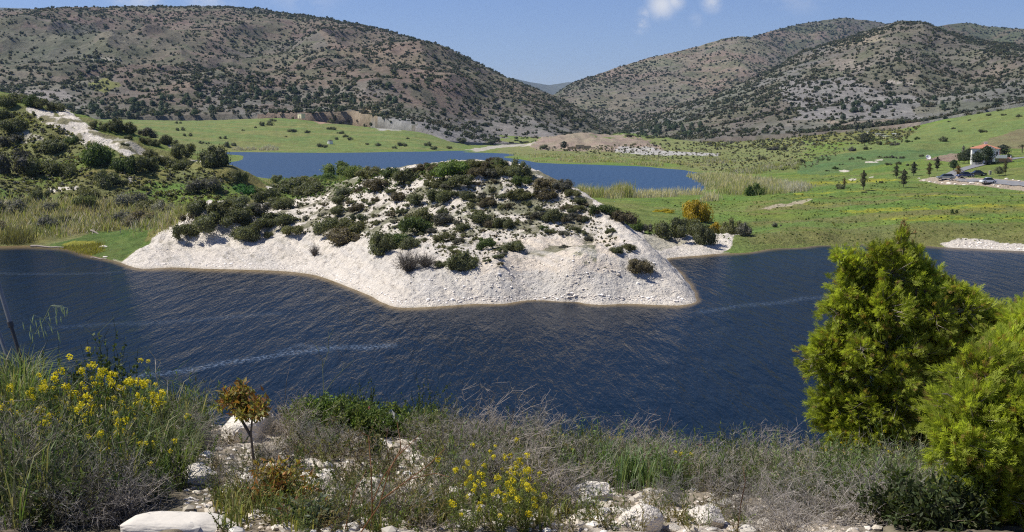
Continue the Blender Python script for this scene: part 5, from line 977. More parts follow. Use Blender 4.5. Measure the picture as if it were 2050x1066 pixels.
# thin fence of the right bank
# ================================================================== THE NEAR BANK
CR = np.array([(-600, 800), (0, 822), (300, 838), (500, 838), (640, 832), (800, 856), (1000, 880), (1200, 905), (1500, 925), (1750, 930), (2050, 950), (2700, 960)], float)
_cu = np.array([float(ray(p, y)[0]) for p, y in CR]); DC = 8.2
_cz = np.array([float(at_d(p, y, DC)[2]) for p, y in CR])
def zf(x, y, detail=True):
    x = np.asarray(x, float); y = np.asarray(y, float); u = np.clip(x / np.maximum(y, 1.5), -1.2, 1.2); zc = np.interp(u, _cu, _cz); t = np.clip((y - 4.6) / (DC - 4.6), -.8, 1)
    z = 18.27 + (zc - 18.27) * t; z = z - np.maximum(y - DC, 0) * 1.15 - .25 * np.maximum(y - DC + .35, 0).clip(0, .6) ** 2
    k = 1.0
    if detail: z = z + k * ((fbm(x * 1.1, y * 1.1, 301, 3) - .5) * .20 + (ridged(x * 3.2, y * 3.2, 311, 3) - .55) * .075 + (fbm(x * 16, y * 16, 321, 3) - .5) * .03)
    return z
fu_ = np.linspace(-.82, .82, 900); fv_ = np.concatenate([np.linspace(1.2, 4.2, 20, endpoint=False), np.linspace(4.2, 8.8, 520, endpoint=False), np.linspace(8.8, 27, 60)])
FU, FV = np.meshgrid(fu_, fv_); FX = FU * FV; FZ = zf(FX, FV)
FPXx, FPYy = project(FX, FV, FZ); j1 = (fbm(FX * 3, FV * 3, 331, 4) - .5) * 190; j2 = (fbm(FX * 3, FV * 3, 341, 4) - .5) * 130
def fz(poly, k=1.0): return in_poly(FPXx + j1 * k, FPYy + j2 * k, poly)
bare = fz([(600, 900), (760, 860), (900, 880), (900, 960), (940, 1010), (860, 1120), (560, 1120), (560, 980)]) | fz([(1140, 970), (1330, 960), (1500, 1000), (1520, 1120), (1120, 1120), (1130, 1010)]) | fz([(1560, 960), (1740, 950), (1730, 1020), (1580, 1040)]) | fz([(430, 840), (560, 830), (580, 900), (480, 930), (380, 990), (360, 940)]) | fz([(600, 835), (760, 835), (800, 870), (640, 880)]) | fz([(1230, 1020), (1750, 1010), (1750, 1200), (1200, 1200)])
bare = bare | (fbm(FX * 2.3, FV * 2.3, 351, 4) > .62)
fcol = np.broadcast_to(C(.12, .10, .07), FX.shape + (3,)).copy(); n1 = fbm(FX * 9, FV * 9, 361, 3)
fcol = lay(fcol, sstep(.4, .65, n1), C(.20, .17, .12), .8); fcol = lay(fcol, bare, C(.50, .44, .36), .95); fcol = lay(fcol, bare * sstep(.48, .62, n1), C(.30, .245, .175), .75); fcol = lay(fcol, bare & (fbm(FX * 4, FV * 4, 371, 4) > .56), C(.19, .16, .115), .8)
fcol = lay(fcol, sstep(9, 14, FV), C(.45, .41, .34), .9)
BANKM = ground_mat('bank_soil', (14, 2.0, 26, .012))
nb = put('ground', mesh_data('ground', np.stack([FX, FV, FZ], -1).reshape(-1, 3), grid_faces(*FX.shape), [BANKM], smooth=True, col={'ground': fcol.reshape(-1, 3), 'chalk': (bare * 1.0).ravel()}))
tag(nb, kind='structure', label='stony near bank above the water')
_fd = np.linspace(3.2, 9.4, 900)
def fhit(px, py):
    a, b = ray(px, py); h = zf(a * _fd, _fd); s_ = np.nonzero(h >= EYE + b * _fd)[0]; k = int(s_[0]) if len(s_) else int(np.argmin(abs(_fd - DC)))
    return np.array([a * _fd[k], _fd[k], h[k]])
def fscat(n, poly, seed): return np.array([fhit(a, b) for a, b in scatter_px(n, poly, seed)])
rf_ = np.random.default_rng(99)
# ---- stones
pebs = [(lambda m: (np.array([v.co[:] for v in m.vertices]), [np.array([p.vertices[:] for p in m.polygons])], np.full(len(m.polygons), .5)))(rock_data('p', 950 + i, 1, .6, .5, CHALKR)) for i in range(4)]
pp = fscat(1900, [(540, 860), (900, 850), (1000, 930), (1130, 960), (1500, 940), (1750, 950), (1760, 1066), (380, 1066), (360, 930), (440, 850)], 401)
mass('gravel', 'pale chalk gravel strewn over the near bank', pp - [0, 0, .004], rf_.uniform(.006, .026, len(pp)) ** 1.0, rf_, pebs, [C(.50, .45, .38), C(.44, .37, .29), C(.58, .54, .48)])
pp = fscat(240, [(540, 870), (900, 860), (1000, 940), (1130, 960), (1500, 960), (1750, 970), (1760, 1066), (380, 1066), (360, 930), (440, 860)], 402)
mass('gravel', 'larger broken chalk pieces on the near bank', pp, rf_.uniform(.022, .06, len(pp)), rf_, pebs, [C(.50, .45, .37), C(.42, .37, .29), C(.57, .53, .46)])
for m_ in list(bpy.data.objects):
    if m_.name.startswith('gravel'): m_.data.materials[0] = leaf_mat('gravel_stone', 'attr', 0)
RK = [(355, 1064, 212, .32, 'large smooth white stone slab at the bottom edge', 3), (500, 884, 110, 1.15, 'big rough white rock behind the red leaved sapling', 1), (530, 862, 52, 1.1, 'white rock leaning on the big rough one', 5), (405, 965, 96, .6, 'grey white rock right of the yellow flowers', 2), (470, 985, 60, .5, 'dusty rock half hidden by dry grass', 6), (596, 960, 46, .6, 'pinkish stone beside the red leaved bush', 7), (648, 962, 70, .35, 'flat pale stone right of the red leaved bush', 8),
      (752, 856, 34, .7, 'small round white stone left of the grey wedge', 9), (836, 894, 40, .7, 'rounded white stone right of the grey wedge', 10), (1190, 995, 100, .5, 'broad white rock above the bare gravel', 11), (1245, 975, 50, .5, 'white rock right of the broad one', 15), (1282, 1058, 96, .9, 'big chalk boulder at the bottom edge of the bare gravel', 12), (1415, 1050, 84, .7, 'angular white rock with a sharp right corner', 13), (1640, 1005, 84, .8, 'white rock behind grey twigs near the juniper', 14), (1702, 1003, 54, .8, 'white rock at the edge of the juniper shade', 16), (690, 1020, 44, .6, 'white stone among the gravel in front of the bare stalks', 17), (760, 1000, 36, .6, 'white stone between the bare brown stalks', 18), (870, 930, 44, .6, 'white stone at the left foot of the grey thorn bush', 19), (910, 990, 40, .6, 'white stone under the grey thorn bush', 20), (640, 905, 40, .6, 'half buried white stone above the gravel', 21), (1350, 1062, 36, .5, 'low white stone between two bigger rocks', 22), (1530, 1050, 40, .5, 'low pale stone in front of grey twigs', 23), (730, 940, 30, .7, 'grey shaded stone in the hollow below the wedge', 24), (775, 925, 26, .7, 'small grey stone in the hollow', 25), (1120, 1030, 34, .6, 'small white stone left of the broad rock', 26), (1480, 1000, 30, .6, 'small white stone among the right hand weeds', 27)]
def slab():
    v, f = ico(5); v = np.sign(v) * np.abs(v) ** .42; n = fbm(v[:, 0] * 1.7 + 4, v[:, 1] * 1.7 + v[:, 2] * 2, 5, 5) - .5; n2 = ridged(v[:, 0] * 1.2 + 9, v[:, 1] * 1.5 + v[:, 2], 8, 4) - .5
    v = v * (1 + .16 * n + .07 * n2)[:, None]; v[:, 2] -= np.maximum(v[:, 0] - .45, 0) * .45 * (v[:, 2] > 0); v[:, 0] += .12 * v[:, 1] - .08 * v[:, 2]; v[:, 1] *= 1 - .25 * np.maximum(v[:, 0], 0)
    return mesh_data('rock', v, f, [SLABM], smooth=True)
SLABM = simple('smooth_chalk', (.60, .555, .48), .9, .1, var=.07, scale=2.2, bump=.01)
for px, py, w, fl, lab, sd_ in RK:
    if w > 200:
        q = np.array(at_z(355, 1080, 18.30)); k = q[1] / FPX; o = put('rock', slab(), loc=(q[0], q[1] + .05, q[2] + .005), rz=.06, sc=(106 * k, 62 * k, 36 * k)); o.rotation_euler = (R(-4), R(3), .06); tag(o, lab, 'rock', 'rocks of the near bank'); continue
    q = fhit(px, min(py, 1066)); s = w * .5 * q[1] / FPX
    if py > 1060 and w > 200: q = np.array(at_z(px, 1072, 18.27)); s = w * .5 * q[1] / FPX
    o = put('rock', rock_data('rock', 1000 + sd_, 4, fl, .22, CHALKR), loc=(q[0], q[1], q[2] + s * fl * .30), rz=sd_ * .9, sc=s); tag(o, lab, 'rock', 'rocks of the near bank')
    
# the grey wedge: a split limestone block
q = fhit(785, 868); wv2 = np.array([(-.085, -.03, -.05), (.03, -.06, -.05), (.14, .02, -.06), (.05, .10, -.05), (-.07, .07, -.05), (-.05, -.01, .06), (-.015, .0, .125), (.02, -.02, .09), (.10, .03, .02), (.03, .06, .06)])
import bmesh
bm = bmesh.new(); [bm.verts.new(v) for v in wv2 * 1.12]; bmesh.ops.convex_hull(bm, input=bm.verts[:]); wm_ = bpy.data.meshes.new('rock'); bm.to_mesh(wm_); bm.free(); wm_.materials.append(simple('limestone', (.52, .50, .46), .9, .1, var=.12, scale=30, bump=.004))
tag(put('rock', wm_, loc=q + [0, 0, .05]), 'pointed grey limestone wedge beside a pink flower', 'rock', 'rocks of the near bank')
q = fhit(980, 895); tag(put('rock', rock_data('rock', 1050, 3, 1.3, .2, CHALKR), loc=q, rz=.5, sc=.058), 'pointed white stone sticking up at the bank edge', 'rock', 'rocks of the near bank')

# ---- plant shapes (metres)
def thorn(seed, Rr=.42, n=46, spiky=.05):
    r = np.random.default_rng(seed); A, B, ra, rb2 = [], [], [], []
    def seg(p, q, a, b): A.append(p); B.append(q); ra.append(a); rb2.append(b)
    for _ in range(n):
        th = r.uniform(0, 6.28); e = r.uniform(.25, 1.5); d = np.array([math.cos(th) * math.cos(e), math.sin(th) * math.cos(e), math.sin(e)]); p = np.array([r.normal(0, .05), r.normal(0, .05), 0.]); L = Rr * r.uniform(.6, 1.15); k = 8; rad = .0026
        for j in range(k):
            q = p + d * L / k; seg(p, q, rad, rad * .88); rad *= .88
            for _s in range(3 if j > 1 else 1):
                e1 = unit(d * .5 + r.normal(0, .8, 3)); q1 = q + e1 * L * r.uniform(.08, .22); seg(q, q1, rad * .75, rad * .5); q0 = q
                for _t in range(2):
                    f1 = q0 + (q1 - q0) * r.uniform(.3, 1); e2 = unit(e1 + r.normal(0, .9, 3)); seg(f1, f1 + e2 * spiky * r.uniform(.3, .9), rad * .5, rad * .3)
            p = q; d = unit(d + r.normal(0, .28, 3) + [0, 0, .02])
    v, f = segs(A, B, ra, rb2); return v, [f], np.clip(r.normal(.5, .2, len(A)), 0, 1).repeat(3)
def herb(seed, h=.5, n=16, leaf=.035, lw=.004, nl=26, spread=.3, leafy='blade'):
    """stems and leaves; returns (stem set, leaf set, tip positions)"""
    r = np.random.default_rng(seed); A, B, ra, rb2, tips, lc, ln, ll = [], [], [], [], [], [], [], []
    for _ in range(n):
        p = np.array([r.normal(0, .02), r.normal(0, .02), 0.]); d = unit(np.array([r.normal(0, spread), r.normal(0, spread), 1.])); L = h * r.uniform(.55, 1.1); k = 6
        for j in range(k):
            q = p + d * L / k; A.append(p); B.append(q); ra.append(.0022 * (1 - j / 9)); rb2.append(.0022 * (1 - (j + 1) / 9))
            for _l in range(int(nl / k)):
                t = r.uniform(); e = unit(d * .7 + r.normal(0, .75, 3)); Ls = leaf * r.uniform(.5, 1.4) * (1.2 - .08 * j); lc.append(p + (q - p) * t + e * Ls * .5); ln.append(e); ll.append(Ls)
            if j >= 3 and r.uniform() < .5:
                e = unit(d + r.normal(0, .5, 3)); q2 = q + e * L * .22; A.append(q); B.append(q2); ra.append(.0013); rb2.append(.0009); tips.append(q2)
            p = q; d = unit(d + r.normal(0, .12, 3))
        tips.append(p)
    lc, ln, ll = np.array(lc), np.array(ln), np.array(ll); side = unit(np.cross(ln, unit(r.normal(size=ln.shape)))); w = (lw * r.uniform(.7, 1.5, len(lc)))[:, None]; h2 = (ll * .5)[:, None]
    v = np.stack([lc - ln * h2, lc + side * w, lc + ln * h2, lc - side * w], 1).reshape(-1, 3); f = np.arange(len(lc) * 4).reshape(-1, 4); sv_, sf_ = segs(A, B, ra, rb2)
    return (sv_, [sf_], np.full(len(sf_), .45)), (v, [f], np.clip(r.normal(.5, .22, len(f)), 0, 1)), np.array(tips)
def cluster(seed, R_=.02, n=34, pet=.011):
    r = np.random.default_rng(seed); d = unit(r.normal(size=(n, 3)) + [0, 0, .5]); c = d * R_ * r.uniform(.5, 1.1, n)[:, None]; v, f = leaf_quads(c, unit(d + r.normal(0, .5, d.shape)), pet, pet * .8, r); return mesh_data('flower', v, f, [LEAF], tone=np.clip(r.normal(.5, .18, n), 0, 1))
def both(hb_): V_, F_, T_, _ = merge([hb_[0], hb_[1]]); return V_, F_, T_
TH = [thorn(1100 + i, .40 + .05 * (i % 3), 52, .035) for i in range(4)]; THM = [mesh_data('thorn_bush', t[0], t[1], [LEAF], tone=t[2]) for t in TH]
HB = [herb(1200 + i, .48, 20, .045, .0030, 34, .26) for i in range(5)]
SPG = [herb(1230 + i, .42, 9, .018, .0065, 52, .16) for i in range(4)]         # leafy sprigs with small oval leaves
FL = [cluster(1250 + i, .022, 40, .012) for i in range(4)]
YELF = C(.62, .52, .02)
def flowering(px, py, sc, label, group, k, col_=C(.11, .17, .045), nf=12, fc=YELF, fs=1.0):
    q = fhit(px, py); t = empty('yellow_flower_plant', tuple(q - [0, 0, .02]), rf_.uniform(0, 6.28)); t.scale = (sc, sc, sc); tag(t, label, 'wildflower', group)
    h_ = HB[k % 5]; key = f'fp{k % 5}'
    if key not in CACHE: CACHE[key] = (mesh_data('stems', *h_[0][:2], [LEAF], tone=h_[0][2]), mesh_data('foliage', *h_[1][:2], [LEAF], tone=h_[1][2]))
    a = put('stems', CACHE[key][0], t); a.color = (*(col_ * 1.1), 1); b = put('foliage', CACHE[key][1], t); b.color = (*col_, 1)
    tips = h_[2][np.argsort(-h_[2][:, 2])][:nf * 3]; tips = tips[rf_.permutation(len(tips))[:nf]]
    for p in tips: o = put('flower', FL[rf_.integers(0, 4)], t, loc=tuple(p), rz=rf_.uniform(0, 6), sc=rf_.uniform(.6, 1.15) * fs); o.color = (*(fc * rf_.uniform(.8, 1.15)), 1)
CACHE = {}
YP = [(60, 905, 1.0, 'leftmost yellow flowering plant near the leaning poles'), (120, 900, 1.1, 'yellow flowering plant with dense heads left of the tall sprigs'), (185, 890, 1.15, 'tall yellow flowering plant against the water'), (155, 950, .95, 'yellow flowering plant in front of the tall one'), (240, 900, 1.05, 'yellow flowering plant in the middle of the left patch'), (290, 905, 1.1, 'yellow flowering plant at the right of the left patch'), (265, 960, .9, 'lower yellow flowering plant in the left patch'), (310, 870, 1.1, 'single yellow head rising highest over the foam streak'), (215, 985, .8, 'yellow flowering plant half shaded at the bottom of the left patch'), (330, 1000, .55, 'small plant with one big pale yellow flower'), (70, 960, .8, 'yellow flowering plant in grey twigs at the far left')]
for i, (px, py, s, lab) in enumerate(YP): flowering(px, py, s * .86, lab, 'yellow wildflowers of the left patch', i, nf=26 if i not in (9, 7) else 3, fs=1.2)
YP2 = [(940, 1064, .55, 'yellow flowering plant at the bottom edge, left of three'), (1000, 1070, .6, 'yellow flowering plant at the bottom edge, middle of three'), (1050, 1066, .55, 'yellow flowering plant at the bottom edge, right of three'), (960, 1010, .55, 'yellow flowering plant in front of the grey thorn bush'), (1020, 1000, .55, 'yellow flowering plant against the grey thorn bush'), (1120, 960, .5, 'yellow flowering plant on the right side of the thorn bush'), (1110, 925, .5, 'yellow flowering plant topping the thorn bush edge'), (1060, 1030, .5, 'yellow flowering plant between thorn bush and bottom edge')]
for i, (px, py, s, lab) in enumerate(YP2): flowering(px, py, s, lab, 'yellow wildflowers of the middle', i + 2, C(.16, .19, .05), 18, YELF, 1.1)
YP3 = [(1600, 985, .45, 'thin yellow flowering plant left of the juniper'), (1370, 975, .45, 'thin yellow flowering plant below the pink flower'), (1680, 960, .5, 'yellow flowering plant under the juniper edge'), (1740, 950, .5, 'yellow flowering plant at the foot of the juniper'), (1790, 965, .45, 'yellow flowering plant in the juniper shade'), (1260, 905, .6, 'lone yellow flowering stalk against the water')]
for i, (px, py, s, lab) in enumerate(YP3): flowering(px, py, s, lab, 'yellow wildflowers of the right', i + 1, C(.15, .17, .05), 7, YELF, 1.1)
GT = [C(.40, .36, .335), C(.33, .30, .28), C(.44, .385, .35), C(.28, .27, .245)]
TB = [(880, 915, .85, 'grey thorn bush right of the limestone wedge'), (935, 935, 1.0, 'grey thorn bush left of the pointed white stone'), (1000, 930, 1.15, 'tall grey thorn bush behind the yellow flowers'), (1060, 935, 1.2, 'tallest grey thorn bush with upright branches'), (1110, 950, 1.0, 'grey thorn bush with long branches to the right'), (970, 985, .8, 'wide grey thorn bush in the middle of the bank'), (1050, 985, .85, 'grey thorn bush with yellow flowers growing through'), (915, 975, .6, 'grey thorn bush beside the bare brown stalks'), (1110, 1005, .6, 'low grey thorn bush left of the broad white rock'),
      (400, 900, .85, 'grey thorn bush between yellow flowers and white rock'), (585, 872, .75, 'dark thorn bush right of the red leaved sapling'), (630, 885, .55, 'dark thorn bush in front of the green cushion plants'), (672, 898, .5, 'thorn bush at the left of the shaded hollow'), (540, 925, .5, 'thorn bush behind the red leaved bush'),
      (60, 1000, 1.1, 'shaded grey bush in the lower left corner'), (150, 1030, 1.0, 'shaded grey bush right of the corner one'), (20, 940, 1.0, 'grey bush below the leaning poles'), (220, 1050, .8, 'shaded thorn bush touching the white slab'),
      (1300, 960, .95, 'grey thorn bush left of the pink flower'), (1360, 950, .9, 'grey thorn bush right below the pink flower'), (1430, 975, .95, 'grey thorn bush in the right hand weeds'), (1500, 960, .9, 'grey thorn bush at the waterline of the right hand weeds'), (1560, 985, .9, 'grey thorn bush left of the white rocks'), (1610, 1040, .95, 'grey thorn bush in front of the white rocks'), (1690, 1050, .9, 'grey thorn bush at the edge of the tree shade'), (1480, 1040, .7, 'low grey thorn bush right of the angular rock'), (1230, 940, .8, 'thin grey thorn bush in the green grass'), (1340, 1010, .6, 'low thorn bush above the big boulder'), (1560, 1060, .8, 'grey thorn bush at the bottom edge right')]
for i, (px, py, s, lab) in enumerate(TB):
    q = fhit(px, py); o = put('thorn_bush', THM[i % 4], loc=q - [0, 0, .02], rz=i * 1.3, sc=(s * .95, s * .95, s * .85)); o.color = (*(GT[i % 4] * (1.0 if px > 300 else .75)), 1); tag(o, lab, 'thorn bush', 'grey thorn bushes of the near bank')  # bushes of the lower left corner coloured darker for the shade there
SPL = [(90, 850, 1.1), (130, 848, 1.3), (170, 850, 1.2), (215, 850, 1.5), (240, 852, 1.45), (262, 856, 1.2), (700, 850, .75), (735, 852, .8), (840, 862, .85), (870, 866, .9), (1450, 930, .5), (1480, 935, .6), (1510, 935, .6)]
for i, (px, py, s) in enumerate(SPL):
    h_ = both(SPG[i % 4]); key = f'sp{i % 4}'
    if key not in CACHE: CACHE[key] = mesh_data('leafy_sprig', *h_[:2], [LEAF], tone=h_[2])
    q = fhit(px, py); o = put('leafy_sprig', CACHE[key], loc=q, rz=i * 2.1, sc=s); o.color = (.075, .10, .035, 1)
    tag(o, 'upright dark leafy sprig ' + ('among the yellow flowers against the water' if px < 400 else ('beside the limestone wedge' if px < 1000 else 'at the edge of the right hand weeds')), 'herb', 'leafy sprigs ' + ('left' if px < 400 else ('middle' if px < 1000 else 'right')))
# undergrowth masses
def under(name, label, n, poly, seed, shapes, cols, smin, smax, zsc=1.0):
    pts = fscat(n, poly, seed); r = np.random.default_rng(seed); return mass(name, label, pts - [0, 0, .015], r.uniform(smin, smax, n), r, shapes, cols, zsc=zsc)
def thin(h_, n):  # lighter version for masses
    return h_
HS = [both(h_) for h_ in [herb(1300 + i, .34, 6, .04, .0035, 20, .4) for i in range(4)]]
SS = [both(h_) for h_ in [herb(1310 + i, .16, 7, .014, .005, 24, .7) for i in range(4)]]
TS = [thorn(1320 + i, .2, 9, .03) for i in range(3)]
LEFTP = [(0, 830), (300, 845), (430, 850), (350, 920), (300, 1000), (230, 1040), (0, 1066)]; RIGHTP = [(1160, 920), (1500, 930), (1750, 935), (1900, 945), (1860, 1000), (1700, 1040), (1600, 1040), (1520, 1000), (1300, 975), (1180, 985)]
MIDP = [(840, 868), (1000, 885), (1180, 910), (1150, 985), (920, 980), (850, 920)]
MIDL = [(560, 845), (640, 845), (700, 900), (680, 930), (600, 920)]
GH = [C(.085, .125, .04), C(.07, .10, .04), C(.11, .14, .05), C(.13, .13, .075), C(.16, .15, .11)]
under('undergrowth', 'tangled green herbs of the left patch', 620, LEFTP, 501, HS + SS, GH, .7, 1.3)
under('undergrowth', 'grey green herbs of the right hand weeds', 420, RIGHTP, 502, HS + SS, [C(.17, .22, .08), C(.12, .18, .05), C(.22, .22, .13), C(.11, .15, .045)], .4, 1.05)
under('undergrowth', 'low green cushion plants along the middle bank edge', 430, [(590, 836), (640, 832), (800, 858), (880, 868), (860, 884), (760, 872), (640, 868), (590, 870)], 503, SS, [C(.13, .19, .045), C(.10, .15, .04), C(.17, .20, .06)], .8, 1.5)
under('undergrowth', 'mixed weeds among the middle stones', 330, MIDP, 504, SS + HS[:2], [C(.14, .17, .06), C(.18, .17, .08), C(.10, .145, .045)], .45, 1.05)
under('undergrowth', 'weeds at the bottom edge among the gravel', 190, [(430, 1000), (900, 1000), (1200, 1030), (1500, 1030), (1500, 1066), (430, 1066)], 505, SS + HS, [C(.13, .16, .05), C(.19, .16, .07)], .3, .7)
under('dry_twigs', 'dry grey twigs littering the left patch', 110, LEFTP, 506, TS, GT, .7, 1.5)
under('dry_twigs', 'dry grey twigs littering the middle bank', 100, MIDP, 507, TS, GT, .6, 1.3)
under('dry_twigs', 'dry grey twigs littering the right hand weeds', 130, RIGHTP, 508, TS, GT, .6, 1.3)
under('undergrowth', 'small weeds left of the shaded hollow', 60, MIDL, 511, SS, [C(.12, .16, .05), C(.16, .13, .07)], .5, 1.0)
under('dry_twigs', 'dry twigs left of the shaded hollow', 30, MIDL, 512, TS, GT, .5, .9)
RUB = [(430, 870), (700, 870), (900, 960), (900, 1066), (560, 1066), (400, 960)]
under('undergrowth', 'scattered green weeds on the rubble', 190, RUB, 513, SS + HS[:1], [C(.10, .14, .04), C(.15, .15, .06), C(.18, .14, .08)], .35, .85)
under('dry_twigs', 'scattered dry twigs on the rubble', 60, RUB, 514, TS, GT, .35, .9)
under('dry_twigs', 'sparse twigs on the bare gravel', 25, [(560, 950), (900, 950), (1150, 1000), (1500, 1000), (1500, 1066), (560, 1066)], 509, TS, GT, .3, .7)
def grass(name, label, n, poly, seed, h, cols, wid=.0032, bend=.45, per=7):
    pts = fscat(n, poly, seed); r = np.random.default_rng(seed); m = n * per; b = np.repeat(pts, per, 0) + np.stack([r.normal(0, .02, m), r.normal(0, .02, m), np.full(m, -.01)], 1)
    th = r.uniform(0, 6.28, m); dr = np.stack([np.cos(th), np.sin(th), 0 * th], 1); H = (h * r.uniform(.45, 1.15, m))[:, None]; be = (bend * r.uniform(.2, 1.3, m))[:, None]; s = np.stack([-np.sin(th), np.cos(th), 0 * th], 1) * (wid * r.uniform(.6, 1.4, m))[:, None]
    up = np.array([0, 0, 1.]); P_ = [b, b + up * H * .38 + dr * H * be * .12, b + up * H * .72 + dr * H * be * .45, b + up * H * (.95 - be * .3) + dr * H * be]
    v = np.stack([P_[0] - s, P_[0] + s, P_[1] - s, P_[1] + s, P_[2] - s * .7, P_[2] + s * .7, P_[3]], 1).reshape(-1, 3); i = np.arange(m) * 7
    f4 = np.concatenate([np.stack([i, i + 1, i + 3, i + 2], 1), np.stack([i + 2, i + 3, i + 5, i + 4], 1)]); f3 = np.stack([i + 4, i + 5, i + 6], 1)
    cc = np.array(cols)[r.integers(0, len(cols), m)] * r.uniform(.75, 1.25, m)[:, None]; tn = r.uniform(.3, .8, m)
    return tag(put(name, mesh_data(name, v, [f3, f4], [LEAFA], tone=np.concatenate([tn, tn, tn]), col={'col': np.concatenate([cc, cc, cc])})), kind='stuff', label=label)
GG = [C(.095, .145, .045), C(.12, .16, .055), C(.15, .165, .07), C(.24, .22, .12)]
grass('grass', 'long green grass of the left patch', 230, LEFTP, 601, .40, GG)
grass('grass', 'long arching grass right of the yellow flowers', 90, [(300, 880), (400, 900), (370, 980), (280, 980)], 602, .30, [GG[1] * .8, GG[2] * .8], bend=.8)
grass('grass', 'tall grass blades below the leaning poles', 90, [(0, 840), (90, 850), (80, 900), (0, 900)], 603, .62, GG, bend=.6, wid=.0042)
grass('grass', 'bluish green grass tuft right of the thorn bushes', 110, [(1190, 940), (1340, 935), (1350, 985), (1200, 985)], 604, .26, [C(.12, .19, .07), C(.17, .22, .10)])
grass('grass', 'grass among the right hand weeds', 200, RIGHTP, 605, .24, GG)
grass('grass', 'dry grass among the middle stones', 90, MIDP, 606, .2, [C(.26, .22, .12), C(.17, .18, .07)])
grass('grass', 'yellow green grass at the bottom edge', 70, [(440, 990), (620, 1020), (1150, 1010), (1150, 1066), (440, 1066)], 607, .12, [C(.17, .20, .05), C(.24, .22, .08)])
grass('grass', 'grass tuft beside the white slab', 26, [(440, 1010), (500, 1000), (520, 1040), (460, 1050)], 608, .15, [C(.18, .19, .06), C(.26, .22, .10)])

# ---- red leaved sapling and bush (lentisk)
def leafy(seed, n_tw, Rr, leaf, up=.6, per=13):
    r = np.random.default_rng(seed); A, B, ra, rb2, lc, ln, ll = [], [], [], [], [], [], []
    for _ in range(n_tw):
        d = unit(r.normal(size=3) + [0, 0, up]); d[2] = abs(d[2]) * .8 + .02; p = np.zeros(3); L = Rr * r.uniform(.55, 1.05)
        for j in range(5):
            q = p + d * L / 5; A.append(p); B.append(q); ra.append(.003 * (1 - j / 6)); rb2.append(.003 * (1 - (j + 1) / 6))
            if j > 0:
                for _l in range(per): e = unit(d * .3 + r.normal(0, .8, 3)); Ls = leaf * r.uniform(.6, 1.3); lc.append(p + (q - p) * r.uniform() + e * Ls * .75 + r.normal(0, .012, 3)); ln.append(e); ll.append(Ls)
            p = q; d = unit(d + r.normal(0, .22, 3) + [0, 0, .03])
    lc, ln, ll = map(np.array, (lc, ln, ll)); side = unit(np.cross(ln, unit(r.normal(size=ln.shape)))); h2 = (ll * .5)[:, None]; w = (ll * .19)[:, None]
    v = np.stack([lc - ln * h2, lc - ln * h2 * .2 + side * w, lc + ln * h2, lc - ln * h2 * .2 - side * w], 1).reshape(-1, 3); f = np.arange(len(lc) * 4).reshape(-1, 4)
    return segs(A, B, ra, rb2), (v, f), lc, r
def lentisk(name, label, base, sc, seed, n_tw, trunk=None, cols=None, leaf=.034, up=.6):
    t = empty(name, tuple(base)); tag(t, label, 'shrub'); (sv_, sf_), (v, f), lc, r = leafy(seed, n_tw, sc, leaf, up); off = np.zeros(3)
    if trunk is not None:
        P_ = np.array(trunk, float); tv, tf = segs(P_[:-1], P_[1:], np.linspace(.009, .006, len(P_) - 1), np.linspace(.008, .005, len(P_) - 1), 7); put('trunk', mesh_data('trunk', tv, tf, [BARK], smooth=True), t); off = P_[-1]
    put('branches', mesh_data('branches', sv_ + off, sf_, [BARK]), t)
    cols = cols or [C(.25, .18, .05), C(.28, .13, .04), C(.17, .17, .05), C(.33, .27, .06)]; hh = lc[:, 2] / max(lc[:, 2].max(), .01)
    pick = np.where(r.uniform(size=len(lc)) < .35 + .4 * hh, r.integers(0, 2, len(lc)), 2 + (r.uniform(size=len(lc)) < .25)); cc = np.array(cols)[pick] * r.uniform(.7, 1.3, len(lc))[:, None]
    put('foliage', mesh_data('foliage', v + off, f, [LEAFA], tone=r.uniform(.25, .75, len(f)), col={'col': cc}), t)
q = fhit(512, 950); k = q[1] / FPX
lentisk('red_leaved_sapling', 'slender sapling with rusty red and olive leaves on a bare grey stem', q, 50 * k, 71, 17, [(0, 0, -.02), (-.012, 0, 40 * k), (-.022, .01, 85 * k), (-.012, .02, 125 * k)])
lentisk('red_leaved_sapling', 'rusty leaved shoot leaning left of the bare stemmed sapling', q + [-48 * k, .12, 0], 52 * k, 72, 20, [(38 * k, -.1, 80 * k), (14 * k, -.05, 112 * k), (0, 0, 140 * k)])
q = fhit(560, 1005); k = q[1] / FPX
lentisk('red_leaved_bush', 'low rusty red and green leaved bush at the left of the gravel', q + [0, 0, -.02], 105 * k, 73, 46)
q = fhit(620, 1050); k = q[1] / FPX
lentisk('red_leaved_bush', 'grey green leaved shoots below the rusty bush', q + [0, 0, -.02], 80 * k, 74, 22, cols=[C(.11, .14, .09), C(.10, .12, .07), C(.13, .15, .10), C(.20, .10, .05)])
q = fhit(745, 905); k = q[1] / FPX
lentisk('cushion_plant', 'dark green cushion plant in the shaded hollow by the wedge', q, 42 * k, 75, 34, cols=[C(.04, .06, .02)] * 4, leaf=.018, up=1.)
# broad herbs under the juniper, its deep shade put into their dark leaf colours
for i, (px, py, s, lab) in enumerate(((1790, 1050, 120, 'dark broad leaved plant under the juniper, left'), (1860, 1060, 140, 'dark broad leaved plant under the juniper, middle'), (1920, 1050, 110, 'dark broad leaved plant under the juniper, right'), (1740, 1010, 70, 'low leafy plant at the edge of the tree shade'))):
    q = fhit(px, py); k = q[1] / FPX; lentisk('shade_plant', lab, q, s * k, 80 + i, 30, cols=[C(.045, .065, .02), C(.05, .07, .022), C(.04, .05, .02), C(.09, .10, .03)], leaf=.036, up=1.3)

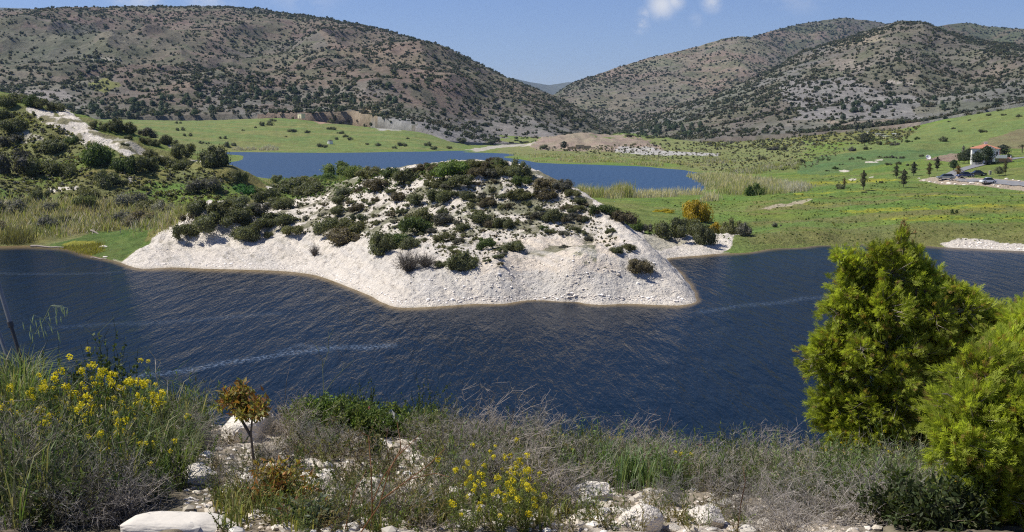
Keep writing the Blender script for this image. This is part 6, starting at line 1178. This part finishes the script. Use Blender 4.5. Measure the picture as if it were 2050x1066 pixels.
# ---- bare brown branching stalks, fennel stalk, twig
def stalk(name, label, cat, base_px, lines, radius, colour, d=None, extra=None):
    q = fhit(*base_px); d = q[1]; A, B, ra, rb2 = [], [], [], []
    for ln_ in lines:
        r0 = radius * ln_[0]; P_ = [np.array(at_d(px, py, d + (dd if False else 0))) for px, py in ln_[1:]]; n = len(P_) - 1
        for i in range(n): P_[i + 1] = P_[i + 1] + [0, .05 * math.sin(i * 2.3 + r0 * 999), 0]
        for i in range(n): A.append(P_[i]); B.append(P_[i + 1]); ra.append(r0 * (1 - .6 * i / n)); rb2.append(r0 * (1 - .6 * (i + 1) / n))
    v, f = segs(np.array(A) - q, np.array(B) - q, ra, rb2, 6); o = put(name, mesh_data(name, v, f, [LEAF], tone=np.full(len(f), .5), smooth=True), loc=tuple(q)); o.color = (*colour, 1); return tag(o, label, cat)
BRS = C(.26, .13, .06)
stalk('bare_stalk', 'tall rusty brown branching stalk over the gravel', 'stalk', (745, 1060), [(1, (745, 1062), (746, 1000), (744, 930), (735, 880), (728, 862)), (.8, (744, 1010), (765, 960), (790, 920), (812, 895)), (.6, (790, 920), (830, 885), (845, 860))], .0035, BRS)
stalk('bare_stalk', 'forked rusty stalk crossing in front of the thorn bush', 'stalk', (720, 1066), [(1, (720, 1070), (760, 1010), (780, 940), (800, 905), (802, 870), (795, 845)), (.9, (765, 1000), (820, 960), (860, 925), (890, 905)), (.6, (820, 960), (870, 955), (900, 948))], .0033, BRS)
stalk('bare_stalk', 'straight dark stalk behind the rusty ones', 'stalk', (778, 1000), [(1, (780, 1000), (779, 940), (776, 880), (774, 862))], .0026, BRS * .5)
stalk('bare_stalk', 'rusty stalk leaning right low over the gravel', 'stalk', (700, 1064), [(1, (690, 1066), (700, 1020), (712, 980), (730, 950))], .003, BRS * .9)
FEN = C(.20, .22, .10)
stalk('fennel_stalk', 'tall thin green stalk forking against the water', 'stalk', (652, 855), [(1, (652, 858), (652, 820), (650, 785), (644, 740), (646, 722), (638, 700)), (.8, (651, 786), (665, 765), (685, 742), (708, 722)), (.7, (646, 735), (656, 705), (660, 675), (668, 660)), (.5, (638, 702), (628, 690), (618, 678)), (.4, (685, 742), (686, 730), (690, 725)), (.4, (657, 700), (650, 690), (640, 682)), (.4, (661, 678), (655, 668), (658, 660))], .0028, FEN)
stalk('dead_twig', 'pale forked dead twig above the yellow flowers', 'twig', (330, 860), [(1, (336, 865), (325, 800), (314, 745), (306, 720), (303, 700)), (.6, (314, 742), (318, 728), (322, 718)), (.5, (312, 730), (306, 722))], .0035, C(.42, .38, .35))
stalk('dead_twig', 'long arching dead twig right of the yellow flowers', 'twig', (350, 880), [(1, (352, 880), (348, 820), (340, 785), (330, 760), (318, 750))], .003, C(.40, .36, .33))
stalk('dead_twig', 'slanting seeded twig right of the sapling', 'twig', (560, 860), [(1, (565, 862), (585, 820), (610, 790), (628, 772))], .003, C(.22, .19, .18))
stalk('dead_twig', 'upright seeded twig above the sapling', 'twig', (560, 855), [(1, (562, 860), (570, 800), (576, 760), (580, 728))], .003, C(.20, .18, .17))
stalk('dead_twig', 'thin pale twig beside the yellow head left of the juniper', 'twig', (1620, 985), [(1, (1620, 988), (1621, 940), (1620, 905)), (.8, (1620, 910), (1640, 909), (1668, 908))], .0025, C(.40, .36, .33))
stalk('bare_stalk', 'dark reddish stalk at the bottom right of the weeds', 'stalk', (1475, 1066), [(1, (1476, 1068), (1484, 1010), (1488, 960), (1492, 940))], .003, BRS * .45)
stalk('bare_stalk', 'wiry brown stalks rising over the water above the right weeds', 'stalk', (1310, 930), [(1, (1312, 932), (1318, 880), (1335, 840), (1345, 820)), (.8, (1310, 900), (1300, 850), (1318, 810)), (.6, (1322, 870), (1306, 826))], .0024, C(.22, .15, .12))
for i, (x0, y0, x1, y1, lab) in enumerate(((1010, 900, 1030, 818, 'bristly upright branch left in the tall thorn bush'), (1058, 905, 1098, 822, 'bristly branch leaning right over the water'), (1080, 915, 1132, 824, 'bristliest branch leaning furthest right over the water'), (880, 880, 886, 815, 'bristly branch above the wedge'), (1000, 900, 1002, 830, 'bristly branch in the middle of the thorn bush'), (1400, 905, 1445, 870, 'bristly twig above the pink flower'))):
    q = fhit(x0, y0); d = q[1]; r = np.random.default_rng(i); a = np.array(at_d(x0, y0, d)); b = np.array(at_d(x1, y1, d)); A, B, ra, rb2 = [], [], [], []; n = 14
    for j in range(n):
        p, p2 = a + (b - a) * j / n, a + (b - a) * (j + 1) / n; A.append(p); B.append(p2); ra.append(.0028 - .0001 * j); rb2.append(.0027 - .0001 * j)
        for _ in range(7): e = unit(r.normal(size=3) + (b - a) * 2); L = r.uniform(.012, .04); A.append(p); B.append(p + e * L); ra.append(.0013); rb2.append(.0007)
    v, f = segs(np.array(A) - a, np.array(B) - a, ra, rb2); o = put('thorny_branch', mesh_data('thorny_branch', v, f, [LEAF], tone=np.full(len(f), .5)), loc=tuple(a)); o.color = (.30, .26, .235, 1); tag(o, lab, 'branch', 'bristly branches')
# wild oat
q = fhit(55, 860); d = q[1]; r = np.random.default_rng(3)
wo_ = empty('wild_oat', tuple(q)); tag(wo_, 'wild oat with hanging pale green spikelets beside the leaning poles', 'wild oat')
st_ = [np.array(at_d(px, py, d)) - q for px, py in ((55, 862), (52, 800), (50, 745), (58, 700), (70, 670), (88, 640), (102, 612))]
v, f = segs(st_[:-1], st_[1:], [.0025] * 6, [.0015] * 6, 5); o = put('stem', mesh_data('stem', v, f, [LEAF], tone=np.full(len(f), .5)), wo_); o.color = (.20, .24, .12, 1)
sv0 = []
for px, py in ((58, 642), (60, 660), (62, 672), (55, 650), (68, 645), (72, 650), (82, 645), (88, 655), (76, 668), (84, 672), (92, 668), (98, 640), (100, 652), (106, 648), (114, 618), (116, 626), (122, 622), (128, 620), (134, 618), (138, 624), (112, 640), (124, 640), (104, 662), (112, 672), (118, 680), (66, 678), (96, 632), (130, 628)):
    p = np.array(at_d(px, py, d)) - q + [0, r.normal(0, .03), 0]; e = unit(np.array([r.normal(.15, .15), 0, -1.])); L = 18 * d / FPX
    a, b = p - e * L / 2, p + e * L / 2; v, f = segs([a, (a + b) / 2], [(a + b) / 2, b], [.0006, .0042], [.0042, .0006], 5)
    att = min(st_[3:], key=lambda s_: np.linalg.norm(s_ - a)); v2, f2 = segs([att], [a], [.0006], [.0005]); V_, F_, T_, _ = merge([(v, f, .6), (v2, f2, .4)])
    o = put('spikelet', mesh_data('spikelet', V_, F_, [LEAF], tone=T_), wo_); o.color = (.36, .42, .27, 1)
# pink flowers
PINKP = C(.62, .16, .33)
for i, (px, py, by, lab) in enumerate(((712, 824, 862, 'pink flower left of two above the green cushion plants'), (738, 819, 862, 'pink flower right of two above the green cushion plants'), (794, 838, 870, 'pink flower touching the limestone wedge'), (1401, 892, 940, 'deep pink flower bud in the right hand weeds'))):
    q = fhit(px, by); d = q[1]; p = np.array(at_d(px, py, d)); t = empty('pink_flower', tuple(q)); tag(t, lab, 'flower', 'pink flowers'); s_ = p - q
    v, f = segs([[0, 0, 0], s_ * .5 + [.004, 0, 0]], [s_ * .5 + [.004, 0, 0], s_], [.0018] * 2, [.0015] * 2, 5); o = put('stem', mesh_data('stem', v, f, [LEAF], tone=np.full(len(f), .5)), t); o.color = (.10, .14, .04, 1)
    n = 14; a = np.arange(n) * 2 * np.pi / n; r0, r1 = (.006, .022) if i < 3 else (.003, .013); rg = np.random.default_rng(i); zz = rg.uniform(.2, .9, n) * r1 * (1.0 if i < 3 else 1.6)
    v = np.concatenate([np.stack([np.stack([np.cos(a + e) * rr, np.sin(a + e) * rr, zz * k_], 1) for e, rr, k_ in ((-.16, r0, 0), (-.14, r1 * .7, .8), (0, r1, 1), (.14, r1 * .7, .8), (.16, r0, 0))], 1).reshape(-1, 3)])
    f = np.arange(n * 5).reshape(-1, 5); o = put('petals', mesh_data('petals', v, f, [LEAF], tone=rg.uniform(.3, .9, n)), t, loc=tuple(s_)); o.rotation_euler = (R(55), R(rg.uniform(-20, 20)), 0); o.color = (*PINKP, 1) if i < 3 else (.55, .06, .22, 1)
    o = put('centre', mesh_data('centre', *[(ico(1)[0] * r0 * 1.2), ico(1)[1]], [LEAF], tone=np.full(20, .5)), t, loc=tuple(s_)); o.color = (.5, .2, .05, 1)
# leaning poles
PGREY = simple('grey_tube', (.22, .23, .235), .45, .4, .3, var=.15, scale=8); PDARK = simple('dark_tube', (.06, .06, .062), .5, .4, .2, var=.2, scale=12)
for i, (pts, col_lab) in enumerate((([(-45, 430), (0, 578), (25, 648), (52, 742), (78, 838)], 'longer grey leaning pole with a collar above the grass'), ([(-40, 560), (0, 655), (14, 690), (33, 738), (60, 842)], 'shorter dark leaning pole left of the longer one'))):
    d = 7.6 + .25 * i; P_ = [np.array(at_d(px, py, d - k * .06)) for k, (px, py) in enumerate(pts)]; b = P_[-1]; t = empty('leaning_pole', tuple(b)); tag(t, col_lab, 'pole'); rad = .0155 if i == 0 else .0145
    dirn = (P_[0] - P_[-1]); j = P_[-1] + dirn * (.46 if i == 0 else .40)
    v, f = segs([j - b], [P_[0] - b], [rad], [rad * 1.0], 14); put('upper_tube', mesh_data('upper_tube', v, f, [PGREY], smooth=True), t)
    v, f = segs([P_[-1] - b - unit(dirn) * .1], [j - b], [rad * .82], [rad * .82], 14); put('lower_tube', mesh_data('lower_tube', v, f, [PDARK], smooth=True), t)
    v, f = segs([j - b - unit(dirn) * .02], [j - b + unit(dirn) * .015], [rad * 1.3], [rad * 1.35], 14); put('collar', mesh_data('collar', v, f, [PDARK], smooth=True), t)

# ---- junipers: sprays of scale-leaved twiglets on real branches
def spray_shape(seed, L=.066, n=9):
    r = np.random.default_rng(seed); v, f = [], []; A = []
    for j in range(n):
        t = j / n; side = 1 if j % 2 else -1; a = side * r.uniform(.35, .75); b0 = np.array([0, 0, L * t * .75]); l = L * (.55 - .3 * t) * r.uniform(.8, 1.2); dv_ = np.array([math.sin(a), r.normal(0, .25), math.cos(a)]); A.append((b0, b0 + dv_ * l))
    A.append((np.zeros(3), np.array([0, 0, L])))
    for (p, q_) in A:
        d_ = unit(q_ - p); s_ = unit(np.cross(d_, [0, 1, .1])) * .0016; k = len(v) * 4; v.append(np.array([p, (p + q_) / 2 + s_ * 1.2, q_, (p + q_) / 2 - s_ * 1.2])); f.append([k, k + 1, k + 2, k + 3])
    return np.concatenate(v), np.array(f)
SPR = [spray_shape(i) for i in range(5)]
def juniper(label, base, height, lobes, seed, n_spray, colr, lean=(0, 0)):
    """lobes: (x, y, z, radius x, radius z) foliage masses relative to the base; branches run from the trunk into each"""
    r = np.random.default_rng(seed); t = empty('juniper_tree', tuple(base)); tag(t, label, 'tree')
    P_ = [np.array([lean[0] * k + r.normal(0, .012), lean[1] * k + r.normal(0, .015), height * k]) for k in np.linspace(0, .74, 9)]; P_[0][:] = (0, 0, -.1)
    tv, tf = segs(P_[:-1], P_[1:], np.linspace(.05, .012, 8), np.linspace(.045, .008, 8), 8); put('trunk', mesh_data('trunk', tv, tf, [BARK], smooth=True), t)
    A, B, ra, rb2 = [], [], [], []; cen, dirs, ton = [], [], []; vol = np.array([l[3] ** 2 * l[4] for l in lobes]) ** .75; cnt = (n_spray * vol / vol.sum()).astype(int)
    for (lx, ly, lz, rx_, rz_), n in zip(lobes, cnt):
        c = np.array([lx, ly, lz]) + r.normal(0, .02, 3); rx_, rz_ = rx_ * .82, rz_ * .78; z0 = max(.08, (lz - rz_ * .6)) ; k = min(8, int(np.searchsorted([p[2] for p in P_], z0))); a0 = P_[min(k, 8)]
        mid_ = (a0 + c) / 2 + r.normal(0, .03, 3); A += [a0, mid_]; B += [mid_, c]; ra += [.014, .009]; rb2 += [.009, .005]
        nt_ = max(12, int(n / 24)); td = unit(r.normal(size=(nt_, 3)) + [0, 0, .35]); tip = c + td * np.array([rx_, rx_, rz_]) * r.uniform(.5, 1.5, nt_)[:, None]
        lt = r.normal(0, .13)
        for q_ in tip:
            m_ = c + (q_ - c) * .5 + r.normal(0, .02, 3); A += [c, m_]; B += [m_, q_]; ra += [.004, .0028]; rb2 += [.0028, .0012]
            ns = 24; tt = r.beta(2.2, .9, ns); pp_ = c + (q_ - c) * tt[:, None] + r.normal(0, .019, (ns, 3)) * (1.25 - .6 * tt[:, None]); cen.append(pp_); dd_ = unit((q_ - c)[None] * 1.3 / max(np.linalg.norm(q_ - c), .01) + [0, 0, .35] + r.normal(0, .40, (ns, 3))); dirs.append(dd_); ton.append(np.clip(r.normal(.40 + lt, .14, ns) + .18 * (tt - .5), 0, 1))
    bv, bf = segs(A, B, ra, rb2, 4); put('branches', mesh_data('branches', bv, bf, [simple('grey_branch', (.27, .23, .19), .9, .1, var=.3, scale=20)]), t)
    cen, dirs, ton = np.concatenate(cen), np.concatenate(dirs), np.concatenate(ton); m = len(cen); X_ = unit(np.cross(dirs, unit(r.normal(size=(m, 3))))); Y_ = np.cross(dirs, X_); s = r.uniform(.55, 1.15, m); w = r.integers(0, 5, m); Vv, Ff, Tt, Cc = [], [], [], []; off = 0
    cv_ = np.where(r.uniform(size=m)[:, None] < .07, C(.30, .20, .07), colr) * r.uniform(.8, 1.2, m)[:, None]
    for k in range(5):
        g = np.nonzero(w == k)[0]; v, f = SPR[k]; Mx = np.stack([X_[g], Y_[g], dirs[g]], 1); vv = np.einsum('pi,gij->gpj', v, Mx) * s[g][:, None, None] + cen[g][:, None]
        Vv.append(vv.reshape(-1, 3)); Ff.append((f[None] + (off + np.arange(len(g)) * len(v))[:, None, None]).reshape(-1, 4)); off += len(g) * len(v); Tt.append(np.repeat(ton[g], len(f))); Cc.append(np.repeat(cv_[g], len(f), 0))
    put('foliage', mesh_data('foliage', np.concatenate(Vv), np.concatenate(Ff), [LEAFJ], tone=np.concatenate(Tt), col={'col': np.concatenate(Cc)}), t); return t
LEAFJ = leaf_mat('juniper_leaf', 'attr', .5)
JC = C(.31, .355, .050)
def lobes_px(base, d, L):
    out = []
    for (px, py, rx_, ry_, dy) in L:
        p = np.array(at_d(px, py, d + dy)) - base; k = (d + dy) / FPX; out.append((p[0], p[1], p[2], rx_ * k, ry_ * k))
    return out
b1 = np.array(at_d(1815, 900, 7.3)); b1[2] = float(zf(b1[0], 7.3))
L1 = [(1790, 545, 52, 52, 0), (1735, 560, 48, 44, .05), (1840, 570, 55, 44, 0), (1760, 620, 80, 60, -.1), (1840, 640, 85, 62, .1), (1700, 640, 62, 52, 0), (1720, 540, 30, 40, 0), (1700, 720, 80, 60, 0), (1660, 745, 62, 42, -.05), (1780, 720, 90, 70, -.15), (1870, 720, 90, 66, 0), (1720, 810, 85, 60, -.1), (1690, 850, 62, 48, 0), (1800, 810, 100, 72, -.2), (1890, 820, 90, 70, 0), (1760, 870, 90, 50, -.1), (1850, 890, 90, 55, 0), (1800, 500, 24, 40, 0), (1925, 640, 52, 52, .15), (1950, 700, 70, 62, .2), (1860, 555, 22, 26, 0), (1690, 590, 32, 32, 0), (1900, 600, 44, 40, .1), (1960, 650, 50, 46, .25), (1905, 590, 24, 30, .1), (1990, 690, 55, 50, .3), (1640, 700, 40, 28, 0), (1625, 725, 26, 18, 0), (1675, 680, 36, 30, 0), (1700, 900, 46, 26, 0), (1755, 500, 24, 30, 0), (1830, 525, 26, 26, 0), (1690, 525, 16, 20, 0), (1870, 640, 34, 34, -.2), (1730, 690, 36, 34, -.25), (1820, 760, 44, 36, -.35), (1950, 800, 60, 60, 0), (1930, 620, 60, 44, 0), (1990, 660, 70, 50, .1), (2040, 665, 70, 60, .2), (1980, 730, 80, 60, .1), (1700, 560, 34, 34, 0), (1680, 620, 34, 30, 0), (1660, 800, 44, 40, 0)]
juniper('tall young juniper with a pointed leader rising in front of the water', b1, 530 * 7.3 / FPX, lobes_px(b1, 7.3, L1), 31, 66000, JC)
b2 = np.array(at_d(1990, 1150, 4.9)); b2[2] = float(zf(b2[0], 4.9))
L2 = [(1960, 760, 80, 62, .2), (2030, 720, 80, 66, .4), (2060, 660, 60, 52, .6), (1940, 830, 85, 62, 0), (2020, 820, 90, 70, 0), (1920, 890, 75, 52, -.1), (1990, 900, 90, 66, -.1), (2070, 880, 80, 72, 0), (1930, 960, 80, 50, -.1), (2000, 980, 90, 62, -.1), (1960, 1030, 75, 55, -.1), (2050, 1040, 90, 66, 0), (2080, 980, 80, 66, 0), (2040, 1110, 100, 66, 0), (2130, 800, 90, 90, .3), (2150, 950, 100, 100, 0)]
juniper('bushy juniper filling the lower right corner in front of the taller one', b2, 330 * 4.9 / FPX, lobes_px(b2, 4.9, L2), 32, 30000, JC * 1.05)
b3 = np.array(at_d(2075, 900, 7.9)); b3[2] = float(zf(b3[0], 7.9))
L3 = [(2045, 680, 62, 60, 0), (2100, 640, 80, 70, 0), (2060, 760, 80, 66, 0), (2140, 740, 90, 80, 0), (2120, 850, 100, 80, 0), (2010, 720, 40, 42, 0)]
juniper('third juniper cut by the right edge of the view', b3, 330 * 7.9 / FPX, lobes_px(b3, 7.9, L3), 33, 12000, JC)
# the leader of the tall juniper: dry brown tip
stalk_pts = [(1, (1795, 500), (1800, 480), (1806, 462), (1804, 448)), (.7, (1800, 482), (1818, 470), (1832, 466)), (.6, (1806, 462), (1812, 452), (1810, 444))]
A, B, ra, rb2 = [], [], [], []
for ln_ in stalk_pts:
    P_ = [np.array(at_d(px, py, 7.3)) - b1 for px, py in ln_[1:]]
    for i in range(len(P_) - 1): A.append(P_[i]); B.append(P_[i + 1]); ra.append(.006 * ln_[0]); rb2.append(.005 * ln_[0])
    for p in P_:
        for _ in range(9): A.append(p); B.append(p + unit(rf_.normal(size=3) + [0, 0, 1.]) * rf_.uniform(.02, .05)); ra.append(.0022); rb2.append(.001)
v, f = segs(A, B, ra, rb2, 5); jt = [o for o in bpy.data.objects if o.name == 'juniper_tree'][0]; o = put('leader', mesh_data('leader', v, f, [LEAF], tone=np.full(len(f), .5)), jt); o.color = (.30, .21, .09, 1)
# unseen juniper added left of the view to shade the lower left corner
b4 = np.array([-3.9, 4.9, float(zf(-3.9, 4.9))]); L4 = [(0, 0, .5, .55, .45), (.2, .1, .9, .5, .45), (-.2, 0, 1.2, .45, .4), (.1, 0, 1.55, .35, .4)]
juniper('unseen juniper added past the left edge of the view to cast shade', b4, 1.9, L4, 34, 5000, JC * .9)

# every member of these groups can be picked out by counting along it
def ordinal(n):
    one = 'first second third fourth fifth sixth seventh eighth ninth tenth eleventh twelfth thirteenth fourteenth fifteenth sixteenth seventeenth eighteenth nineteenth'.split()
    tens = {2: 'twent', 3: 'thirt', 4: 'fort', 5: 'fift'}
    if n < 20: return one[n - 1]
    return tens[n // 10] + 'ieth' if n % 10 == 0 else tens[n // 10] + 'y-' + one[n % 10 - 1]
byg = {}
for o in scene.objects:
    if o.parent is None and 'group' in o and 'label' in o: byg.setdefault((o['group'], o['label']), []).append(o)
for (g, lab), L in byg.items():
    if 1 < len(L) < 60:
        L.sort(key=lambda o: o.location.x / max(o.location.y, .1))
        for i, o in enumerate(L): o['label'] = lab + ', ' + ordinal(i + 1) + ' from the left'
HAZE = 3.2e-5
haze_box()
